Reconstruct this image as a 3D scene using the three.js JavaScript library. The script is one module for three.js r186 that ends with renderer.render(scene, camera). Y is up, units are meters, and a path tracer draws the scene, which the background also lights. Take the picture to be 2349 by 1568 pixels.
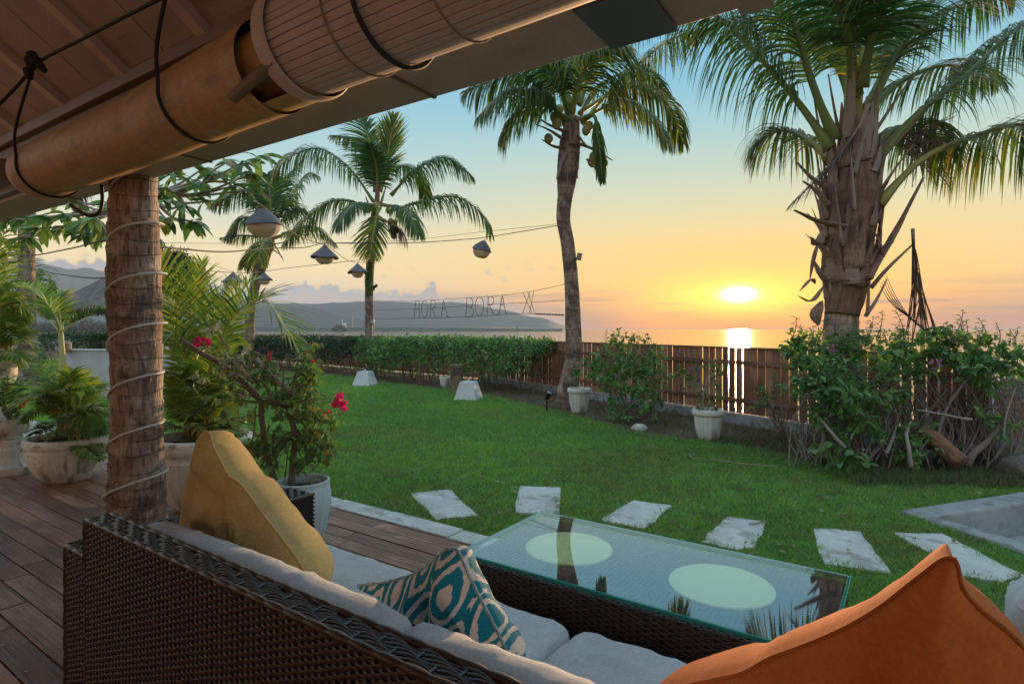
import * as THREE from 'three';
import { mergeGeometries, mergeVertices } from 'three/addons/utils/BufferGeometryUtils.js';
import { RoundedBoxGeometry } from 'three/addons/geometries/RoundedBoxGeometry.js';

// ---------- camera, sky, sun, exposure ----------
const V3 = THREE.Vector3, rad = THREE.MathUtils.degToRad, lerp = THREE.MathUtils.lerp, clamp = THREE.MathUtils.clamp, sstep = THREE.MathUtils.smoothstep;
const scene = new THREE.Scene();
const F = 1336, CX = 1174, HY = 754, EYE = 1.4, TH = rad(34.7), S = Math.sin(TH), C = Math.cos(TH);
const camera = new THREE.PerspectiveCamera(2 * Math.atan(784 / F) * 180 / Math.PI, 1024 / 683, 0.05, 12000);
camera.position.set(0, EYE, 0);
camera.lookAt(-S, EYE, -C);
camera.setViewOffset(1024, 683, 0, 13.1, 1024, 683);
const renderer = new THREE.WebGLRenderer();
renderer.toneMapping = THREE.LinearToneMapping;
renderer.toneMappingExposure = 1.6;
renderer.shadowMap.enabled = true;

// a point of the place from its bearing (u, v on a 2348-wide view) and its depth, or where it stands at height h
const cw = (x, z, y) => new V3(x * C - z * S, y, -(x * S + z * C));
const at = (u, v, z) => cw((u - CX) / F * z, z, EYE + (HY - v) / F * z);
const gnd = (u, v, h = 0) => at(u, v, F * (EYE - h) / (v - HY));
const depthOf = (p) => -p.x * S - p.z * C;

function rng(seed) { let s = seed | 0; return () => { s = (s + 0x6d2b79f5) | 0; let t = Math.imul(s ^ (s >>> 15), 1 | s); t = (t + Math.imul(t ^ (t >>> 7), 61 | t)) ^ t; return ((t ^ (t >>> 14)) >>> 0) / 4294967296; }; }
const NG = (() => { const r = rng(7), a = new Float32Array(65536); for (let i = 0; i < 65536; i++) a[i] = r(); return a; })();
function vnoise(x, y, px = 256, py = 256) {   // value noise with whole-number periods
  const ix = Math.floor(x), iy = Math.floor(y), fx = x - ix, fy = y - iy, sx = fx * fx * (3 - 2 * fx), sy = fy * fy * (3 - 2 * fy);
  const x0 = ((ix % px) + px) % px, x1 = (x0 + 1) % px, y0 = ((iy % py) + py) % py, y1 = (y0 + 1) % py;
  const g = (a, b) => NG[((a & 255) + (b & 255) * 256 + ((a >> 8) + (b >> 8)) * 517) & 65535];
  return lerp(lerp(g(x0, y0), g(x1, y0), sx), lerp(g(x0, y1), g(x1, y1), sx), sy);
}
function fbm(x, y, px = 256, py = 256, oct = 4) { let s = 0, a = 0.5, n = 0; for (let i = 0; i < oct; i++) { s += a * vnoise(x + i * 17 * 0, y, px, py); n += a; a *= 0.5; x *= 2; y *= 2; px *= 2; py *= 2; } return s / n; }
const n3 = (x, y, z) => (vnoise(x + 31.7, y + z * 0.71) + vnoise(y + 11.3, z - x * 0.37) + vnoise(z + 71.1, x + y * 0.53)) / 3;
const lin = (c) => (c <= 0.04045 ? c / 12.92 : Math.pow((c + 0.055) / 1.055, 2.4));
const enc = (c) => (c <= 0.0031308 ? c * 12.92 : 1.055 * Math.pow(c, 1 / 2.4) - 0.055);
const rgb = (r, g, b) => [lin(r / 255), lin(g / 255), lin(b / 255)];
const mix3 = (a, b, t) => [lerp(a[0], b[0], t), lerp(a[1], b[1], t), lerp(a[2], b[2], t)];

const SUN_AZ = 21.3, SUN_EL = 3.15;
{
  const W = 3072, H = 1536, data = new Float32Array(W * H * 4);
  const ramp = (st, e) => { for (let i = 1; i < st.length; i++) if (e <= st[i][0]) return mix3(st[i - 1][1], st[i][1], clamp((e - st[i - 1][0]) / (st[i][0] - st[i - 1][0]), 0, 1)); return st[st.length - 1][1]; };
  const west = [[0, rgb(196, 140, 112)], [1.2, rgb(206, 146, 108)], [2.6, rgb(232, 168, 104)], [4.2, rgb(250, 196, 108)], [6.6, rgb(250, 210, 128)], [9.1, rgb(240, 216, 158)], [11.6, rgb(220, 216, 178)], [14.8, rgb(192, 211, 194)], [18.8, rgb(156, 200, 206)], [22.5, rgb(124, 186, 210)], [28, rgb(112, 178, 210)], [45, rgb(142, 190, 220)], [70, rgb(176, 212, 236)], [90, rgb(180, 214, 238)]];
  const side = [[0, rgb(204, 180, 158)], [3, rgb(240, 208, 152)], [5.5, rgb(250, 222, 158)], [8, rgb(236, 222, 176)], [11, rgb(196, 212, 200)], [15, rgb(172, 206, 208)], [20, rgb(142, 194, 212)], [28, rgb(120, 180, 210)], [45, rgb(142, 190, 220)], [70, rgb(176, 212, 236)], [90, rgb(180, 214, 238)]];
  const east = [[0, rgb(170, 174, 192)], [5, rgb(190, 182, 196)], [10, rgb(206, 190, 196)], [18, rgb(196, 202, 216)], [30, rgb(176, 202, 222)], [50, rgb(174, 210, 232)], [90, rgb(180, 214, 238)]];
  const sd = (a) => { a = ((a + 540) % 360) - 180; return a; };
  for (let row = 0; row < H; row++) {
    const e = ((row + 0.5) / H - 0.5) * 180;
    for (let col = 0; col < W; col++) {
      const o = (row * W + col) * 4, ph = ((col + 0.5) / W - 0.5) * 2 * Math.PI, X = Math.cos(ph), Z = Math.sin(ph);
      const az = Math.atan2(X * C - Z * S, -X * S - Z * C) * 180 / Math.PI, da = sd(az - SUN_AZ), ee = Math.max(e, 0);
      let c;
      if (e < -1.5) c = [0.30, 0.30, 0.32];
      else {
        const ad = Math.abs(da);
        c = mix3(ramp(west, ee), ramp(side, ee), sstep(ad, 10, 46));
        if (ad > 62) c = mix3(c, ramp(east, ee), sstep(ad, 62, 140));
        if (ee < 32 && ad < 80) {
          const de = ee - SUN_EL;
          // dark haze along the horizon, thicker away from the sun
          const g1 = Math.exp(-((da / 11) ** 2) - ((de / 3.6) ** 2)), g2 = Math.exp(-((da / 5.2) ** 2) - ((de / 1.35) ** 2)), g3 = Math.exp(-((da / 1.75) ** 2) - ((de / 0.78) ** 2));
          c = mix3(c, [1.7, 0.80, 0.0], 0.9 * g1);
          const low = Math.exp(-((da / 16) ** 2)) * sstep(SUN_EL - ee, 0.8, 3.2);
          c = mix3(c, [1.0, 0.30, 0.03], 0.85 * low);
          { const q = Math.exp(-((ee / 8) ** 2)), w = q * Math.exp(-((da / 27) ** 2)); c = [c[0] * (1 + 0.14 * w), c[1] * (1 + 0.02 * w), c[2] * (1 - 0.82 * w)]; }
          const str = fbm(az * 0.12 + 5, ee * 3.1, 256, 256, 4), st = sstep(str, 0.5, 0.72) * Math.exp(-(((ee - 2.2) / 1.3) ** 2));
          c = mix3(c, [0.24, 0.14, 0.13], 0.75 * st * sstep(ad, 1, 9));
          const hz = Math.exp(-((ee / 2.3) ** 2)) * sstep(ad, 5, 20);
          c = mix3(c, az < SUN_AZ ? [0.17, 0.135, 0.16] : [0.40, 0.22, 0.17], (az < SUN_AZ ? 0.85 : 0.7) * hz);
          const lay = 0.75 + 0.5 * fbm(az * 0.1, ee * 4.0, 256, 256, 3);
          c = mix3(c, [2.2, 1.2, 0.0], clamp(g2 * lay * 1.0, 0, 1));
          const core = Math.max(0, g3 * lay), c2 = core * core;
          for (let k = 0; k < 3; k++) c[k] += [2.6, 1.7, 0.55][k] * core + [5, 5, 5][k] * c2 * core;
          // cumulus over the far hills
          if (az < 4 && ee < 8.5) {
            const T = (az < -30 ? lerp(4.1, 5.5, sstep(-az, 30, 36)) : lerp(3.75, 2.7, sstep(az, -14, 3))) + (fbm(az * 0.55 + 40, 3, 256, 256, 4) - 0.5) * 1.2 + (fbm(az * 2.1 + 9, 7, 256, 256, 3) - 0.5) * 0.7 + 1.1 * Math.exp(-(((az + 7.9) / 0.75) ** 2)) + 0.5 * Math.exp(-(((az + 18) / 1.4) ** 2));
            const edge = T + (fbm(az * 2.2, ee * 3.6, 256, 256, 4) - 0.5) * 1.3, m = sstep(edge - ee, 0, 0.3) * sstep(-az, -4, 4);
            const body = mix3([0.04, 0.075, 0.12], [0.13, 0.10, 0.115], sstep(az, -30, 0) * 0.6);
            const bil = fbm(az * 1.6 + 3, ee * 2.6 + 8, 256, 256, 4), tip = sstep(edge - ee, 0.75, 0.1);
            let cl = mix3(body, [0.60, 0.42, 0.34], clamp(tip * 0.5 + (bil - 0.5) * 0.7, 0, 0.7));
            c = mix3(c, cl, m * 0.97);
            const puff = sstep(fbm(az * 1.3 + 70, ee * 2.4 + 3, 256, 256, 4), 0.66, 0.8) * Math.exp(-(((ee - 5.3) / 0.9) ** 2));
            c = mix3(c, [0.5, 0.4, 0.36], puff * 0.55);
          }
        }
      }
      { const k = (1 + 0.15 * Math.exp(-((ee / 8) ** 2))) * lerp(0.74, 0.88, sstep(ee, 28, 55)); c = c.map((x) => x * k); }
      data[o] = c[0]; data[o + 1] = c[1]; data[o + 2] = c[2]; data[o + 3] = 1;
    }
  }
  const t = new THREE.DataTexture(data, W, H, THREE.RGBAFormat, THREE.FloatType);
  t.mapping = THREE.EquirectangularReflectionMapping; t.magFilter = THREE.LinearFilter; t.needsUpdate = true;
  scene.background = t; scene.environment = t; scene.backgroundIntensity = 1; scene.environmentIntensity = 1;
}
const sun = new THREE.DirectionalLight(new THREE.Color().setRGB(1.0, 0.60, 0.30), 5);
{ const a = rad(SUN_AZ), e = rad(SUN_EL), d = cw(Math.sin(a) * Math.cos(e), Math.cos(a) * Math.cos(e), Math.sin(e)); sun.position.copy(d.multiplyScalar(60)); }
sun.castShadow = true; sun.shadow.radius = 3; sun.shadow.mapSize.set(4096, 4096);
Object.assign(sun.shadow.camera, { left: -25, right: 25, top: 15, bottom: -15, near: 1, far: 120 });
scene.add(sun); scene.add(sun.target);

// ---------- helpers ----------
const used = new Map();
function numbered(n) { const k = used.get(n) ?? 0; used.set(n, k + 1); return k ? n + '_' + String(k).padStart(3, '0') : n; }
const origin = new WeakMap();
function tag(o, label, category, group, kind) { if (label) o.userData.label = label; if (category) o.userData.category = category; if (group) o.userData.group = group; if (kind) o.userData.kind = kind; return o; }
function thing(name, label, category, pos, group, turn = 0) {
  const o = new THREE.Group(); o.name = numbered(name); scene.add(o);
  if (pos) o.position.copy(pos); o.rotation.y = turn;
  return tag(o, label, category, group);
}
// a part; its geometry is given in world axes unless local is set (things that are turned or copied are built in their own axes)
function part(parent, name, geo, mat, local = false, kind) {
  if (Array.isArray(geo)) geo = join(geo);
  if (!local && parent.isObject3D && parent !== scene) { const p = new V3(); parent.updateWorldMatrix(true, false); parent.getWorldPosition(p); geo.translate(-p.x, -p.y, -p.z); }
  const m = new THREE.Mesh(geo, mat); m.name = parent === scene ? numbered(name) : name; parent.add(m);
  if (kind) m.userData.kind = kind;
  return m;
}
function struct(name, geo, mat) { const m = part(scene, name, geo, mat, true); m.userData.kind = 'structure'; return m; }
function join(list) {
  const all = list.map((g) => (g.index ? g.toNonIndexed() : g));
  const keys = ['position', 'normal', 'uv', 'color'].filter((k) => all.some((g) => g.attributes[k]));
  for (const g of all) {
    const n = g.attributes.position.count;
    for (const k of Object.keys(g.attributes)) if (!keys.includes(k)) g.deleteAttribute(k);
    if (keys.includes('uv') && !g.attributes.uv) g.setAttribute('uv', new THREE.BufferAttribute(new Float32Array(n * 2), 2));
    if (keys.includes('normal') && !g.attributes.normal) g.computeVertexNormals();
    if (keys.includes('color') && !g.attributes.color) g.setAttribute('color', new THREE.BufferAttribute(new Float32Array(n * 3).fill(1), 3));
  }
  return all.length === 1 ? all[0] : mergeGeometries(all);
}
// uv in metres from the face directions
function metric(g, ox = 0, oy = 0, turn = false) {
  if (g.index) g = g.toNonIndexed();
  const p = g.attributes.position, n = g.attributes.normal, uv = new Float32Array(p.count * 2);
  for (let i = 0; i < p.count; i += 3) {
    const ax = Math.abs(n.getX(i) + n.getX(i + 1) + n.getX(i + 2)), ay = Math.abs(n.getY(i) + n.getY(i + 1) + n.getY(i + 2)), az = Math.abs(n.getZ(i) + n.getZ(i + 1) + n.getZ(i + 2));
    for (let j = i; j < i + 3; j++) {
      const x = p.getX(j), y = p.getY(j), z = p.getZ(j);
      let a = ay >= ax && ay >= az ? [x, z] : ax >= az ? [z, y] : [x, y];
      if (turn) a = [a[1], a[0]];
      uv[j * 2] = a[0] + ox; uv[j * 2 + 1] = a[1] + oy;
    }
  }
  g.setAttribute('uv', new THREE.BufferAttribute(uv, 2));
  return g;
}
const box = (w, h, d, x = 0, y = 0, z = 0, r = 0) => metric((r ? new RoundedBoxGeometry(w, h, d, 1, r) : new THREE.BoxGeometry(w, h, d)).translate(x, y, z));
// a round or flattened body swept along points; radius(t, angle) in metres
function tube(pts, radius, seg = 24, round = 10, { cap = true, flat = 1, straight = false, up = null } = {}) {
  const curve = pts.length === 2 || straight ? null : new THREE.CatmullRomCurve3(pts, false, 'centripetal');
  const path = straight && pts.length > 2 ? (() => { const c = new THREE.CurvePath(); for (let i = 1; i < pts.length; i++) c.add(new THREE.LineCurve3(pts[i - 1], pts[i])); return c; })() : curve ?? new THREE.LineCurve3(pts[0], pts[1]);
  const rf = typeof radius === 'function' ? radius : () => radius, pos = [], uv = [], idx = [], len = path.getLength();
  let nrm = null;
  for (let i = 0; i <= seg; i++) {
    const t = i / seg, p = path.getPointAt(t), tan = path.getTangentAt(t).normalize();
    if (up) nrm = up.clone().addScaledVector(tan, -up.dot(tan)).normalize();
    else if (!nrm) { nrm = Math.abs(tan.y) < 0.9 ? new V3(0, 1, 0) : new V3(1, 0, 0); nrm.addScaledVector(tan, -nrm.dot(tan)).normalize(); }
    else nrm.addScaledVector(tan, -nrm.dot(tan)).normalize();
    const bin = new V3().crossVectors(tan, nrm);
    for (let j = 0; j <= round; j++) {
      const a = (j % round) / round * Math.PI * 2, r = rf(t, a);
      const q = p.clone().addScaledVector(bin, Math.cos(a) * r).addScaledVector(nrm, Math.sin(a) * r * flat);
      pos.push(q.x, q.y, q.z); uv.push(j / round * 2 * Math.PI * Math.max(rf(0.5, 0), 0.002), t * len);
    }
  }
  for (let i = 0; i < seg; i++) for (let j = 0; j < round; j++) { const a = i * (round + 1) + j, b = a + round + 1; idx.push(a, b, a + 1, b, b + 1, a + 1); }
  if (cap) for (const [row, flip] of [[0, 0], [seg, 1]]) {
    const c = pos.length / 3, p = path.getPointAt(row / seg); pos.push(p.x, p.y, p.z); uv.push(0, 0);
    for (let j = 0; j < round; j++) { const a = row * (round + 1) + j; flip ? idx.push(c, a + 1, a) : idx.push(c, a, a + 1); }
  }
  const g = new THREE.BufferGeometry();
  g.setAttribute('position', new THREE.Float32BufferAttribute(pos, 3)); g.setAttribute('uv', new THREE.Float32BufferAttribute(uv, 2)); g.setIndex(idx);
  g.computeVertexNormals();
  { const n = g.attributes.normal; for (let i = 0; i <= seg; i++) { const a = i * (round + 1), b = a + round, v = new V3(n.getX(a) + n.getX(b), n.getY(a) + n.getY(b), n.getZ(a) + n.getZ(b)).normalize(); n.setXYZ(a, v.x, v.y, v.z); n.setXYZ(b, v.x, v.y, v.z); } }
  return g;
}
const line = (pts, r = 0.004, seg = 30, round = 5) => tube(pts, r, seg, round, { cap: true });
function lathe(prof, seg = 40, wob = 0, seed = 0) {
  const g = new THREE.LatheGeometry(prof.map(([x, y]) => new THREE.Vector2(Math.max(x, 0.0005), y)), seg);
  const p = g.attributes.position, uv = g.attributes.uv; let rm = 0; for (const q of prof) rm = Math.max(rm, q[0]);
  for (let i = 0; i < p.count; i++) {
    if (wob) { const x = p.getX(i), y = p.getY(i), z = p.getZ(i), k = 1 + wob * (n3(x * 9 + seed, y * 9, z * 9 + seed) - 0.5); p.setXYZ(i, x * k, y, z * k); }
    uv.setXY(i, uv.getX(i) * 2 * Math.PI * rm, uv.getY(i) * (Math.abs(prof[0][1] - prof[prof.length - 1][1]) + rm));
  }
  g.computeVertexNormals();
  { const n = g.attributes.normal, m = prof.length; for (let j = 0; j < m; j++) { const a = j, b = seg * m + j, v = new V3(n.getX(a) + n.getX(b), n.getY(a) + n.getY(b), n.getZ(a) + n.getZ(b)).normalize(); n.setXYZ(a, v.x, v.y, v.z); n.setXYZ(b, v.x, v.y, v.z); } }
  return g;
}
// smooth a profile by rounding it
const prof = (pts, n = 40) => { const c = new THREE.CatmullRomCurve3(pts.map(([x, y]) => new V3(x, y, 0)), false, 'centripetal'); return c.getPoints(n).map((p) => [p.x, p.y]); };

// ---------- textures and materials ----------
function tex(w, h, fn, wm, hm, srgb = true) {
  const d = new Uint8Array(w * h * 4);
  for (let y = 0; y < h; y++) for (let x = 0; x < w; x++) {
    const c = fn(x / w, y / h), o = (y * w + x) * 4;
    for (let k = 0; k < 3; k++) { const v = typeof c === 'number' ? c : c[k]; d[o + k] = Math.round(255 * clamp(srgb ? enc(Math.max(v, 0)) : v, 0, 1)); }
    d[o + 3] = 255;
  }
  const t = new THREE.DataTexture(d, w, h); t.wrapS = t.wrapT = THREE.RepeatWrapping; t.magFilter = THREE.LinearFilter; t.minFilter = THREE.LinearFilter;
  if (srgb) t.colorSpace = THREE.SRGBColorSpace; t.repeat.set(1 / wm, 1 / hm); t.needsUpdate = true; return t;
}
const grey = (w, h, fn, wm, hm) => tex(w, h, fn, wm, hm, false);
function mat(color, rough = 0.8, o = {}) {
  const m = new (o.phys ? THREE.MeshPhysicalMaterial : THREE.MeshStandardMaterial)({ roughness: rough, side: THREE.DoubleSide });
  const { phys, ...rest } = o; Object.assign(m, rest);
  m.color.setRGB(...color); return m;
}
const leafMat = (color, tr = 0.45, rough = 0.85) => { const m = mat(color, rough, { phys: true, transmission: tr, thickness: 0, vertexColors: true }); return m; };
const ridgeN = (v) => 1 - Math.abs(2 * v - 1);

const woodC = tex(1024, 512, (u, v) => { const w = fbm(u * 3, v * 5, 3, 5, 3) * 0.6, g = fbm(u * 6, (v + w * 0.05) * 90, 6, 90, 3), p = fbm(u * 8, v * 4, 8, 4, 4), k = 0.55 + 0.75 * g; const c = mix3([0.235, 0.10, 0.055], [0.40, 0.20, 0.125], sstep(p, 0.35, 0.7)); const crack = sstep(fbm(u * 5, v * 120, 5, 120, 2), 0.72, 0.8) * 0.6; return c.map((x) => x * k * (1 - crack)); }, 2.4, 0.62);
const woodB = grey(1024, 512, (u, v) => { const w = fbm(u * 3, v * 5, 3, 5, 3) * 0.6; return 0.6 * fbm(u * 6, (v + w * 0.05) * 90, 6, 90, 3) + 0.4 * (1 - sstep(fbm(u * 5, v * 120, 5, 120, 2), 0.72, 0.8)); }, 2.4, 0.62);
const stoneC = tex(512, 512, (u, v) => { const a = fbm(u * 4, v * 4, 4, 4, 5), b = fbm(u * 22, v * 22, 22, 22, 4), s = sstep(fbm(u * 9 + 3, v * 9, 9, 9, 4), 0.56, 0.74); const c = mix3([0.52, 0.49, 0.43], [0.66, 0.63, 0.58], a); return mix3(c.map((x) => x * (0.8 + 0.4 * b)), [0.2, 0.17, 0.13], s * 0.5); }, 1.1, 1.1);
const stoneB = grey(512, 512, (u, v) => 0.5 * fbm(u * 6, v * 6, 6, 6, 5) + 0.5 * fbm(u * 40, v * 40, 40, 40, 3), 1.1, 1.1);
const plasterC = tex(512, 512, (u, v) => { const a = fbm(u * 5, v * 5, 5, 5, 5), st = fbm(u * 40, v * 5, 40, 5, 4), m = sstep(fbm(u * 10 + 9, v * 10, 10, 10, 5), 0.55, 0.68) * sstep(fbm(u * 3, v * 3 + 5, 3, 3, 3), 0.42, 0.6); const c = mix3([0.62, 0.60, 0.55], [0.78, 0.77, 0.74], a); return mix3(c.map((x) => x * (0.75 + 0.45 * st)), [0.13, 0.12, 0.075], m * (0.35 + 0.6 * st)); }, 0.9, 0.9);
const plasterB = grey(512, 512, (u, v) => 0.55 * fbm(u * 12, v * 60, 12, 60, 3) + 0.45 * fbm(u * 18, v * 18, 18, 18, 4), 0.9, 0.9);
const barkC = tex(512, 1024, (u, v) => { const wob = (fbm(u * 4, v * 10, 4, 10, 3) - 0.5) * 0.03, ring = ridgeN((((v + wob) * 13) % 1 + 1) % 1), fib = fbm(u * 60, v * 18, 60, 18, 3), big = fbm(u * 4 + 2, v * 9, 4, 9, 4), hole = sstep(fbm(u * 9 + 4, v * 14, 9, 14, 4), 0.64, 0.70); let c = mix3([0.22, 0.155, 0.115], [0.46, 0.36, 0.29], clamp(big * 1.5 - 0.3, 0, 1)); const blot = sstep(fbm(u * 5 + 7, v * 8, 5, 8, 5), 0.42, 0.62); c = c.map((x) => x * (0.40 + 1.0 * fib) * (0.80 + 0.25 * sstep(ring, 0.05, 0.35)) * (1 - 0.5 * blot)); return mix3(c, [0.035, 0.025, 0.02], hole * 0.45); }, 1.1, 1.6);
const barkB = grey(512, 1024, (u, v) => { const wob = (fbm(u * 4, v * 10, 4, 10, 3) - 0.5) * 0.03, ring = (((v + wob) * 13) % 1 + 1) % 1; return 0.4 * ring + 0.4 * fbm(u * 60, v * 18, 60, 18, 3) + 0.2 * (1 - sstep(fbm(u * 9 + 4, v * 14, 9, 14, 4), 0.66, 0.74)); }, 1.1, 1.6);
const ringAt = (u, v) => { const w = (fbm(u * 3, v * 7, 3, 7, 3) - 0.5) * 0.9 + 0.25 * Math.sin(u * 6.283); const q = v * 13 + w; return ((q % 1) + 1) % 1; };
const postC = tex(1024, 1024, (u, v) => { const ring = ringAt(u, v), fib = fbm(u * 110, v * 26, 110, 26, 3), big = fbm(u * 5 + 2, v * 7, 5, 7, 5), crack = sstep(fbm(u * 46, v * 15, 46, 15, 2), 0.66, 0.72), chip = sstep(fbm(u * 6 + 4, v * 9, 6, 9, 6), 0.59, 0.65), pale = sstep(fbm(u * 8 + 1, v * 10 + 6, 8, 10, 4), 0.52, 0.66); let c = mix3([0.17, 0.115, 0.085], [0.36, 0.275, 0.22], clamp(big * 2.2 - 0.6, 0, 1)); c = mix3(c, [0.47, 0.41, 0.36], pale * 0.5).map((x) => x * (0.45 + 1.0 * fib) * (1 - 0.5 * sstep(0.11 - ring, 0, 0.06) * sstep(fbm(u * 12, v * 6, 12, 6, 3), 0.38, 0.6))); c = mix3(c, [0.045, 0.03, 0.022], crack * 0.45); return mix3(c, [0.06, 0.04, 0.03], chip * 0.55); }, 1.1, 1.3);
const postB = grey(1024, 1024, (u, v) => { const ring = ringAt(u, v); return 0.42 * (ring < 0.07 ? 0 : 0.35 + 0.65 * ring) + 0.28 * fbm(u * 110, v * 26, 110, 26, 3) + 0.3 * (1 - sstep(fbm(u * 46, v * 15, 46, 15, 2), 0.64, 0.72)) * (1 - 0.6 * sstep(fbm(u * 6 + 4, v * 9, 6, 9, 6), 0.59, 0.65)); }, 1.1, 1.3);
const clothB = grey(256, 256, (u, v) => 0.5 + 0.22 * Math.sin(u * Math.PI * 2 * 32) + 0.22 * Math.sin(v * Math.PI * 2 * 32) + 0.12 * (fbm(u * 40, v * 40, 40, 40, 2) - 0.5), 0.06, 0.06);
const clothC = tex(512, 512, (u, v) => { const a = fbm(u * 5, v * 5, 5, 5, 4), f = fbm(u * 90, v * 90, 90, 90, 2); return (0.86 + 0.2 * (a - 0.5)) * (0.86 + 0.28 * f); }, 0.5, 0.5);
const canvasC = tex(512, 512, (u, v) => { const a = fbm(u * 3, v * 6, 3, 6, 5), f = fbm(u * 120, v * 20, 120, 20, 2), g = fbm(u * 20, v * 120, 20, 120, 2), d = sstep(fbm(u * 14, v * 7, 14, 7, 4), 0.6, 0.8); return mix3([0.58, 0.33, 0.13], [0.72, 0.45, 0.21], a).map((x) => x * (0.72 + 0.3 * f + 0.3 * g) * (1 - 0.25 * d)); }, 0.9, 0.9);
const thatchC = tex(512, 512, (u, v) => { const a = fbm(u * 110, v * 9, 110, 9, 3), b = fbm(u * 8, v * 14, 8, 14, 4); return mix3([0.11, 0.085, 0.07], [0.32, 0.26, 0.22], clamp(a * 1.3 - 0.2, 0, 1)).map((x) => x * (0.55 + 0.9 * b)); }, 1.5, 1.5);
const thatchB = grey(512, 512, (u, v) => 0.6 * fbm(u * 110, v * 9, 110, 9, 3) + 0.4 * fbm(u * 8, v * 14, 8, 14, 4), 1.5, 1.5);
const soilC = tex(512, 512, (u, v) => { const a = fbm(u * 6, v * 6, 6, 6, 5), b = fbm(u * 60, v * 60, 60, 60, 3); return mix3([0.07, 0.045, 0.028], [0.19, 0.125, 0.075], a).map((x) => x * (0.5 + b)); }, 1.6, 1.6);
const lawnC = tex(512, 512, (u, v) => { const a = fbm(u * 4, v * 4, 4, 4, 4), b = fbm(u * 70, v * 70, 70, 70, 3); return mix3([0.045, 0.11, 0.02], [0.08, 0.18, 0.03], a).map((x) => x * (0.45 + 1.0 * b)); }, 2.6, 2.6);
const mottle = grey(256, 256, (u, v) => fbm(u * 16, v * 16, 16, 16, 4), 0.5, 0.5);
const waveB = grey(1024, 1024, (u, v) => 0.55 * fbm(u * 14, v * 22, 14, 22, 4) + 0.3 * ridgeN(fbm(u * 9, v * 16, 9, 16, 3)) + 0.15 * fbm(u * 60, v * 90, 60, 90, 2), 24, 24);

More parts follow.
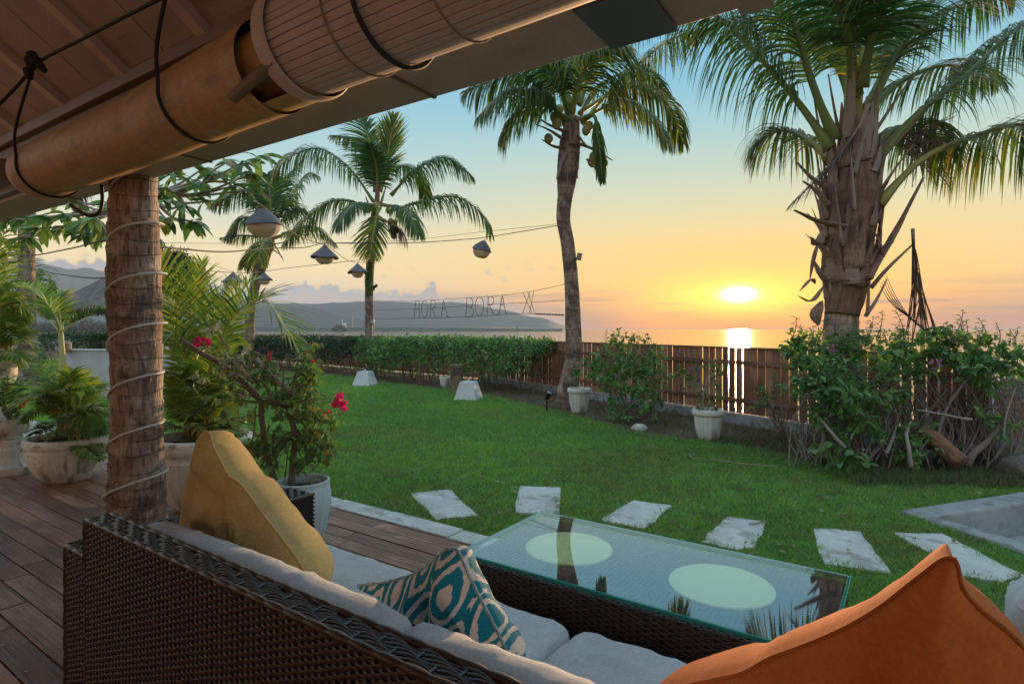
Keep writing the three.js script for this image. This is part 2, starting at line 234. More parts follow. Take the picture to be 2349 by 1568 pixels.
const M = {
  deck: mat([1, 1, 1], 0.55, { map: woodC, bumpMap: woodB, bumpScale: 0.004 }),
  deck2: mat([0.82, 0.78, 0.76], 0.5, { map: woodC, bumpMap: woodB, bumpScale: 0.004 }),
  deck3: mat([1.16, 1.12, 1.1], 0.6, { map: woodC, bumpMap: woodB, bumpScale: 0.004 }),
  fence: mat([1.2, 1.2, 1.2], 0.8, { map: woodC, bumpMap: woodB, bumpScale: 0.004 }),
  fence2: mat([0.85, 0.88, 0.9], 0.8, { map: woodC, bumpMap: woodB, bumpScale: 0.004 }),
  beam: mat([0.56, 0.41, 0.33], 0.6, { map: clothC, bumpMap: woodB, bumpScale: 0.001 }),
  ceil: mat([0.52, 0.37, 0.31], 0.75, { map: clothC, bumpMap: mottle, bumpScale: 0.001 }),
  darkWood: mat([0.20, 0.115, 0.08], 0.5, { bumpMap: woodB, bumpScale: 0.002 }),
  slate: mat([0.10, 0.12, 0.14], 0.5, { bumpMap: stoneB, bumpScale: 0.002 }),
  stone: mat([0.95, 0.95, 0.95], 0.75, { map: stoneC, bumpMap: stoneB, bumpScale: 0.004 }),
  concrete: mat([0.56, 0.58, 0.62], 0.7, { map: stoneC, bumpMap: stoneB, bumpScale: 0.004 }),
  plaster: mat([1.08, 1.06, 1.03], 0.85, { map: plasterC, bumpMap: plasterB, bumpScale: 0.006 }),
  bluePot: mat([0.76, 0.92, 1.0], 0.6, { map: plasterC, bumpMap: plasterB, bumpScale: 0.004 }),
  white: mat([0.78, 0.79, 0.80], 0.7, { map: clothC, bumpMap: stoneB, bumpScale: 0.003 }),
  bark: mat([1.2, 1.1, 1.05], 0.9, { map: barkC, bumpMap: barkB, bumpScale: 0.018 }),
  barkNear: mat([1.1, 1.0, 0.95], 0.85, { map: postC, bumpMap: postB, bumpScale: 0.02 }),
  barkGrey: mat([1.2, 1.15, 1.12], 0.9, { map: barkC, bumpMap: barkB, bumpScale: 0.015 }),
  twig: mat([0.20, 0.15, 0.115], 0.9, { bumpMap: barkB, bumpScale: 0.01 }),
  twigPale: mat([0.36, 0.30, 0.25], 0.9, { bumpMap: barkB, bumpScale: 0.01 }),
  sheath: mat([0.30, 0.20, 0.15], 0.9, { map: thatchC.clone(), bumpMap: thatchB, bumpScale: 0.006 }),
  stub: mat([0.36, 0.26, 0.20], 0.8, { bumpMap: woodB, bumpScale: 0.005 }),
  stalk: mat([0.20, 0.24, 0.06], 0.55),
  stalkY: mat([0.36, 0.33, 0.09], 0.55),
  deadLeaf: leafMat([0.30, 0.20, 0.14], 0.3),
  palmLeaf: leafMat([1, 1, 1], 0.5, 0.92),
  leaf: leafMat([1, 1, 1], 0.5, 0.85),
  petal: leafMat([1, 1, 1], 0.4, 0.8),
  nut: mat([0.38, 0.33, 0.12], 0.5),
  cord: mat([0.02, 0.017, 0.015], 0.7), wire: mat([0.06, 0.05, 0.045], 0.6), rope: mat([0.66, 0.62, 0.56], 0.6),
  hat: mat([0.17, 0.17, 0.185], 0.95, { map: clothC, bumpMap: mottle, bumpScale: 0.01 }),
  shade: mat([0.80, 0.66, 0.50], 0.8, { phys: true, transmission: 0.4, thickness: 0, bumpMap: clothB.clone(), bumpScale: 0.002 }),
  canvas: mat([0.80, 0.72, 0.62], 0.5, { map: canvasC, bumpMap: clothB, bumpScale: 0.0006 }),
  bamboo: mat([0.66, 0.48, 0.41], 0.6, { map: clothC, bumpMap: woodB, bumpScale: 0.001 }),
  wicker: mat([0.060, 0.033, 0.021], 0.30), wickerDark: mat([0.012, 0.008, 0.006], 0.8),
  cushion: mat([0.72, 0.71, 0.71], 0.9, { map: clothC, bumpMap: clothB, bumpScale: 0.0005 }),
  mustard: mat([0.66, 0.45, 0.17], 0.9, { map: clothC, bumpMap: clothB, bumpScale: 0.0006 }),
  orange: mat([0.76, 0.19, 0.035], 0.9, { map: clothC, bumpMap: clothB, bumpScale: 0.0006 }),
  fibre: mat([0.95, 0.68, 0.52], 0.95, { map: thatchC.clone(), bumpMap: thatchB, bumpScale: 0.015 }),
  soil: mat([1, 1, 1], 0.95, { map: soilC, bumpMap: mottle, bumpScale: 0.03 }),
  lawn: mat([1, 1, 1], 0.9, { map: lawnC }),
  thatch: mat([1, 1, 1], 0.95, { map: thatchC, bumpMap: thatchB, bumpScale: 0.03 }),
  rock: mat([0.30, 0.25, 0.22], 0.9, { map: stoneC, bumpMap: stoneB, bumpScale: 0.03 }),
  black: mat([0.015, 0.015, 0.016], 0.5), metal: mat([0.4, 0.4, 0.42], 0.4, { metalness: 0.8 }),
};
M.sheath.map.repeat.set(2, 2);
M.sheath.color.setRGB(1.3, 1.0, 0.85);

// ---------- foliage ----------
class Leaves {   // many small leaf-shaped faces, folded along the midrib
  constructor() { this.p = []; this.c = []; this.i = []; }
  leaf(b, dir, nrm, L, W, col, fold = 0.25, wide = 0.45, bend = 0.15) {
    const d = dir, s = new V3().crossVectors(d, nrm).normalize(), n = new V3().crossVectors(s, d).normalize(), k = this.p.length / 3;
    const add = (a, w, h) => this.p.push(b.x + d.x * a + s.x * w + n.x * h, b.y + d.y * a + s.y * w + n.y * h, b.z + d.z * a + s.z * w + n.z * h);
    add(0, 0, 0); add(L * wide, W / 2, W * fold); add(L * wide, -W / 2, W * fold); add(L * wide, 0, 0); add(L, 0, -L * bend);
    for (let j = 0; j < 5; j++) this.c.push(col[0], col[1], col[2]);
    this.i.push(k, k + 1, k + 3, k + 3, k + 1, k + 4, k, k + 3, k + 2, k + 3, k + 4, k + 2);
  }
  // an oval leaf of five cross lines, for large leaves
  oval(b, dir, nrm, L, W, col, bend = 0.25, fold = 0.15) {
    const s = new V3().crossVectors(dir, nrm).normalize(), n = new V3().crossVectors(s, dir).normalize(), k = this.p.length / 3, R = [[0, 0.05], [0.2, 0.62], [0.45, 0.96], [0.7, 0.9], [0.9, 0.45], [1, 0.02]];
    for (const [t, w] of R) for (const q of [-1, 0, 1]) {
      const a = L * t, ww = q * W / 2 * w, h = Math.abs(q) * W * fold * w - L * bend * t * t;
      this.p.push(b.x + dir.x * a + s.x * ww + n.x * h, b.y + dir.y * a + s.y * ww + n.y * h, b.z + dir.z * a + s.z * ww + n.z * h); this.c.push(...col);
    }
    for (let r = 0; r < 5; r++) for (let q = 0; q < 2; q++) { const a = k + r * 3 + q; this.i.push(a, a + 1, a + 3, a + 1, a + 4, a + 3); }
  }
  // a strap that bends under its weight
  strap(b, dir, wv, L, W, col, droop, segs = 3) {
    const k = this.p.length / 3, d = dir.clone(), p = b.clone(), w = wv.clone();
    for (let j = 0; j <= segs; j++) {
      const t = j / segs, ww = W / 2 * (j === segs ? 0.06 : t < 0.3 ? 0.6 + t * 1.3 : 1.0 - (t - 0.3) * 0.9);
      this.p.push(p.x + w.x * ww, p.y + w.y * ww, p.z + w.z * ww, p.x - w.x * ww, p.y - w.y * ww, p.z - w.z * ww);
      this.c.push(...col, ...col);
      p.addScaledVector(d, L / segs); d.y -= droop; d.normalize();
    }
    for (let j = 0; j < segs; j++) { const a = k + j * 2; this.i.push(a, a + 1, a + 2, a + 1, a + 3, a + 2); }
  }
  geo() {
    const g = new THREE.BufferGeometry(); g.setAttribute('position', new THREE.Float32BufferAttribute(this.p, 3)); g.setAttribute('color', new THREE.Float32BufferAttribute(this.c, 3)); g.setIndex(this.i); g.computeVertexNormals(); return g;
  }
}
const pick = (a, r) => a[Math.floor(r() * a.length)];
const vary = (c, r, k = 0.25) => { const m = 1 - k + 2 * k * r(); return [c[0] * m * (0.9 + 0.2 * r()), c[1] * m, c[2] * m * (0.8 + 0.4 * r())]; };
const rdir = (r) => { const z = r() * 2 - 1, a = r() * Math.PI * 2, q = Math.sqrt(1 - z * z); return new V3(q * Math.cos(a), z, q * Math.sin(a)); };
const UPV = new V3(0, 1, 0);
const G = { palm: [[0.065, 0.160, 0.029], [0.087, 0.196, 0.032], [0.123, 0.217, 0.036], [0.043, 0.123, 0.029]], palmY: [[0.290, 0.319, 0.029], [0.217, 0.275, 0.029], [0.377, 0.319, 0.043]], areca: [[0.34, 0.46, 0.04], [0.28, 0.42, 0.04], [0.145, 0.275, 0.029], [0.217, 0.334, 0.032], [0.319, 0.362, 0.036], [0.087, 0.203, 0.029]], hedge: [[0.113, 0.282, 0.056], [0.160, 0.358, 0.066], [0.085, 0.208, 0.047], [0.226, 0.415, 0.094]], frang: [[0.115, 0.256, 0.058], [0.163, 0.325, 0.069], [0.325, 0.464, 0.093], [0.093, 0.197, 0.058]], dead: [[0.377, 0.246, 0.174], [0.290, 0.189, 0.131], [0.478, 0.334, 0.232]] };
// a feather leaf along pts; returns [stalk, leaflets]
function frond(pts, o) {
  const r = rng(o.seed ?? 1), cv = new THREE.CatmullRomCurve3(pts, false, 'centripetal'), lv = new Leaves(), N = o.n ?? 60, t0 = o.t0 ?? 0.18, side0 = o.side ?? new V3(C, 0, -S);
  for (let i = 0; i < N; i++) {
    const q = (i + 0.5) / N, t = t0 + (1 - t0) * q, p = cv.getPointAt(t), tan = cv.getTangentAt(t);
    let side = new V3().crossVectors(tan, UPV); const k = side.length(); side.multiplyScalar(1 / Math.max(k, 1e-4));
    if (side.dot(side0) < 0) side.negate();
    side = side.lerp(side0, 1 - sstep(k, 0.15, 0.6)); side.addScaledVector(tan, -side.dot(tan)).normalize();
    const nrm = new V3().crossVectors(side, tan).normalize(); if (nrm.y < 0) nrm.negate();
    const L0 = (o.len ?? 0.8) * Math.pow(Math.sin(Math.PI * clamp(0.1 + 0.86 * q, 0, 1)), 0.55) * (0.3 + 0.7 * (1 - q * q * 0.55));
    for (const s of [-1, 1]) {
      if (r() < (o.gap ?? 0.04)) continue;
      const a = lerp(o.a0 ?? 1.15, o.a1 ?? 0.5, q) + (r() - 0.5) * 0.25;
      const d = side.clone().multiplyScalar(s * Math.sin(a)).addScaledVector(tan, Math.cos(a)).addScaledVector(nrm, (o.lift ?? 0.15) + (r() - 0.5) * 0.3).normalize();
      const w = new V3().crossVectors(d, nrm).normalize().lerp(nrm, (r() - 0.5) * 0.5).normalize(), L = L0 * (0.85 + 0.3 * r());
      lv.strap(p, d, w, L, (o.w ?? 0.035) * (0.8 + 0.4 * r()), vary(pick(o.pal ?? G.palm, r), r), (o.droop ?? 0.35) * (0.7 + 0.6 * r()), o.segs ?? 4);
    }
  }
  const r0 = o.r0 ?? 0.03;
  return [tube(pts, (t) => r0 * Math.pow(1 - t * 0.93, 0.9) * (t < 0.12 ? 1.6 - 5 * t : 1), 22, 6, { flat: 0.7 }), lv.geo()];
}
function addFrond(t, pts, o, stalkMat = M.stalk, leafM = M.palmLeaf, name = 'frond') {
  const [a, b] = frond(pts, o), f = part(t, name, a, stalkMat), p = new V3(); f.updateWorldMatrix(true, false);
  t.getWorldPosition(p); b.translate(-p.x, -p.y, -p.z);
  const l = new THREE.Mesh(b, leafM); l.name = 'leaflets'; f.add(l); l.userData.kind = 'stuff'; return f;
}

// ---------- large structure: ground, sea, hills ----------
const inPoly = (x, z, P) => { let c = false; for (let i = 0, j = P.length - 1; i < P.length; j = i++) if ((P[i].z > z) !== (P[j].z > z) && x < (P[j].x - P[i].x) * (z - P[i].z) / (P[j].z - P[i].z) + P[i].x) c = !c; return c; };
function sheet(P, y, holes = [], scale = 1) {
  const s = new THREE.Shape(P.map((p) => new THREE.Vector2(p.x, -p.z)));
  for (const h of holes) s.holes.push(new THREE.Path(h.map((p) => new THREE.Vector2(p.x, -p.z))));
  const g = new THREE.ShapeGeometry(s); g.rotateX(-Math.PI / 2); g.translate(0, y, 0);
  return metric(g);
}
function slab(P, top, thick, bev = 0.008, holes = []) {
  const s = new THREE.Shape(P.map((p) => new THREE.Vector2(p.x, -p.z)));
  for (const h of holes) s.holes.push(new THREE.Path(h.map((p) => new THREE.Vector2(p.x, -p.z))));
  const g = new THREE.ExtrudeGeometry(s, { depth: thick - 2 * bev, bevelEnabled: bev > 0, bevelThickness: bev, bevelSize: bev, bevelOffset: -bev, bevelSegments: 2, curveSegments: 4 });
  g.rotateX(-Math.PI / 2); g.translate(0, top - thick + bev, 0);
  return metric(g);
}
const LG = -0.05;                                        // lawn level
const basinOut = [gnd(2064, 1169, -0.03), gnd(2800, 1411, -0.03), gnd(3900, 900, -0.03)];
const basinIn = [gnd(2146, 1184, -0.03), gnd(2760, 1370, -0.03), gnd(3500, 985, -0.03)];
{ // keep the rim of one width along the far edge
  const d1 = basinOut[1].clone().sub(basinOut[0]).normalize(), d2 = gnd(2348, 1127, -0.03).sub(basinOut[0]).normalize();
  basinOut[1] = basinOut[0].clone().addScaledVector(d1, 3); basinOut[2] = basinOut[0].clone().addScaledVector(d2, 2.2);
  const i1 = gnd(2348, 1243, -0.03).sub(basinIn[0]).normalize(), i2 = gnd(2348, 1152, -0.03).sub(basinIn[0]).normalize();
  basinIn[1] = basinIn[0].clone().addScaledVector(i1, 2.3); basinIn[2] = basinIn[0].clone().addScaledVector(i2, 1.7);
}
const basinHole = basinOut.map((p, i) => p.clone().lerp(basinIn[i], 0.5));
{
  const shore = [[4.9, 3.0], [60, -20], [200, -300], [-900, -500], [-1500, 260], [-320, 150], [-120, 62], [-52, 50], [-30, 40], [-15.4, 30.5], [-6.8, 22.6], [-0.9, 16.9], [5.6, 6.6], [6.1, 5.4]].map(([x, z]) => cw(x, z, 0));
  const P = [[6.1, 5.4], [14, 4.4], [60, -4], [200, -300], [-900, -500], [-1500, 300], [-420, 150], [-120, 66], [-52, 52], [-30, 41], [-15.4, 30.5], [-6.8, 22.6], [-0.9, 16.9], [5.6, 6.6]].map(([x, z]) => cw(x, z, 0));
  struct('ground', sheet(P, -0.068, [basinHole]), mat([0.62, 0.55, 0.5], 0.95, { map: soilC.clone(), bumpMap: mottle, bumpScale: 0.02 })).material.map.repeat.set(0.16, 0.16);
  const wall = []; for (let i = 7; i < P.length + 1; i++) { const a = P[i % P.length], b = P[(i + 1) % P.length]; if (i === P.length) break; const n = b.clone().sub(a), L = n.length(), m = a.clone().add(b).multiplyScalar(0.5); wall.push(new THREE.BoxGeometry(L, 2.2, 0.25).rotateY(Math.atan2(-n.z, n.x)).translate(m.x, -1.2, m.z)); }
  struct('shore_wall', metric(join(wall)), M.concrete);
}
const bedFront = [[2420, 1108], [2250, 1098], [2080, 1094], [1960, 1085], [1860, 1058], [1740, 1028], [1600, 1012], [1450, 990], [1330, 955], [1200, 925], [1080, 900], [900, 880], [760, 861], [620, 853], [430, 846]].map(([u, v]) => gnd(u, v, LG));
const bed = [...bedFront, ...[[-14, 29], [-6.6, 22.2], [-0.75, 16.6], [5.45, 6.5], [6.0, 5.45]].map(([x, z]) => cw(x, z, 0))];
const lawnP = [[-30, 3.17], [14, 3.17]].map(([l, d]) => new V3(l, 0, -d)).concat([[14.5, 4.2], [6.0, 5.43], [5.5, 6.55], [-0.8, 16.7], [-6.7, 22.4], [-14.5, 29.5], [-19, 27.5], [-32, 27]].map(([x, z]) => cw(x, z, 0)));
struct('lawn', sheet(lawnP, LG - 0.006, [basinHole]), M.lawn);
struct('soil_bed', sheet(bed, LG - 0.002), M.soil);
{
  const g = new THREE.CircleGeometry(3300, 96); g.rotateX(-Math.PI / 2); g.translate(0, -2.1, 0);
  const sea = mat([0.012, 0.022, 0.028], 0.075, { bumpMap: waveB, bumpScale: 0.075 });
  struct('sea', metric(g), sea);
}
// a range of hills: crest given by bearing and height on the view
function range(name, R, crest, base, color, rough, depth, seed) {
  const pos = [], idx = [], n = 260, m = 14, u0 = crest[0][0], u1 = crest[crest.length - 1][0];
  const h = (u) => { for (let i = 1; i < crest.length; i++) if (u <= crest[i][0]) { const t = (u - crest[i - 1][0]) / (crest[i][0] - crest[i - 1][0]); return lerp(crest[i - 1][1], crest[i][1], t * t * (3 - 2 * t)); } return crest[crest.length - 1][1]; };
  for (let i = 0; i <= n; i++) {
    const u = lerp(u0, u1, i / n), top = (HY - h(u)) / F * R + 2;
    for (let j = 0; j <= m; j++) {
      const q = j / m, z = R + depth * (q - 1), k = q < 0.8 ? Math.pow(q / 0.8, 1.25) : 1 - 0.6 * (q - 0.8);
      const p = at(u, HY, z), w = (fbm(i * 0.11 + seed, j * 0.5, 256, 256, 4) - 0.5);
      p.y = -2.2 + top * k * (1 + w * 0.5 * Math.min(1, q * 2.2) * (q > 0.65 ? 0.35 : 1)); pos.push(p.x, Math.max(p.y, -3), p.z);
    }
  }
  for (let i = 0; i < n; i++) for (let j = 0; j < m; j++) { const a = i * (m + 1) + j, b = a + m + 1; idx.push(a, b, a + 1, b, b + 1, a + 1); }
  const g = new THREE.BufferGeometry(); g.setAttribute('position', new THREE.Float32BufferAttribute(pos, 3)); g.setIndex(idx); g.computeVertexNormals();
  return struct(name, metric(g), mat(color, rough));
}
range('mountains', 2900, [[-500, 560], [-200, 585], [0, 600], [90, 607], [170, 618], [230, 625], [330, 650], [430, 668], [560, 690], [640, 693], [760, 697], [880, 690], [960, 694], [1060, 697], [1150, 708], [1230, 728], [1310, 747], [1330, 752]], 0, [0.055, 0.09, 0.075], 1, 700, 3);
range('foothills', 2100, [[480, 745], [560, 716], [620, 698], [680, 700], [740, 712], [800, 726], [860, 738], [960, 744], [1060, 748], [1200, 751], [1300, 753]], 0, [0.045, 0.075, 0.06], 1, 350, 11);
range('far_shore', 900, [[-300, 742], [60, 744], [170, 746], [350, 748], [540, 747], [700, 748.5], [860, 748], [1000, 749.5], [1290, 751.5]], 0, [0.05, 0.07, 0.05], 1, 60, 23);
{ // trees along the left far shore read as one mass
  const r = rng(41), lv = new Leaves();
  for (let i = 0; i < 150; i++) { const u = lerp(60, 330, r()), z = 470 + r() * 20, H = (3 + 7 * r() * (0.5 + vnoise(u * 0.05, 3))), c = at(u, HY, z); c.y = -1.6; for (let k = 0; k < 60; k++) { const d = rdir(r); d.y = Math.abs(d.y); lv.leaf(c.clone().add(new V3(d.x * H * 0.6, d.y * H * 0.9, d.z * H * 0.6)), rdir(r), rdir(r), 1.3, 1.1, vary([0.05, 0.08, 0.05], r)); } }
  tag(part(scene, 'treeline', lv.geo(), M.leaf, true), 'low dark treeline along the far shore at the left', 'trees', null, 'stuff');
  const P = [[-400, 480], [340, 480], [340, 462], [-400, 440]].map(([u, z]) => at(u, HY, z)); struct('far_beach', slab(P, -1.5, 1.0, 0), mat([0.34, 0.33, 0.33], 1));
  // factory across the water: a chimney and a domed island
  const fc = thing('factory_chimney', 'tall pale chimney rising on the far shore across the water', 'chimney', at(808, 752, 880));
  part(fc, 'stack', tube([at(808, 752, 880).setY(-2), at(808, 712, 880)], (t) => 0.95 - 0.3 * t, 8, 10), mat([0.5, 0.42, 0.38], 0.9));
  for (const k of [0.55, 0.75, 0.93]) part(fc, 'band', tube([at(808, lerp(752, 712, k), 880), at(808, lerp(752, 712, k + 0.06), 880)], 0.9, 2, 10), mat([0.4, 0.16, 0.12], 0.9));
  const isl = thing('wooded_islet', 'small dark wooded islet below the white towers on the far shore', 'islet', at(778, 750, 850)), ig = new THREE.SphereGeometry(1, 32, 16, 0, Math.PI * 2, 0, Math.PI / 2), ip = ig.attributes.position;
  for (let i = 0; i < ip.count; i++) { const k = 0.75 + 0.5 * fbm(ip.getX(i) * 4 + 9, ip.getZ(i) * 4 + ip.getY(i) * 5, 256, 256, 4); ip.setXYZ(i, ip.getX(i) * 11 * k, ip.getY(i) * 9 * k, ip.getZ(i) * 11 * k); }
  ig.computeVertexNormals(); const ib = at(778, 750, 850); ig.translate(ib.x, -2.2, ib.z); part(isl, 'wooded_hill', ig, mat([0.03, 0.055, 0.045], 1));
  const wt = thing('white_tower', 'thin white tower beside the wooded islet on the far shore', 'tower', at(785, 748, 870));
  part(wt, 'mast', tube([at(785, 752, 870).setY(-2), at(784.5, 733, 870)], 0.45, 4, 8), mat([0.8, 0.8, 0.8], 0.8)); part(wt, 'drum', tube([at(790, 752, 870).setY(-2), at(790, 741, 870)], 2.2, 4, 12), mat([0.75, 0.75, 0.75], 0.8));
}
// ---------- deck ----------
{
  const deck = new THREE.Group(); deck.name = 'deck'; deck.userData.kind = 'structure'; scene.add(deck);
  const r = rng(5), geos = [], W = 0.121;
  const cache = new Map();
  for (let k = 0; k < 29; k++) {
    const D = 2.885 - k * 0.1268, L0 = D > 2.2 ? -8.1 : -10.5;
    let l = L0 + r() * 0.4 - (D > 2.2 ? 0.15 : 0);
    while (l < 3.6) {
      const len = Math.min(pick([1.5, 2.1, 2.7, 3.3], r), 3.7 - l); if (len < 0.25) break;
      const key = Math.round(len * 10) + '_' + Math.floor(r() * 5);
      if (!cache.has(key)) { const g = new RoundedBoxGeometry(Math.round(len * 10) / 10 - 0.004, 0.03, W - r() * 0.004, 1, 0.004); cache.set(key, metric(g, r() * 9, r() * 9)); }
      const m = new THREE.Mesh(cache.get(key), pick([M.deck, M.deck, M.deck2, M.deck3], r)); m.name = numbered('plank');
      m.position.set(l + len / 2, -0.0155 + (r() - 0.5) * 0.004, -D); m.rotation.x = (r() - 0.5) * 0.012; deck.add(m);
      l += len + 0.003;
    }
  }
  const j = join([-9.8, -7.6, -5.6, -3.6, -1.6, 0.4, 2.4].map((l) => box(0.06, 0.028, 3.6, l, -0.048, -1.15)).concat([box(0.06, 0.026, 2.9, -10.2, -0.048, -0.9)]));
  const js = new THREE.Mesh(j, M.wickerDark); js.name = 'joist'; deck.add(js);
}
{ // pale stones along the edge of the deck
  const e = new THREE.Group(); e.name = 'stone_edging'; e.userData.kind = 'structure'; scene.add(e);
  const r = rng(8); let l = -8.0;
  while (l < 3.6) { const w = 0.5 + r() * 0.25, g = metric(new RoundedBoxGeometry(w - 0.012, 0.06, 0.185, 1, 0.008), r() * 3, r() * 3); const m = new THREE.Mesh(g, M.stone); m.name = numbered('edging_stone'); m.position.set(l + w / 2, -0.03 + (r() - 0.5) * 0.008, -3.06 + (r() - 0.5) * 0.012); m.rotation.y = (r() - 0.5) * 0.02; e.add(m); l += w; }
  const p = new THREE.Group(); p.name = 'stone_path'; p.userData.kind = 'structure'; scene.add(p);
  for (let i = 0; i < 7; i++) for (let k = 0; k < 2; k++) { const g = metric(new RoundedBoxGeometry(0.87, 0.05, 0.44, 1, 0.008), r() * 3, r() * 3); const m = new THREE.Mesh(g, M.stone); m.name = numbered('paving_stone'); m.position.set(-8.72 - i * 0.88, -0.026 + r() * 0.006, -2.475 - k * 0.45); p.add(m); }
}
// stepping stones in the grass
const stonePolys = [];
{
  const s4 = ([x, y]) => gnd((1200 + x * 0.6386) * 0.57324, (1800 + y * 0.6386) * 0.57324, -0.035), s5 = ([x, y]) => gnd((2600 + x * 0.6369) * 0.57324, (1800 + y * 0.6369) * 0.57324, -0.035);
  const list = [
    [[[685, 268], [800, 256], [945, 243], [1000, 300], [1105, 402], [980, 418], [850, 430], [780, 355]].map(s4), 'pale five-sided stepping stone nearest the pale blue pot, strewn with crumbs'],
    [[[1380, 222], [1632, 232], [1630, 310], [1628, 392], [1480, 392], [1342, 386], [1352, 320]].map(s4), 'pale squarish stepping stone just behind the left back corner of the glass table'],
    [[[2090, 308], [2200, 325], [2325, 342], [2250, 415], [2165, 486], [2020, 460], [1870, 432], [1980, 370]].map(s4), 'pale slanting stepping stone behind the middle of the glass table top'],
    [[[490, 410], [735, 442], [700, 520], [660, 606], [540, 616], [326, 570], [380, 500]].map(s5), 'pale stepping stone with a small twig lying across its back edge'],
    [[[1018, 490], [1150, 488], [1320, 505], [1420, 635], [1530, 768], [1300, 735], [1105, 706], [1050, 600]].map(s5), 'long pale stepping stone cracked across the middle beside the glass table corner'],
    [[[1545, 515], [1835, 520], [2050, 625], [2349, 778], [2220, 822], [1960, 780], [1790, 660]].map(s5), 'longest pale stepping stone, behind the peak of the orange cushion'],
  ];
  const r = rng(3);
  for (const [P, label] of list) {
    const Q = []; for (let i = 0; i < P.length; i++) for (let k = 0; k < 3; k++) { const p = P[i].clone().lerp(P[(i + 1) % P.length], k / 3); p.x += (r() - 0.5) * 0.018; p.z += (r() - 0.5) * 0.018; Q.push(p); }
    stonePolys.push(Q);
    const c = Q.reduce((a, p) => a.add(p), new V3()).multiplyScalar(1 / Q.length); c.y = LG;
    const t = thing('stepping_stone', label, 'stepping stone', c, 'stepping stones in the lawn');
    part(t, 'slab', slab(Q, -0.040 + r() * 0.004, 0.05, 0.006), M.stone);
  }
  const tw = thing('twig', 'short dry twig lying on the pale stepping stone behind the table', 'twig', gnd(1741, 1196, -0.02)); part(tw, 'stick', line([gnd(1718, 1201, -0.026), gnd(1738, 1200, -0.026), gnd(1752, 1192, -0.02)], 0.005), M.twig);
}
{ // concrete basin let into the grass
  const b = thing('concrete_basin', 'weathered empty concrete basin sunk in the grass at the right', 'basin', basinOut[0].clone().setY(LG));
  part(b, 'rim', slab(basinOut, -0.028, 0.9, 0.02, [[...basinIn].reverse()]), M.concrete);
  part(b, 'floor', sheet(basinOut, -0.30), mat([0.62, 0.66, 0.74], 0.45, { map: stoneC, bumpMap: stoneB, bumpScale: 0.003 }));
}
// ---------- fence by the sea ----------
const fR = [5.1, 6.33], fD = [-0.507, 0.862];
const fp = (s, off = 0) => [fR[0] + fD[0] * s - fD[1] * off, fR[1] + fD[1] * s + fD[0] * off];   // off > 0 towards the lawn
{
  const p0 = cw(fR[0], fR[1], 0.1), p1 = cw(...fp(1), 0.1), turn = Math.atan2(-(p1.z - p0.z), p1.x - p0.x);
  const f = thing('board_fence', 'weathered upright board fence with light shining through its gaps by the sea', 'fence', p0, null, turn);
  const r = rng(77), geos = []; for (let i = 0; i < 6; i++) geos.push(metric(new RoundedBoxGeometry(0.098 + i * 0.006, 1.0, 0.02, 1, 0.004), i * 3.1, i * 1.7, true));
  let x = 0.07;
  while (x < 11.5) { const m = new THREE.Mesh(pick(geos, r), r() < 0.5 ? M.fence : M.fence2); m.name = numbered('plank'); m.position.set(x, 0.5, (r() - 0.5) * 0.01); m.rotation.z = (r() - 0.5) * 0.022; m.rotation.y = (r() - 0.5) * 0.05; f.add(m); x += 0.125 + (r() < 0.3 ? 0.016 : 0.004) * (0.6 + r()); }
  part(f, 'cap', box(11.7, 0.022, 0.07, 5.8, 1.008, 0), M.fence2, true);
  for (const y of [0.2, 0.78]) part(f, 'rail', box(11.6, 0.06, 0.03, 5.8, y, -0.032), M.fence2, true);
  part(f, 'post', box(0.09, 1.12, 0.07, -0.02, 0.5, 0.0, 0.006), M.fence, true);
  part(f, 'white_edge', box(0.035, 1.05, 0.05, -0.09, 0.48, 0.01, 0.006), M.white, true);
  struct('kerb', box(12, 0.26, 0.3, 0, 0, 0).applyMatrix4(new THREE.Matrix4().makeRotationY(turn).setPosition(p0.clone().add(new V3(Math.cos(turn), 0, -Math.sin(turn)).multiplyScalar(5.7)).setY(-0.032))), M.concrete);
  const g = thing('far_fence', 'far stretch of board fence behind the long hedge, only its top rail showing', 'fence', cw(-0.64, 16.1, 0));
  const segs = [[[-0.8, 16.4], [-6.6, 22.0]], [[-6.6, 22.0], [-14.5, 29.3]]];
  for (const [a, b] of segs) {
    const A = cw(...a, 0), B = cw(...b, 0), d = B.clone().sub(A), L = d.length(), rot = Math.atan2(-d.z, d.x), m = A.clone().add(B).multiplyScalar(0.5), place = (q) => q.applyMatrix4(new THREE.Matrix4().makeRotationY(rot).setPosition(m));
    part(g, 'cap', place(box(L, 0.03, 0.08, 0, 1.13, 0)), M.fence2);
    const bs = []; for (let s = -L / 2; s < L / 2; s += 0.135) bs.push(box(0.12, 1.1, 0.02, s, 0.56, 0)); part(g, 'boards', place(join(bs)), M.fence, false, 'stuff');
  }
}
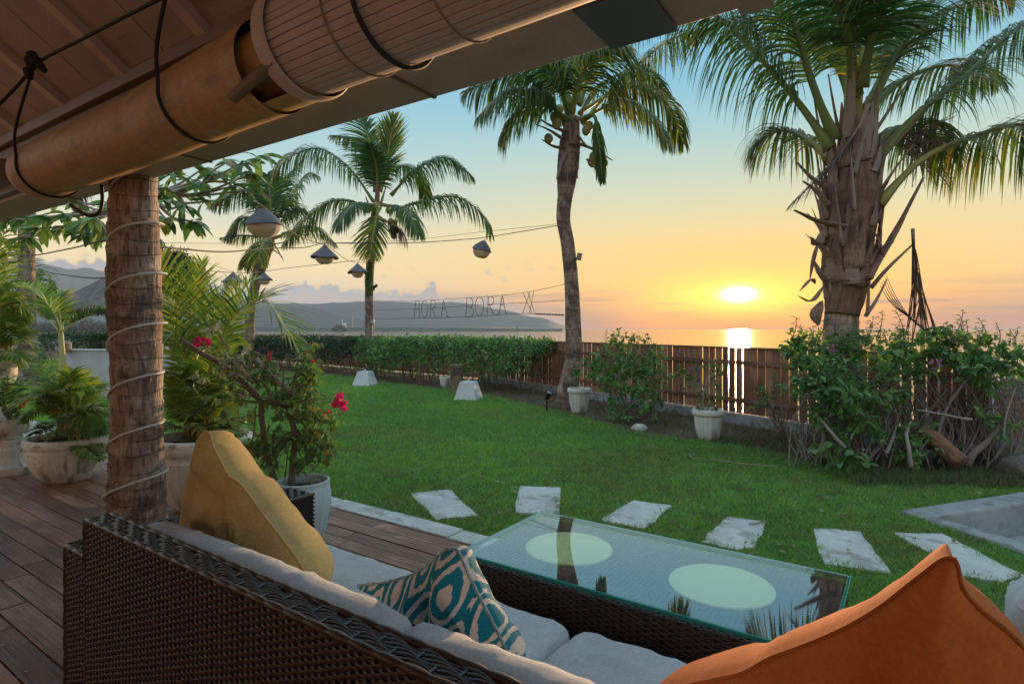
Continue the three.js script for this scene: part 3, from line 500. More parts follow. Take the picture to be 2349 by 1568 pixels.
// ---------- veranda roof ----------
{
  const hb = EYE + 1.012;                                  // underside of the eaves beam
  const roof = thing('veranda_roof', 'dark wooden veranda roof with boxed eaves beam over the terrace', 'roof', new V3(-1.5, hb, -1.7));
  const yaw = new THREE.Matrix4().makeRotationY(0.02), off = (g, L = -1.2, y = 0, D = 1.76) => g.applyMatrix4(yaw).translate(L, hb + y, -D);
  const joints = [-8.2, -5.35, -3.5, -1.72, -0.40, 0.62, 2.4];
  for (let i = 1; i < joints.length; i++) { const a = joints[i - 1], b = joints[i]; part(roof, 'soffit_board', off(box(b - a - 0.008, 0.03, 0.30, (a + b) / 2 + 1.2, 0.015, 0, 0.003)), M.beam); }
  part(roof, 'patch', off(box(0.24, 0.012, 0.302, -0.77 + 1.2, -0.0075, 0)), M.slate);
  for (const j of [-5.35, -3.5, -1.72]) part(roof, 'cover_strip', off(box(0.018, 0.008, 0.30, j + 1.2, -0.0035, 0)), M.darkWood);
  part(roof, 'end_strip', off(box(0.10, 0.02, 0.312, -0.40 + 1.2, -0.011, 0)), M.beam);
  part(roof, 'fascia', off(box(10.6, 0.16, 0.03, -1.7, 0.112, -0.137)), M.beam);
  part(roof, 'beam', off(box(10.6, 0.34, 0.10, -1.7, 0.20, 0.155)), M.darkWood);  // dark tone stands in for the shadow band between wall plate and rolls
  part(roof, 'wall_plate', off(box(10.6, 0.075, 0.10, -1.7, 0.412, 0.20, 0.01)), mat([0.24, 0.14, 0.095], 0.45, { bumpMap: woodB, bumpScale: 0.002 }));
  // sloping ceiling rising from the beam, in wide panels with battens between
  const pitch = rad(35), mk = (g, l, s) => g.rotateX(pitch).translate(0, 0, 0).applyMatrix4(yaw).translate(l, hb + 0.36 + Math.sin(pitch) * s, -1.62 + Math.cos(pitch) * s);
  const tilt = (w, h, d, l, s, up) => { const g = box(w, h, d); g.translate(0, up, 0); g.rotateX(-pitch); g.applyMatrix4(yaw); g.translate(l, hb + 0.36 + Math.sin(pitch) * s, -1.66 + (l + 1.2) * -0.02 + Math.cos(pitch) * s); return g; };
  for (let i = 0; i < 26; i++) { const l = -8.1 + i * 0.42; part(roof, 'ceiling_panel', tilt(0.412, 0.02, 4.4, l, 1.95, 0.03), M.ceil); }
  for (let i = 0; i < 14; i++) { const l = -8.1 + i * 0.84 + 0.21; part(roof, 'batten', tilt(0.075, 0.05, 4.4, l, 1.95, -0.005), mat([0.62, 0.44, 0.35], 0.7, { bumpMap: woodB, bumpScale: 0.001 })); }
  const ridgeY = hb + 0.36 + Math.sin(pitch) * 4.15, ridgeZ = -1.66 + Math.cos(pitch) * 4.15;
  part(roof, 'rear_slope', metric(new THREE.BoxGeometry(11, 0.05, 4.2).rotateX(pitch).translate(-2.7, ridgeY - Math.sin(pitch) * 2.05, ridgeZ + Math.cos(pitch) * 2.05)), M.ceil);
  part(roof, 'eaves_tiles', metric(new THREE.BoxGeometry(11, 0.06, 4.3).rotateX(-pitch).translate(-2.7, hb + 0.48 + Math.sin(pitch) * 2.05, -1.66 + Math.cos(pitch) * 2.05)), M.thatch);
  // pale board standing in for sky light through the gap beside the beam
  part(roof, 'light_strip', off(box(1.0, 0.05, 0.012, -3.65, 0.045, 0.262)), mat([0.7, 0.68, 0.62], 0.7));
  part(roof, 'tie_beam', box(1.6, 0.16, 0.12, -6.35, hb + 0.17, -1.42, 0.01), mat([0.30, 0.20, 0.145], 0.55, { bumpMap: woodB, bumpScale: 0.002 }));
}
{ // the house wall behind the terrace, which the low sun reaches under the eaves
  const hw = thing('house_wall', 'pale plastered house wall closing the terrace behind the sofa', 'wall', new V3(-3, 0, 3.9));
  part(hw, 'plaster', metric(join([box(7.2, 4.2, 0.2, -6.9, 2.0, 4.0), box(4.6, 4.2, 0.2, 1.6, 2.0, 4.0), box(2.6, 1.9, 0.2, -2.0, 3.15, 4.0)])), mat([0.80, 0.74, 0.66], 0.9, { map: clothC, bumpMap: stoneB, bumpScale: 0.003 }));
  part(hw, 'door', box(2.5, 2.2, 0.05, -2.0, 1.1, 4.02), M.darkWood);
}
// rolled blinds hung under the eaves
{
  const hb = EYE + 1.012, cy = hb + 0.035, ax = (l) => new V3(l, cy - 0.035 * Math.pow(clamp((-l - 2.6) / 2.3, 0, 1.4), 1.5), -1.44 - 0.02 * (l + 1.2) + 0.055 * sstep(l, -3.4, -2.0));
  const b = thing('canvas_blind', 'tan canvas blind rolled up and slung under the eaves beam', 'blind', ax(-3.6));
  const pts = []; for (let i = 0; i <= 10; i++) pts.push(ax(lerp(-4.98, -2.10, i / 10)));
  // a loose roll: its cloth end overlaps, it narrows to a soft point at the far end
  const rr = (t, a) => 0.172 * (0.22 + 0.78 * Math.pow(sstep(t, -0.02, 0.11), 0.6)) * (1 + 0.03 * Math.sin(a * 2 + t * 5) + 0.02 * (n3(t * 14, Math.cos(a) * 1.2 + 3, Math.sin(a) * 1.2) - 0.5) + 0.05 * sstep(Math.cos(a - 4.3), 0.7, 1) * sstep(t, 0.2, 0.5));
  const g = tube(pts, rr, 120, 64, { cap: false });
  part(b, 'canvas_roll', g, M.canvas);
  part(b, 'inner_roll', tube([ax(-2.45).add(new V3(0, 0.01, 0.0)), ax(-1.85).add(new V3(0, 0.01, 0))], (t) => 0.135, 8, 40), M.canvas);
  part(b, 'end_flap', (() => { const q = new THREE.CylinderGeometry(0.174, 0.174, 0.34, 32, 1, true, Math.PI * 1.08, Math.PI * 0.52); q.rotateZ(Math.PI / 2); const c = ax(-2.0); q.translate(c.x, c.y, c.z); return metric(q); })(), M.canvas);
  part(b, 'stick', tube([ax(-2.22).add(new V3(0, -0.128, 0.10)), ax(-1.86).add(new V3(0, -0.098, 0.152))], 0.024, 6, 7), mat([0.22, 0.14, 0.09], 0.7, { bumpMap: woodB, bumpScale: 0.003 }));
  const bx = (l) => new V3(l, cy + 0.025, -1.36);
  const s = thing('bamboo_blind', 'pale ribbed bamboo blind rolled up beside the canvas one under the eaves', 'blind', bx(0));
  const slats = [], r = rng(19), RR = 0.185;
  for (let i = 0; i < 42; i++) { const a = i / 42 * Math.PI * 2, c0 = bx(-1.90), c1 = bx(1.9), k = 1 + (r() - 0.5) * 0.018, dl = c1.clone().sub(c0), sw = 0.0262 + r() * 0.001, g = new RoundedBoxGeometry(dl.length(), sw, 0.011, 2, 0.0045); g.rotateX(-a + (r() - 0.5) * 0.06); g.translate(0, Math.sin(a) * RR * k, Math.cos(a) * RR * k); g.rotateY(Math.atan2(-dl.z, dl.x)); const md = c0.add(c1).multiplyScalar(0.5); g.translate(md.x, md.y, md.z); part(s, 'slat', metric(g, r() * 5, r() * 5), M.bamboo); }
  part(s, 'core', tube([bx(-1.82), bx(1.9)], RR - 0.008, 2, 32), M.darkWood);
  const pr = [[0.10, 0.0], [0.165, -0.012], [0.196, 0.0], [0.205, 0.025], [0.208, 0.075], [0.202, 0.085]]; const cg = lathe(prof(pr, 24), 48); cg.rotateZ(-Math.PI / 2); { const c = bx(-1.93); cg.translate(c.x, c.y, c.z); } part(s, 'end_ring', cg, M.bamboo);
  for (const l of [-1.55, -1.12, -0.42, 0.2]) { const c = bx(l), tg = new THREE.TorusGeometry(RR + 0.009, 0.0035, 6, 48); tg.rotateY(Math.PI / 2); tg.translate(c.x, c.y, c.z); part(s, 'binding', tg, mat([0.3, 0.2, 0.15], 0.8)); }
  // cords that sling the rolls from the ceiling
  const sling = (l, R, lbl, from, ax2 = ax) => { const c = ax2(l), P = [from, c.clone().add(new V3(0, 0.16, R * 1.02))]; for (let i = 0; i <= 8; i++) { const a = lerp(0.15, -2.6, i / 8); P.push(c.clone().add(new V3(0, Math.sin(a) * R, Math.cos(a) * R))); } const t = thing('sling_cord', lbl, 'cord', P[0].clone()); part(t, 'loop', tube(P, 0.0085, 70, 7), M.cord); };
  sling(-4.50, 0.183, 'black cord slung round the canvas roll near its far left end', at(70, 168, 3.32));
  sling(-2.70, 0.184, 'black cord slung round the middle of the tan canvas roll', at(389, -60, 2.5));
  sling(-1.40, 0.202, 'dark twisted cord slung round the pale bamboo roll', at(858, -60, 1.75), bx);
  // the pulling rope, its pulley and knot
  const pr2 = thing('pulling_rope', 'black pulling rope running slantwise under the ceiling panels', 'rope', at(75, 145, 3.2));
  part(pr2, 'rope', tube([at(-60, 290, 3.1), at(0, 236, 3.15), at(66, 166, 3.2), at(78, 150, 3.2), at(200, 83, 2.95), at(372, -6, 2.6)], 0.0085, 60, 7), M.cord);
  const k = thing('knotted_pulley', 'dark knotted cord and pulley hanging where the pulling rope bends', 'pulley', at(75, 150, 3.18));
  part(k, 'knot', join([[72, 128, 0.028], [66, 138, 0.026], [80, 140, 0.030], [70, 152, 0.024], [92, 152, 0.022], [99, 160, 0.018], [64, 164, 0.026], [66, 176, 0.02]].map(([u, v, q]) => { const p = at(u, v, 3.17); return new THREE.DodecahedronGeometry(q, 1).translate(p.x, p.y, p.z); })), M.cord);
  const ec = thing('black_cable', 'thick black electric cable looping below the eaves beam beside the palm post', 'cable', at(215, 490, 4.1));
  part(ec, 'loop', tube([at(160, 470, 4.15), at(185, 487, 4.1), at(208, 495, 4.1), at(226, 487, 4.1), at(233, 465, 4.1), at(232, 425, 4.1)], 0.013, 40, 8), M.black);
}
// the palm trunk that carries the eaves
{
  const c = (() => { const k = 1.78 / (0.8221 - 0.645 * 0.5693); return cw(-0.645 * k, k, 0); })();
  const t = thing('palm_trunk_post', 'rough palm trunk post wound with white rope light holding the eaves', 'post', c);
  const R = (tt, a) => { const h = tt * 2.46, ring = Math.pow(((h * 6.2 + 1.1 * vnoise(h * 1.3, 5) + 0.22 * Math.sin(a + h * 1.3) + 0.35 * vnoise(Math.cos(a) * 1.5 + 3, h * 2 + Math.sin(a))) % 1), 1.8); return 0.163 - 0.018 * tt + 0.008 * Math.sin(h * 4 + 1) + 0.009 * ring + 0.012 * (n3(Math.cos(a) * 1.5 + 4, h * 2.3, Math.sin(a) * 1.5) - 0.5) - 0.014 * sstep(n3(Math.cos(a) * 2.4 + 9, h * 4.1, Math.sin(a) * 2.4), 0.63, 0.72); };
  part(t, 'trunk', tube([c.clone(), c.clone().add(new V3(0.01, 0.9, 0)), c.clone().add(new V3(-0.01, 1.7, 0.01)), c.clone().add(new V3(-0.02, 2.46, 0.01))], R, 190, 72), M.barkNear);
  const P = []; for (let i = 0; i <= 130; i++) { const h = 0.02 + i / 130 * 2.35, a = -h * Math.PI * 2 / 0.335 + 0.9, q = R(h / 2.46, 0) + 0.012; P.push(new V3(c.x + Math.cos(a) * q, h + 0.05 * Math.sin(a + 1.0), c.z + Math.sin(a) * q)); }
  part(t, 'rope_light', tube(P, 0.0075, 900, 7), M.rope);
}

// ---------- wicker, cushions ----------
// woven strands over upright stakes in the plane z = 0, facing +z
function weave(w, h, { sx = 0.024, row = 0.0092, amp = 0.0040, sw = 0.0050, seed = 1, twill = 0 } = {}) {
  const r = rng(seed), pos = [], idx = [], nx = Math.round(w / sx) * 4, ny = Math.round(h / row), dx = w / nx, dy = h / ny;
  for (let j = 0; j < ny; j++) {
    const y = -h / 2 + (j + 0.5) * dy, ph = twill ? j * twill * Math.PI : (j % 2) * Math.PI, b = (r() - 0.5) * 0.0012;
    for (let i = 0; i <= nx; i++) {
      const x = -w / 2 + i * dx, s = Math.sin(x / sx * Math.PI + ph), z = amp * Math.sign(s) * Math.pow(Math.abs(s), 0.7) + b, yy = y + (vnoise(i * 0.21, j * 3.3) - 0.5) * 0.0028;
      const k = pos.length / 3; pos.push(x, yy - sw, z - 0.0016, x, yy, z + 0.0022, x, yy + sw, z - 0.0016);
      if (i) idx.push(k - 3, k, k - 2, k, k + 1, k - 2, k - 2, k + 1, k - 1, k + 1, k + 2, k - 1);
    }
  }
  const g = new THREE.BufferGeometry(); g.setAttribute('position', new THREE.Float32BufferAttribute(pos, 3)); g.setIndex(idx); g.computeVertexNormals();
  const st = []; for (let x = -w / 2 + sx / 2; x < w / 2; x += sx) st.push(new THREE.BoxGeometry(0.0065, h, 0.0035).translate(x, 0, -0.001));
  return [g, join(st)];
}
function wickerFace(t, w, h, m, o = {}) {
  const [a, b] = weave(w, h, o); a.applyMatrix4(m); b.applyMatrix4(m);
  part(t, 'weave', a, M.wicker, false, 'stuff'); part(t, 'stakes', b, M.wicker, false, 'stuff');
}
const face = (x, y, z, ry = 0, rx = 0, rz = 0) => new THREE.Matrix4().makeRotationFromEuler(new THREE.Euler(rx, ry, rz, 'YXZ')).setPosition(x, y, z);
function wickerBox(t, l0, l1, d0, d1, y0, y1, faces, o = {}) {   // solid dark core with woven faces: b(ack, towards -D), f(ront), l, r, t
  const i = 0.006, cx = (l0 + l1) / 2, cy = (y0 + y1) / 2, cz = -(d0 + d1) / 2;
  part(t, 'core', box(l1 - l0 - 2 * i, y1 - y0 - 2 * i, d1 - d0 - 2 * i, cx, cy, cz), M.wickerDark);
  if (faces.includes('b')) wickerFace(t, l1 - l0, y1 - y0, face(cx, cy, -d0, 0), o);
  if (faces.includes('f')) wickerFace(t, l1 - l0, y1 - y0, face(cx, cy, -d1, Math.PI), o);
  if (faces.includes('l')) wickerFace(t, d1 - d0, y1 - y0, face(l0, cy, cz, -Math.PI / 2), o);
  if (faces.includes('r')) wickerFace(t, d1 - d0, y1 - y0, face(l1, cy, cz, Math.PI / 2), o);
  if (faces.includes('t')) wickerFace(t, l1 - l0, d1 - d0, face(cx, y1, cz, 0, -Math.PI / 2), { sx: 0.030, row: 0.0125, sw: 0.006, amp: 0.005, twill: 0.66, ...o });
}
const edgeRope = (t, a, b, r = 0.0095) => { const n = Math.round(a.distanceTo(b) / 0.012), g = tube([a, b], (q) => r * (0.82 + 0.28 * Math.abs(Math.sin(q * n * 0.5))), Math.min(n * 3, 700), 8); part(t, 'edge', g, M.wicker); };
{
  const s = thing('wicker_sofa', 'long dark brown wicker sofa seen from behind, with white seat pads', 'sofa', new V3(-0.95, 0, -1.25));
  wickerBox(s, -2.325, 0.52, 0.804, 0.880, 0.06, 0.75, 'bl', { seed: 2 });
  wickerFace(s, 2.845, 0.078, face(-0.9025, 0.75, -0.842, 0, -Math.PI / 2), { sx: 0.055, row: 0.0088, sw: 0.0047, amp: 0.0040, twill: 0.36 });
  edgeRope(s, new V3(-2.325, 0.749, -0.805), new V3(0.52, 0.749, -0.805)); edgeRope(s, new V3(-2.325, 0.749, -0.879), new V3(0.52, 0.749, -0.879));
  edgeRope(s, new V3(-2.325, 0.75, -0.804), new V3(-2.325, 0.6, -0.804));
  wickerBox(s, -2.50, -2.325, 0.804, 1.72, 0.06, 0.624, 'bltf', { seed: 5 });
  edgeRope(s, new V3(-2.50, 0.623, -0.805), new V3(-2.325, 0.623, -0.805)); edgeRope(s, new V3(-2.50, 0.623, -0.805), new V3(-2.50, 0.623, -1.72)); edgeRope(s, new V3(-2.325, 0.623, -0.88), new V3(-2.325, 0.623, -1.72)); edgeRope(s, new V3(-2.50, 0.62, -0.805), new V3(-2.50, 0.06, -0.805));
  wickerBox(s, -2.325, 0.52, 0.88, 1.70, 0.06, 0.27, 'f', { seed: 6 });
  for (const [l, d] of [[-2.44, 0.86], [-2.44, 1.66], [0.46, 0.86], [0.46, 1.54]]) part(s, 'foot', box(0.06, 0.06, 0.06, l, 0.03, -d), M.black);
}
function softBox(w, h, d, rr, seed, puff = 0.02, wr = 0.006) {
  const g0 = new RoundedBoxGeometry(w, h, d, 8, rr); let g = metric(g0); const n = g.attributes.normal, p = g.attributes.position;
  // finer skin so that folds show
  const nx = Math.max(4, Math.round(w / 0.025)), ny = Math.max(4, Math.round(h / 0.025)), nz = Math.max(4, Math.round(d / 0.025));
  g = new THREE.BoxGeometry(w, h, d, nx, ny, nz); const q = g.attributes.position;
  for (let i = 0; i < q.count; i++) {
    const v = new V3(q.getX(i), q.getY(i), q.getZ(i)), c = new V3(clamp(v.x, -w / 2 + rr, w / 2 - rr), clamp(v.y, -h / 2 + rr, h / 2 - rr), clamp(v.z, -d / 2 + rr, d / 2 - rr)), o = v.clone().sub(c);
    if (o.lengthSq() > 1e-9) { o.normalize().multiplyScalar(rr); v.copy(c).add(o); }
    const fx = Math.cos(v.x / w * Math.PI), fy = Math.cos(v.y / h * Math.PI), fz = Math.cos(v.z / d * Math.PI), nn = o.lengthSq() > 1e-9 ? o.clone().normalize() : new V3();
    v.x += nn.x * puff * Math.sqrt(Math.max(fy * fz, 0)); v.y += nn.y * puff * Math.sqrt(Math.max(fx * fz, 0)); v.z += nn.z * puff * Math.sqrt(Math.max(fx * fy, 0));
    const e = wr * ((vnoise(v.x * 6 + seed, (v.y + v.z) * 9) - 0.5) * 1.0 + (Math.pow(ridgeN(fbm(v.x * 7 + v.z * 3 + seed, v.z * 6 - v.x * 3 + v.y * 9, 256, 256, 3)), 6) - 0.2) * 1.3 + (vnoise(v.x * 30 + seed, (v.y - v.z) * 24) - 0.5) * 0.6);
    v.addScaledVector(nn, e); q.setXYZ(i, v.x, v.y, v.z);
  }
  g = g.toNonIndexed(); g.deleteAttribute('normal'); g.deleteAttribute('uv'); g = mergeVertices(g, 1e-5); g.computeVertexNormals();
  return metric(g.toNonIndexed());
}
function loopCord(w, d, rr, r0, seed, y) { const P = []; for (let i = 0; i < 64; i++) { const a = i / 64 * Math.PI * 2, c = Math.cos(a), s = Math.sin(a), k = 1 / Math.pow(Math.pow(Math.abs(c), 10) + Math.pow(Math.abs(s), 10), 0.1); P.push(new V3(c * k * (w / 2 - 0.004), y + 0.004 * (vnoise(i * 0.7, seed) - 0.5), s * k * (d / 2 - 0.004))); } const cv = new THREE.CatmullRomCurve3(P, true); return new THREE.TubeGeometry(cv, 260, r0, 6, true); }
function boxCushion(name, label, w, h, d, pos, rx, seed, m = M.cushion, cat = 'cushion', group = null, upright = false) {
  const t = thing(name, label, cat, pos, group);
  const mx = new THREE.Matrix4().makeRotationX(rx).setPosition(pos);
  const body = softBox(w, h, d, Math.min(h, d) * 0.30, seed); body.applyMatrix4(mx); part(t, 'cover', body, m);
  for (const sgn of [-1, 1]) { const l = upright ? loopCord(w, h, 0.05, 0.0035, seed, sgn * d * 0.36).applyMatrix4(new THREE.Matrix4().makeRotationX(Math.PI / 2)) : loopCord(w, d, 0.05, 0.0035, seed, sgn * h * 0.36); l.applyMatrix4(mx); part(t, 'piping', l, m); }
  return t;
}
boxCushion('back_cushion', 'longer grey-white back cushion behind the mustard pillow on the wicker sofa', 1.24, 0.40, 0.13, new V3(-1.60, 0.520, -0.952), -0.03, 3, M.cushion, 'cushion', 'white back cushions of the wicker sofa', true);
boxCushion('back_cushion', 'grey-white back cushion with a frayed corner, between the patterned pillow and the orange one', 1.36, 0.40, 0.13, new V3(-0.285, 0.515, -0.952), -0.03, 8, M.cushion, 'cushion', 'white back cushions of the wicker sofa', true);
boxCushion('seat_cushion', 'white seat cushion right of the mustard pillow at the far end of the sofa', 1.36, 0.15, 0.74, new V3(-1.62, 0.345, -1.345), 0, 13, M.cushion, 'cushion', 'white seat cushions of the wicker sofa');
boxCushion('seat_cushion', 'white seat cushion in front of the table, between the patterned and the orange pillow', 1.38, 0.15, 0.74, new V3(-0.22, 0.345, -1.345), 0, 17, M.cushion, 'cushion', 'white seat cushions of the wicker sofa');
{ const p = at(2575, 1512, 1.75); boxCushion('chair_cushion', 'pale blue-white cushion cut off by the right edge of the photo, on a wicker chair', 0.5, 0.36, 0.30, p, 0.0, 23, M.cushion, 'cushion');
  const c = thing('wicker_chair', 'wicker chair under the pale cushion at the right edge, behind the orange pillow', 'chair', new V3(p.x, 0, p.z)); wickerBox(c, p.x - 0.26, p.x + 0.36, -p.z - 0.16, -p.z + 0.3, 0.04, p.y - 0.185, 'blft', { seed: 12 }); }
// a filled pillow: the near seam outline lies in a plane, both faces bulge from it
function pillow(name, label, px, planeP, planeN, tF, tB, m, seed, uvTurn = 0) {
  const n = planeN.clone().normalize(), e1 = new V3(1, 0, 0).addScaledVector(n, -n.x).normalize(), e2 = new V3().crossVectors(n, e1).normalize(), eye = new V3(0, EYE, 0);
  const P3 = px.map(([u, v]) => { const d = at(u, v, 1).sub(eye); return eye.clone().addScaledVector(d, planeP.clone().sub(eye).dot(n) / d.dot(n)); });
  const flat = P3.map((p) => new V3(p.clone().sub(planeP).dot(e1), p.clone().sub(planeP).dot(e2), 0));
  const cv = new THREE.CatmullRomCurve3(flat, true, 'centripetal'), N = 176, K = 40, O = cv.getSpacedPoints(N).slice(0, N);
  const c = O.reduce((a, p) => a.add(p), new V3()).multiplyScalar(1 / N), pos = [], uv = [], idx = [];
  const dist = (x, y) => { let b = 1e9; for (let i = 0; i < N; i++) { const a = O[i], q = O[(i + 1) % N], dx = q.x - a.x, dy = q.y - a.y, t = clamp(((x - a.x) * dx + (y - a.y) * dy) / (dx * dx + dy * dy), 0, 1); b = Math.min(b, Math.hypot(x - a.x - dx * t, y - a.y - dy * t)); } return b; };
  let R = 0; for (let i = 0; i <= 6; i++) R = Math.max(R, dist(c.x + (i - 3) * 0.02, c.y)); R *= 0.92;
  const rf = rng(seed * 31 + 7), creases = Array.from({ length: 22 }, () => { const o = O[Math.floor(rf() * N)], a = Math.atan2(c.y - o.y, c.x - o.x) + (rf() - 0.5) * 1.3; return { x: o.x, y: o.y, dx: Math.cos(a), dy: Math.sin(a), L: 0.10 + 0.2 * rf(), A: (rf() < 0.6 ? 1 : -1) * (0.005 + 0.008 * rf()), w: 0.012 + 0.014 * rf(), k: (rf() - 0.5) * 5 }; });
  const crease = (x, y) => { let s = 0; for (const f of creases) { const px = x - f.x, py = y - f.y, l = px * f.dx + py * f.dy, q = -px * f.dy + py * f.dx - f.k * l * l * 0.5; if (l < 0 || l > f.L * 1.6) continue; s += f.A * Math.exp(-((q / f.w) ** 2)) * Math.sin(Math.PI * Math.min(l / f.L / 1.6, 1)); } return s; };
  const cu = Math.cos(uvTurn), su = Math.sin(uvTurn);
  for (const s of [1, -1]) {
    const base = pos.length / 3;
    for (let j = 0; j <= K; j++) for (let i = 0; i < N; i++) {
      const f = 1 - Math.pow(1 - j / K, 1.0), x = lerp(O[i].x, c.x, f), y = lerp(O[i].y, c.y, f), d = j === 0 ? 0 : dist(x, y), k = Math.min(d / R, 1);
      let t = (s > 0 ? tF : tB) * Math.pow(1 - Math.pow(1 - k, 2.2), 0.62);
      const fold = (vnoise(x * 8 + seed, y * 5 + seed * 3 + s) - 0.5) * 0.042 + (Math.pow(ridgeN(fbm(x * 4.5 + y * 2 + seed * 1.7, y * 4 - x * 2.5 + s * 3 + seed, 256, 256, 3)), 5) - 0.2) * 0.042 + (vnoise(x * 22 + y * 9 + seed, y * 13) - 0.5) * 0.008;
      t += (fold + crease(x, y)) * Math.min(1, k * 3) * (s > 0 ? 0.8 : 0.5);
      const q = planeP.clone().addScaledVector(e1, x).addScaledVector(e2, y).addScaledVector(n, t * s); pos.push(q.x, q.y, q.z); uv.push(x * cu - y * su, x * su + y * cu);
    }
    for (let j = 0; j < K; j++) for (let i = 0; i < N; i++) { const a = base + j * N + i, b = base + j * N + (i + 1) % N, d = a + N, e = b + N; s > 0 ? idx.push(a, b, d, b, e, d) : idx.push(a, d, b, b, d, e); }
  }
  const g = new THREE.BufferGeometry(); g.setAttribute('position', new THREE.Float32BufferAttribute(pos, 3)); g.setAttribute('uv', new THREE.Float32BufferAttribute(uv, 2)); g.setIndex(idx); g.computeVertexNormals();
  const t = thing(name, label, 'pillow', planeP.clone()); part(t, 'cover', g, m);
  const rim = O.map((o) => planeP.clone().addScaledVector(e1, o.x).addScaledVector(e2, o.y)); part(t, 'piping', new THREE.TubeGeometry(new THREE.CatmullRomCurve3(rim, true), 320, 0.0042, 6, true), m);
  return t;
}
const ikat = (() => {
  const W = 512, H = 512, cw_ = 0.115, ch = 0.25;
  return tex(W, H, (u, v) => {
    const wob = (fbm(u * 70, v * 16, 70, 16, 2) - 0.5) * 0.09;
    // nested pointed ovals, every second column half a step lower
    const oval = (a, b) => { a = Math.abs(((a % 1) + 1) % 1 - 0.5); b = Math.abs(((b % 1) + 1) % 1 - 0.5); let lo = Math.max(2 * a, 2 * b) * 0.999, hi = 1.6; if (lo > 1.55) return 1.6; for (let i = 0; i < 11; i++) { const k = (lo + hi) / 2; (a < k * 0.5 * Math.pow(Math.cos(Math.min(b / k, 0.5) * Math.PI), 0.8)) ? hi = k : lo = k; } return hi; };
    const s = Math.min(oval(u * 2, v * 2), oval(u * 2 + 0.5, v * 2 + 0.5)) + wob;
    const teal = [0.003, 0.215, 0.30], pale = [0.74, 0.64, 0.56];
    const q = s < 0.30 ? 0 : s < 0.56 ? 1 : s < 0.72 ? 0 : s < 0.93 ? 1 : 0;
    return (q ? teal : pale).map((x) => x * (0.78 + 0.4 * fbm(u * 120, v * 120, 120, 120, 2)));
  }, cw_ * 2, ch * 2);
})();
M.ikat = mat([1, 1, 1], 0.9, { map: ikat, bumpMap: clothB, bumpScale: 0.0006 });
const restN = new V3(0, -0.2, 0.98);
pillow('mustard_pillow', 'large mustard yellow pillow with a peaked corner at the left end of the sofa', [[466, 990], [480, 996], [487, 1024], [503, 1054], [523, 1090], [552, 1113], [601, 1179], [649, 1240], [694, 1306], [722, 1375], [640, 1440], [500, 1420], [415, 1330], [403, 1260], [412, 1196], [424, 1130], [440, 1058], [454, 1005]], new V3(-1.8, 0.8, -1.115), restN, 0.055, 0.21, M.mustard, 4);
pillow('patterned_pillow', 'teal and beige ogee patterned pillow in the middle of the sofa', [[1030, 1259], [1050, 1264], [1062, 1290], [1087, 1345], [1120, 1409], [1149, 1467], [1190, 1560], [1130, 1640], [1010, 1560], [940, 1440], [885, 1378], [845, 1358], [820, 1344], [864, 1339], [904, 1330], [944, 1318], [977, 1301], [1006, 1275]], new V3(-0.95, 0.75, -1.135), restN, 0.05, 0.115, M.ikat, 9, 0.35);
pillow('orange_pillow', 'big burnt orange pillow with a peaked corner at the near right end of the sofa', [[2168, 1282], [2186, 1280], [2196, 1300], [2206, 1346], [2250, 1400], [2310, 1448], [2400, 1545], [2470, 1680], [2400, 1850], [2050, 1950], [1650, 1850], [1470, 1720], [1478, 1610], [1560, 1577], [1640, 1558], [1702, 1544], [1764, 1511], [1837, 1484], [1921, 1449], [2009, 1400], [2111, 1322]], new V3(-0.05, 0.8, -1.10), restN, 0.06, 0.23, M.orange, 15);

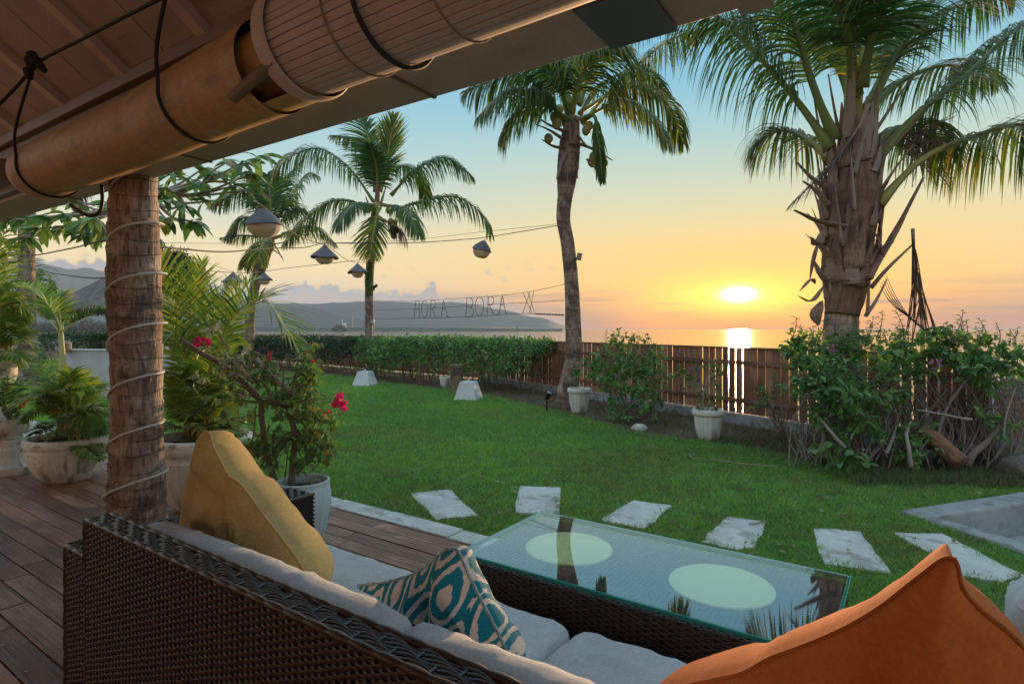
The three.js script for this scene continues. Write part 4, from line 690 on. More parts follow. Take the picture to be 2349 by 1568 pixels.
// ---------- the glass table ----------
{
  const l0 = -1.52, l1 = -0.19, d0 = 1.805, d1 = 2.45, t = thing('glass_table', 'long wicker coffee table with a glass top edged in green', 'table', new V3((l0 + l1) / 2, 0, -(d0 + d1) / 2));
  wickerBox(t, l0 + 0.012, l1 - 0.012, d0 + 0.012, d1 - 0.012, 0.02, 0.472, 'blfr', { seed: 21, sx: 0.028, row: 0.0095 });
  wickerFace(t, l1 - l0 - 0.024, d1 - d0 - 0.024, face((l0 + l1) / 2, 0.472, -(d0 + d1) / 2, 0, -Math.PI / 2), { sx: 0.020, row: 0.0095, amp: 0.0035, seed: 23 });
  const pane = new THREE.PlaneGeometry(l1 - l0 - 0.02, d1 - d0 - 0.02); pane.rotateX(-Math.PI / 2); pane.translate((l0 + l1) / 2, 0.5, -(d0 + d1) / 2);
  part(t, 'pane', metric(pane), mat([1.0, 1.0, 1.0], 0.015, { phys: true, transmission: 1, thickness: 0, ior: 2.3 }));
  { const low = pane.clone().translate(0, -0.0115, 0); part(t, 'pane_underside', metric(low), mat([0.97, 1.0, 0.96], 0.015, { phys: true, transmission: 1, thickness: 0, ior: 2.0 })); }
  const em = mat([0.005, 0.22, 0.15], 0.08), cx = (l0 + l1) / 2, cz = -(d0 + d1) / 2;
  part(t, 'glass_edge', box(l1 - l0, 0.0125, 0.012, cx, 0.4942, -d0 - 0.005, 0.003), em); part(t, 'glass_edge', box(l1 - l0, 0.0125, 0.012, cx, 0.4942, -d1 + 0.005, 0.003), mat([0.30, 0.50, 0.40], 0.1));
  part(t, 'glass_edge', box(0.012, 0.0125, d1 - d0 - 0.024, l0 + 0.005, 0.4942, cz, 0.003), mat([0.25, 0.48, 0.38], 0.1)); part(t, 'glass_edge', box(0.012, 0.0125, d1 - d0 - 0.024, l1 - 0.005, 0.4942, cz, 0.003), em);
  // two round woven mats under the glass
  for (const [u, v, lbl] of [[1304, 1257, 'round pale green woven mat under the glass, near the table corner by the lawn'], [1653, 1342, 'round pale green woven mat under the glass, nearer the orange pillow']]) {
    const p = gnd(u, v, 0.48), P = []; for (let i = 0; i <= 46; i++) P.push([0.003 + i * 0.0038, 0.0055 + 0.0011 * Math.sin(i * Math.PI)]); const pr = []; for (let i = 0; i <= 92; i++) pr.push([i * 0.00195 + 0.001, 0.006 + (i % 2 ? 0.0012 : 0)]); pr.push([0.1815, 0.003], [0.1815, 0]);
    const m = thing('place_mat', lbl, 'place mat', new V3(p.x, 0.478, p.z), 'round mats under the glass'); part(m, 'mat', lathe(pr, 72), mat([0.92, 0.96, 0.48], 0.9), true);
  }
  const lf = thing('fallen_petal', 'small yellow petal lying at the back edge of the glass top', 'petal', gnd(1319, 1186, 0.503)); const L = new Leaves(); L.oval(gnd(1313, 1186, 0.503), new V3(0.8, 0.15, 0.4).normalize(), UPV, 0.022, 0.015, [0.45, 0.4, 0.1]); part(lf, 'petal', L.geo(), M.petal);
}
// ---------- pots ----------
function pot(name, label, cat, base, profile, m, o = {}) {
  const t = thing(name, label, cat, base, o.group);
  part(t, 'body', lathe(prof(profile, 70), 72, o.wob ?? 0.006, o.seed ?? 1), m, true);
  if (o.soil) { const g = new THREE.CircleGeometry(o.soil[0], 28); g.rotateX(-Math.PI / 2); const p = g.attributes.position; for (let i = 0; i < p.count; i++) p.setY(i, o.soil[1] + 0.03 * (n3(p.getX(i) * 20, 1, p.getZ(i) * 20) - 0.5)); g.computeVertexNormals(); part(t, 'soil', metric(g), M.soil, true); }
  return t;
}
const bowl = (R, H) => [[0.0, 0.0], [R * 0.50, 0.0], [R * 0.56, 0.02], [R * 0.76, H * 0.22], [R * 0.90, H * 0.48], [R * 0.955, H * 0.68], [R * 0.965, H * 0.72], [R * 0.90, H * 0.765], [R * 0.91, H * 0.79], [R * 0.985, H * 0.83], [R, H * 0.90], [R * 0.98, H * 0.98], [R * 0.90, H], [R * 0.86, H * 0.97], [R * 0.84, H * 0.80]];
const potA = gnd(157, 1098), potB = gnd(466, 1160), potC = gnd(694, 1243), ped = gnd(18, 1083), urn = at(-4, 900, 6.3).setY(-0.03);
{
  const a = pot('stone_pot', 'wide white carved stone bowl pot on the deck left of the palm post', 'pot', potA, bowl(0.345, 0.40), M.plaster, { seed: 3, soil: [0.295, 0.345], group: 'large whitewashed garden pots' });
  // carved masks on the belly
  for (const ang of [0.55, 2.6]) { const mk = [], q = [[0, 0, 0.05, 0.07, 0.02], [0, -0.045, 0.022, 0.02, 0.025], [-0.02, 0.015, 0.013, 0.009, 0.03], [0.02, 0.015, 0.013, 0.009, 0.03], [0, 0.0, 0.01, 0.028, 0.035]]; for (const [x, y, sx, sy, sz] of q) { const g = new THREE.SphereGeometry(1, 16, 10); g.scale(sx, sy, sz); g.translate(x, 0.235 + y, 0.308); g.rotateY(ang); mk.push(g); } part(a, 'carved_face', metric(join(mk)), M.plaster, true); }
  pot('stone_pot', 'large weathered stone pot behind the palm post, holding the tall yellow-green cane palm', 'pot', potB, bowl(0.365, 0.56), M.plaster, { seed: 5, soil: [0.31, 0.49], group: 'large whitewashed garden pots' });
  pot('blue_pot', 'pale blue-washed round pot between the mustard pillow and the lawn', 'pot', potC, [[0, 0], [0.10, 0], [0.115, 0.01], [0.152, 0.10], [0.176, 0.22], [0.178, 0.30], [0.168, 0.385], [0.17, 0.405], [0.155, 0.41], [0.148, 0.39], [0.15, 0.33]], M.bluePot, { seed: 7, soil: [0.145, 0.345] });
  const pd = pot('stone_pedestal', 'white turned stone pedestal on the deck at the far left', 'pedestal', ped, [[0, 0], [0.222, 0], [0.225, 0.01], [0.225, 0.065], [0.215, 0.075], [0.185, 0.10], [0.165, 0.135], [0.155, 0.15], [0.150, 0.20], [0.142, 0.235], [0.125, 0.25], [0.124, 0.265], [0.128, 0.325], [0.10, 0.33], [0, 0.33]], M.plaster, { seed: 9 });
  pot('white_bowl', 'smooth white bowl of flowers on the turned pedestal at the far left', 'pot', ped.clone().setY(0.331), [[0, 0], [0.09, 0], [0.115, 0.012], [0.10, 0.03], [0.14, 0.055], [0.172, 0.11], [0.172, 0.15], [0.15, 0.185], [0.152, 0.20], [0.135, 0.205], [0.13, 0.17]], M.plaster, { seed: 10, soil: [0.128, 0.17] });
  pot('tall_urn', 'tall white stone urn on a column cut off by the left edge', 'urn', urn, [[0, 0], [0.15, 0], [0.15, 0.08], [0.09, 0.12], [0.07, 0.3], [0.075, 0.62], [0.10, 0.70], [0.16, 0.72], [0.165, 0.745], [0.11, 0.765], [0.085, 0.79], [0.12, 0.83], [0.155, 0.92], [0.16, 1.0], [0.155, 1.01], [0.186, 1.04], [0.188, 1.065], [0.16, 1.07], [0.15, 1.04]], M.plaster, { seed: 11, soil: [0.148, 1.03] });
  const pp = (u, v, R, H, label, seed) => pot('stone_flower_pot', label, 'pot', gnd(u, v, LG), [[0, 0], [R * 0.6, 0], [R * 0.66, 0.012], [R * 0.80, H * 0.35], [R * 0.87, H * 0.7], [R * 0.88, H * 0.80], [R * 0.98, H * 0.83], [R, H * 0.9], [R * 0.97, H * 0.985], [R * 0.86, H], [R * 0.82, H * 0.9]], M.plaster, { seed, soil: [R * 0.82, H * 0.88], group: 'stone flower pots along the fence' });
  pp(1328, 945, 0.205, 0.42, 'white stone flower pot at the foot of the middle coconut palm', 13);
  pp(1624, 1008, 0.20, 0.40, 'chipped white stone flower pot holding a young shrub before the board fence', 14);
  pp(1022, 889, 0.165, 0.27, 'small white pot half hidden beside the stone garden lantern under the hedge', 15);
  for (const [u, v, lbl] of [[1074.5, 917, 'white concrete block with sloping sides on the lawn beside the stone garden lantern'], [837, 885, 'white concrete block with sloping sides at the foot of the palm behind the sign wires']]) {
    const b = thing('concrete_block', lbl, 'concrete block', gnd(u, v, LG), 'white concrete blocks on the lawn', 0.35);
    const g = new THREE.CylinderGeometry(0.20, 0.345, 0.38, 4, 6).toNonIndexed(); g.rotateY(Math.PI / 4); g.translate(0, 0.185, 0); const p = g.attributes.position; for (let i = 0; i < p.count; i++) { const k = 1 + 0.03 * (n3(p.getX(i) * 7 + u, p.getY(i) * 7, p.getZ(i) * 7) - 0.5); p.setXYZ(i, p.getX(i) * k, p.getY(i), p.getZ(i) * k); } g.computeVertexNormals(); part(b, 'block', metric(g), M.white, true);
    part(b, 'pin', new THREE.CylinderGeometry(0.02, 0.03, 0.05, 10).translate(0, 0.395, 0), M.white, true);
  }
  const sl = thing('stone_lantern', 'small square tan stone garden lantern with slotted head under the hedge', 'garden lantern', gnd(1047, 900, LG), null, 0.5), tan = mat([0.42, 0.33, 0.24], 0.85, { map: stoneC, bumpMap: stoneB, bumpScale: 0.004 });
  part(sl, 'plinth', box(0.34, 0.06, 0.34, 0, 0.03, 0, 0.006), tan, true); part(sl, 'shaft', box(0.24, 0.34, 0.24, 0, 0.23, 0, 0.006), tan, true);
  for (let i = 0; i < 4; i++) part(sl, 'slat', box(0.28, 0.022, 0.28, 0, 0.425 + i * 0.048, 0, 0.004), tan, true); part(sl, 'lamp_core', box(0.16, 0.2, 0.16, 0, 0.5, 0), M.wickerDark, true); part(sl, 'cap', box(0.27, 0.05, 0.27, 0, 0.615, 0, 0.008), tan, true);
  const sp = thing('garden_spotlight', 'small black garden spotlight on a spike at the edge of the lawn', 'spotlight', gnd(1254, 946, LG)); part(sp, 'spike', new THREE.CylinderGeometry(0.012, 0.02, 0.24, 8).translate(0, 0.12, 0), M.black, true); part(sp, 'head', new THREE.CylinderGeometry(0.05, 0.035, 0.13, 14).rotateZ(-0.5).translate(0.02, 0.29, 0), M.black, true); part(sp, 'lens', new THREE.CylinderGeometry(0.044, 0.044, 0.01, 14).rotateZ(-0.5).translate(0.05, 0.35, 0), M.metal, true);
  const rk = (u, v, R, label, seed, m = M.rock, sq = 0.65) => { const t = thing('boulder', label, 'rock', gnd(u, v, LG)); let g = new THREE.IcosahedronGeometry(R, 5); const p = g.attributes.position; for (let i = 0; i < p.count; i++) { const x = p.getX(i) / R, y = p.getY(i) / R, z = p.getZ(i) / R, k = 0.7 + 0.55 * n3(x * 1.7 + seed, y * 1.7, z * 1.7 + seed) + 0.16 * ridgeN(n3(x * 4 + seed, y * 4, z * 4)); p.setXYZ(i, p.getX(i) * k, p.getY(i) * k * sq, p.getZ(i) * k); } g = mergeVertices(g.deleteAttribute('normal').deleteAttribute('uv') || g, 1e-5); g.computeVertexNormals(); part(t, 'stone', metric(g.translate(0, R * sq * 0.5, 0)), m, true); };
  rk(1466, 988, 0.10, 'small pale stone at the edge of the lawn below the fence shrub', 3, M.stone); rk(2300, 1066, 0.30, 'brown rock at the right edge beyond the dry grass', 5); rk(2370, 1098, 0.24, 'lower brown rock at the right edge beside the concrete basin', 8); rk(2258, 1040, 0.22, 'dark rock behind the fallen white pot at the end of the fence', 12);
  const wp = thing('fallen_pot', 'small weathered white pot lying among roots at the end of the fence', 'pot', gnd(2228, 1062, LG)); part(wp, 'body', lathe(prof([[0, 0], [0.09, 0], [0.095, 0.02], [0.085, 0.16], [0.07, 0.2], [0.0, 0.2]], 20), 24, 0.05).rotateZ(0.3).translate(0, 0.03, 0), M.white, true);
}

// ---------- palms ----------
function palmTrunk(t, px, rings, m, seg = 120, bump = 0.012) {   // px: [u, v, depth, radius]
  const P = px.map(([u, v, z]) => at(u, v, z)), n = px.length - 1;
  const Rr = (q) => { const k = clamp(q * n, 0, n - 1e-6), i = Math.floor(k); return lerp(px[i][3], px[i + 1][3], k - i); };
  return part(t, 'trunk', tube(P, (q, a) => Rr(q) * (1 + bump * 3 * Math.pow((q * rings + 0.25 * vnoise(q * 9, a)) % 1, 2) + 0.10 * (n3(Math.cos(a) + 3, q * rings * 0.4, Math.sin(a)) - 0.5)), seg, 26), m);
}
// fronds: [[u, v, dz], ...] from the crown outwards, drawn at depth z + dz
function fronds(t, z, list, base) {
  list.forEach(([pts, o], i) => { const [sm, lm, nm] = o?.dead ? [M.stub, M.deadLeaf, 'dead_frond'] : [o?.yellow ? M.stalkY : M.stalk, M.palmLeaf, 'frond']; addFrond(t, pts.map(([u, v, dz]) => at(u, v, z + dz)), { ...base, seed: i * 13 + 5 + Math.round(z * 10), ...(o?.dead ? { pal: G.dead } : {}), ...(o?.yellow ? { pal: [...G.palmY, ...G.palm] } : {}), ...o }, sm, lm, nm); });
}
function nuts(t, list, z, R) { list.forEach(([u, v], i) => { const p = at(u, v, z - 0.12 - 0.1 * (i % 3)), g = new THREE.SphereGeometry(R, 18, 12); g.scale(1, 1.22, 1); g.rotateZ((i % 5 - 2) * 0.2); g.translate(p.x, p.y, p.z); part(t, 'coconut', g, M.nut); }); }
// stiff old leaf bases round the top of the trunk
function sheaths(t, list, z, m = M.stub) { list.forEach(([a, b, w, dz = -0.15], i) => { const p = at(a[0], a[1], z + dz), q = at(b[0], b[1], z + dz - (i % 3) * 0.08), mid = p.clone().lerp(q, 0.5).add(new V3(0, (i % 2 ? 1 : -1) * 0.03, 0)); part(t, 'leaf_base', tube([p, mid, q], (k, a2) => w * (1.15 - 0.85 * k) * (1 + 0.25 * (vnoise(k * 9 + i, a2 * 2) - 0.5)), 14, 8, { flat: 0.35 }), i % 3 ? m : M.sheath); }); }
{ // the big palm at the right
  const z = 6.8, t = thing('coconut_palm', 'big coconut palm with shaggy broken leaf bases at the right by the fence', 'palm tree', at(1927, 990, z).setY(LG), 'coconut palms in the garden');
  palmTrunk(t, [[1922, 1010, z, 0.26], [1924, 870, z, 0.225], [1928, 785, z, 0.212], [1930, 728, z, 0.19], [1934, 690, z, 0.17]], 16, M.bark, 120, 0.012);
  part(t, 'fibre_sheath', tube([at(1931, 722, z), at(1934, 700, z), at(1943, 645, z), at(1944, 570, z), at(1952, 500, z), at(1958, 430, z), at(1962, 370, z), at(1966, 320, z), at(1968, 285, z)], (k, a) => [0.175, 0.20, 0.24, 0.24, 0.26, 0.27, 0.22, 0.17, 0.09].reduce((s, R, i, A) => s + R * Math.max(0, 1 - Math.abs(k * 8 - i)), 0) * (1 + 0.22 * (n3(k * 16, Math.cos(a) * 1.6 + 3, Math.sin(a) * 1.6) - 0.5) + 0.10 * ridgeN(n3(k * 30, Math.cos(a) * 3, Math.sin(a) * 3 + 5))), 150, 44), M.fibre);
  const r = rng(61);
  // fibre sheets wrapped round the swollen top
  for (let i = 0; i < 84; i++) { const v = lerp(718, 320, Math.pow(i / 84, 0.9)), a = r() * Math.PI * 2, R = v > 690 ? 0.20 : v > 620 ? 0.245 : lerp(0.272, 0.195, 1 - sstep(v, 330, 480)), c = at(1950 + (v < 500 ? 8 : 0), v, z), dir = new V3(Math.cos(a), 0, Math.sin(a)), p = c.clone().addScaledVector(dir, R * 0.98); const lean = 0.03 + r() * r() * 0.24, up = 0.28 + r() * 0.42; const P = [p, p.clone().addScaledVector(dir, 0.04).add(new V3(0, up * 0.5, 0)), p.clone().addScaledVector(dir, lean).add(new V3((r() - 0.5) * 0.08, up, (r() - 0.5) * 0.08))]; part(t, 'leaf_base', tube(P, (k, a2) => (0.055 + 0.045 * vnoise(i * 1.7, 3)) * (1.3 - 1.2 * k) * (0.8 + 0.5 * vnoise(k * 7 + i, a2 * 2)), 12, 9, { flat: 0.28, up: dir }), pick([M.sheath, M.stub, M.stub, M.sheath], r)); }
  sheaths(t, [[[1935, 520], [1822, 482], 0.075, -0.3], [[1900, 470], [1842, 415], 0.05], [[1895, 430], [1828, 372], 0.045], [[1905, 590], [1858, 543], 0.05], [[1895, 640], [1868, 600], 0.06], [[2010, 590], [2050, 555], 0.045, -0.2], [[1990, 640], [2118, 408], 0.075, -0.3], [[2000, 470], [2096, 330], 0.055, 0.1], [[1960, 480], [1950, 330], 0.06, -0.34], [[1930, 560], [1915, 420], 0.065, -0.34], [[2005, 380], [2230, 125], 0.06, 0.2], [[1990, 330], [2120, 140], 0.06, 0.1], [[1930, 330], [1900, 170], 0.06, 0.0], [[1962, 300], [1956, 110], 0.075, -0.1], [[1890, 350], [1862, 190], 0.05, 0.1], [[1990, 720], [1995, 640], 0.06, -0.3], [[1985, 725], [2035, 640], 0.06, -0.28], [[1960, 400], [2000, 250], 0.07, -0.3]], z);
  // hanging dry scraps at the left
  for (const [a, b, c, w] of [[[1890, 655], [1860, 690], [1830, 678], 0.03], [[1885, 690], [1872, 720], [1878, 745], 0.05], [[1880, 545], [1865, 600], [1858, 640], 0.05], [[1895, 520], [1872, 560], [1862, 545], 0.045], [[2000, 520], [2020, 560], [2030, 590], 0.04], [[1870, 650], [1862, 640], [1834, 668], 0.028]]) part(t, 'dry_scrap', tube([at(...a, z - 0.3), at(...b, z - 0.34), at(...c, z - 0.36)], (k) => w * (0.35 + 1.3 * Math.sin(Math.PI * clamp(k, 0.02, 0.98))) , 14, 7, { flat: 0.2 }), M.sheath);
  const B = { len: 1.05, n: 110, w: 0.027, droop: 0.32, r0: 0.065, t0: 0.24, segs: 5 };
  fronds(t, z, [
    [[[1915, 320, 0], [1872, 215, -0.1], [1825, 65, -0.1], [1790, -60, 0], [1730, -190, 0.3]], { len: 1.2, droop: 0.35 }],
    [[[1905, 340, 0], [1835, 240, 0.1], [1742, 132, 0.2], [1650, 40, 0.3], [1545, 0, 0.5]], { len: 1.35, droop: 0.6, n: 120 }],
    [[[1905, 370, 0.2], [1850, 320, 0.6], [1790, 300, 0.9], [1735, 330, 1.0]], { len: 1.1, droop: 0.7, yellow: true, n: 90 }],
    [[[1965, 300, 0.1], [1975, 180, 0.1], [1982, 40, 0.2], [1990, -140, 0.3]], { yellow: true }],
    [[[1985, 300, -0.1], [2020, 200, -0.2], [2068, 110, -0.2], [2142, -10, -0.1], [2230, -120, 0.2]], { len: 1.05 }],
    [[[2000, 380, -0.05], [2090, 275, -0.1], [2210, 178, -0.1], [2340, 60, 0.1], [2450, 20, 0.3]], { len: 1.3, droop: 0.7 }],
    [[[2015, 470, -0.1], [2062, 415, -0.15], [2120, 362, -0.2], [2210, 322, -0.2], [2350, 285, -0.1], [2470, 330, 0.2]], { len: 1.25, droop: 0.7, yellow: true, t0: 0.3 }],
    [[[1950, 260, 0.3], [1930, 120, 0.6], [1890, -10, 0.9], [1800, -90, 1.2]], { len: 1.05 }],
    [[[1990, 250, 0.3], [2060, 110, 0.7], [2180, 20, 1.0], [2330, -10, 1.2]], { len: 1.15, droop: 0.45 }],
    [[[1960, 250, 0.4], [1900, 120, 0.9], [1780, 40, 1.4], [1640, 60, 1.8]], { len: 1.1, droop: 0.45 }],
    [[[1985, 260, 0.5], [2080, 180, 1.0], [2190, 150, 1.4], [2290, 190, 1.7]], { len: 0.95, droop: 0.5 }],
    [[[1975, 200, 0], [2010, 60, -0.3], [2080, -50, -0.8], [2200, -100, -1.3]], { len: 1.15, droop: 0.4 }],
    [[[1960, 220, 0.1], [1940, 60, -0.3], [1880, -60, -0.7], [1760, -110, -1.1]], { len: 1.15, droop: 0.4 }],
    [[[2000, 340, 0.2], [2070, 290, 0.6], [2130, 300, 0.9], [2180, 360, 1.0]], { len: 1.0, droop: 0.7 }],
    [[[1992, 240, -0.35], [1965, 300, -0.5], [1900, 385, -0.55], [1815, 470, -0.5]], { dead: true, len: 0.5, n: 34, droop: 0.25, a0: 0.35, a1: 0.15, w: 0.022, r0: 0.02 }],
  ], B);
  // the snapped dry frond hanging at the right
  part(t, 'broken_stalk', tube([at(1998, 660, z - 0.1), at(2030, 622, z - 0.2), at(2094, 560, z - 0.25)], (k) => 0.045 * (1 - 0.65 * k), 14, 8, { flat: 0.6 }), M.stub);
  const lv = new Leaves(), top = at(2094, 524, z - 0.25); for (let i = 0; i < 34; i++) { const q = r(), s = at(2094 + q * 22 + (r() - 0.5) * 5, 535 + q * 150, z - 0.25 + (r() - 0.5) * 0.1), d = at(2096 + (r() - 0.32) * 150 * (0.35 + q), 860, z - 0.25 + (r() - 0.5) * 0.3).sub(s).normalize(); lv.strap(s, d, new V3(C, 0, -S), 0.6 + 0.5 * r(), 0.016, vary(pick(G.dead, r), r).map((x) => x * 0.7), 0.03, 5); }
  for (let i = 0; i < 5; i++) { lv.strap(at(2020 + i * 3, 655 - i * 7, z - 0.25), at(2060, 720 + i * 6, z - 0.3).sub(at(2020, 640, z - 0.25)).normalize(), UPV.clone(), 0.55 + 0.1 * i, 0.02, [0.09, 0.06, 0.045], -0.22, 6); }
  const f = part(t, 'dead_frond', tube([top, at(2098, 600, z - 0.25), at(2112, 700, z - 0.25), at(2122, 770, z - 0.25)], (k) => 0.022 * (1 - 0.8 * k), 14, 6), M.stub); const lg = lv.geo(); lg.translate(-t.position.x, -t.position.y, -t.position.z); const lm = new THREE.Mesh(lg, M.deadLeaf); lm.name = 'dry_leaflets'; lm.userData.kind = 'stuff'; f.add(lm);
  // flower stalks gone dry
  const sp = []; for (let i = 0; i < 90; i++) { const s = at(2060 + r() * 60, 300 + r() * 60, z + 0.1 + r() * 0.3), e = at(2070 + r() * 130, 250 + r() * 190, z + 0.1 + r() * 0.4); sp.push(tube([s, s.clone().lerp(e, 0.5).add(new V3(0, 0.05, 0)), e], (k) => 0.007 * (1 - 0.6 * k), 6, 4)); } part(t, 'flower_stalks', join(sp), M.twig, false, 'stuff');
}
{ // the middle palm with coconuts
  const z = 10.65, t = thing('coconut_palm', 'slender coconut palm with clusters of coconuts in the middle of the garden', 'palm tree', at(1303, 935, z).setY(LG), 'coconut palms in the garden');
  palmTrunk(t, [[1300, 940, z, 0.22], [1303, 890, z, 0.18], [1315, 820, z, 0.150], [1314, 740, z, 0.148], [1310, 640, z, 0.138], [1302, 560, z, 0.125], [1292, 505, z, 0.122], [1297, 440, z, 0.122], [1301, 400, z, 0.135], [1306, 345, z, 0.20], [1310, 300, z, 0.19], [1314, 268, z, 0.12]], 60, M.bark, 200, 0.010);
  sheaths(t, [[[1290, 340], [1242, 320], 0.06], [[1290, 318], [1228, 285], 0.055], [[1292, 300], [1222, 262], 0.05], [[1330, 330], [1405, 368], 0.06], [[1325, 310], [1360, 345], 0.07], [[1296, 350], [1276, 412], 0.06], [[1318, 350], [1325, 410], 0.05], [[1310, 330], [1305, 280], 0.06, -0.25], [[1316, 330], [1322, 282], 0.05, -0.25], [[1345, 365], [1370, 392], 0.04], [[1306, 355], [1300, 415], 0.05], [[1330, 275], [1352, 215], 0.05], [[1285, 290], [1262, 215], 0.05]], z);
  nuts(t, [[1272, 268], [1282, 252], [1276, 284], [1258, 318], [1362, 360], [1378, 366], [1370, 352], [1384, 374], [1372, 380], [1358, 372], [1350, 290], [1345, 298]], z, 0.082);
  const B = { len: 1.1, n: 96, w: 0.032, droop: 0.5, r0: 0.045, t0: 0.2, segs: 5 };
  fronds(t, z, [
    [[[1298, 290, 0], [1245, 205, -0.1], [1170, 168, 0], [1065, 212, 0.2]], { droop: 0.75, len: 1.1 }],
    [[[1304, 270, 0.2], [1260, 150, 0.3], [1180, 90, 0.5], [1080, 90, 0.8]], { len: 1.15 }],
    [[[1316, 240, 0], [1318, 130, 0.1], [1312, 20, 0.2], [1290, -60, 0.4]], {}],
    [[[1335, 285, -0.1], [1400, 208, -0.2], [1475, 138, -0.2], [1540, 90, 0], [1610, 70, 0.3]], { len: 1.2, droop: 0.6, yellow: true }],
    [[[1340, 250, 0], [1440, 200, 0.2], [1525, 232, 0.4], [1568, 330, 0.6]], { len: 1.0, droop: 0.7, yellow: true }],
    [[[1328, 240, 0.1], [1380, 110, 0.3], [1470, 30, 0.6], [1590, 10, 1]], { len: 1.1 }],
    [[[1322, 235, 0.2], [1350, 90, 0.5], [1400, -20, 0.9], [1480, -80, 1.2]], { len: 1.0 }],
    [[[1310, 240, 0.3], [1270, 110, 0.7], [1200, 30, 1], [1100, 10, 1.3]], { len: 1.05 }],
    [[[1312, 250, 0.4], [1250, 170, 0.9], [1180, 130, 1.3], [1110, 160, 1.6]], { len: 0.95, droop: 0.6 }],
    [[[1330, 260, 0.4], [1400, 180, 0.9], [1480, 170, 1.3], [1530, 210, 1.6]], { len: 0.95, droop: 0.6 }],
    [[[1296, 270, -0.1], [1250, 240, -0.3], [1200, 250, -0.4], [1150, 310, -0.4]], { len: 1.0, droop: 0.75 }],
    [[[1312, 262, -0.3], [1330, 180, -0.7], [1380, 120, -1.0], [1440, 110, -1.2]], { len: 1.1, droop: 0.5, yellow: true }],
    [[[1306, 262, -0.3], [1270, 170, -0.7], [1220, 120, -1.0], [1150, 120, -1.2]], { len: 1.1, droop: 0.55 }],
    [[[1345, 270, -0.3], [1362, 265, -0.45], [1371, 310, -0.5], [1382, 410, -0.5]], { len: 0.55, n: 40, droop: 0.5, a0: 0.5, a1: 0.2 }],
    [[[1330, 275, -0.2], [1420, 235, -0.5], [1490, 260, -0.8], [1535, 330, -1]], { len: 0.9, droop: 0.7, yellow: true }],
    [[[1300, 275, -0.2], [1235, 220, -0.5], [1160, 215, -0.8], [1095, 270, -1]], { len: 0.9, droop: 0.7 }],
  ], B);
  const fl = thing('floodlight', 'small black floodlight fixed to the trunk of the middle coconut palm', 'floodlight', at(1326, 588, z - 0.1)); part(fl, 'head', box(0.09, 0.13, 0.05, 0.02, 0, 0, 0.006).rotateY(0.6).rotateZ(-0.25), M.black, true); part(fl, 'glass', box(0.07, 0.10, 0.006, 0.02, 0, 0.03).rotateY(0.6).rotateZ(-0.25), M.metal, true); part(fl, 'bracket', box(0.14, 0.02, 0.03, -0.07, -0.05, 0), M.black, true);
}
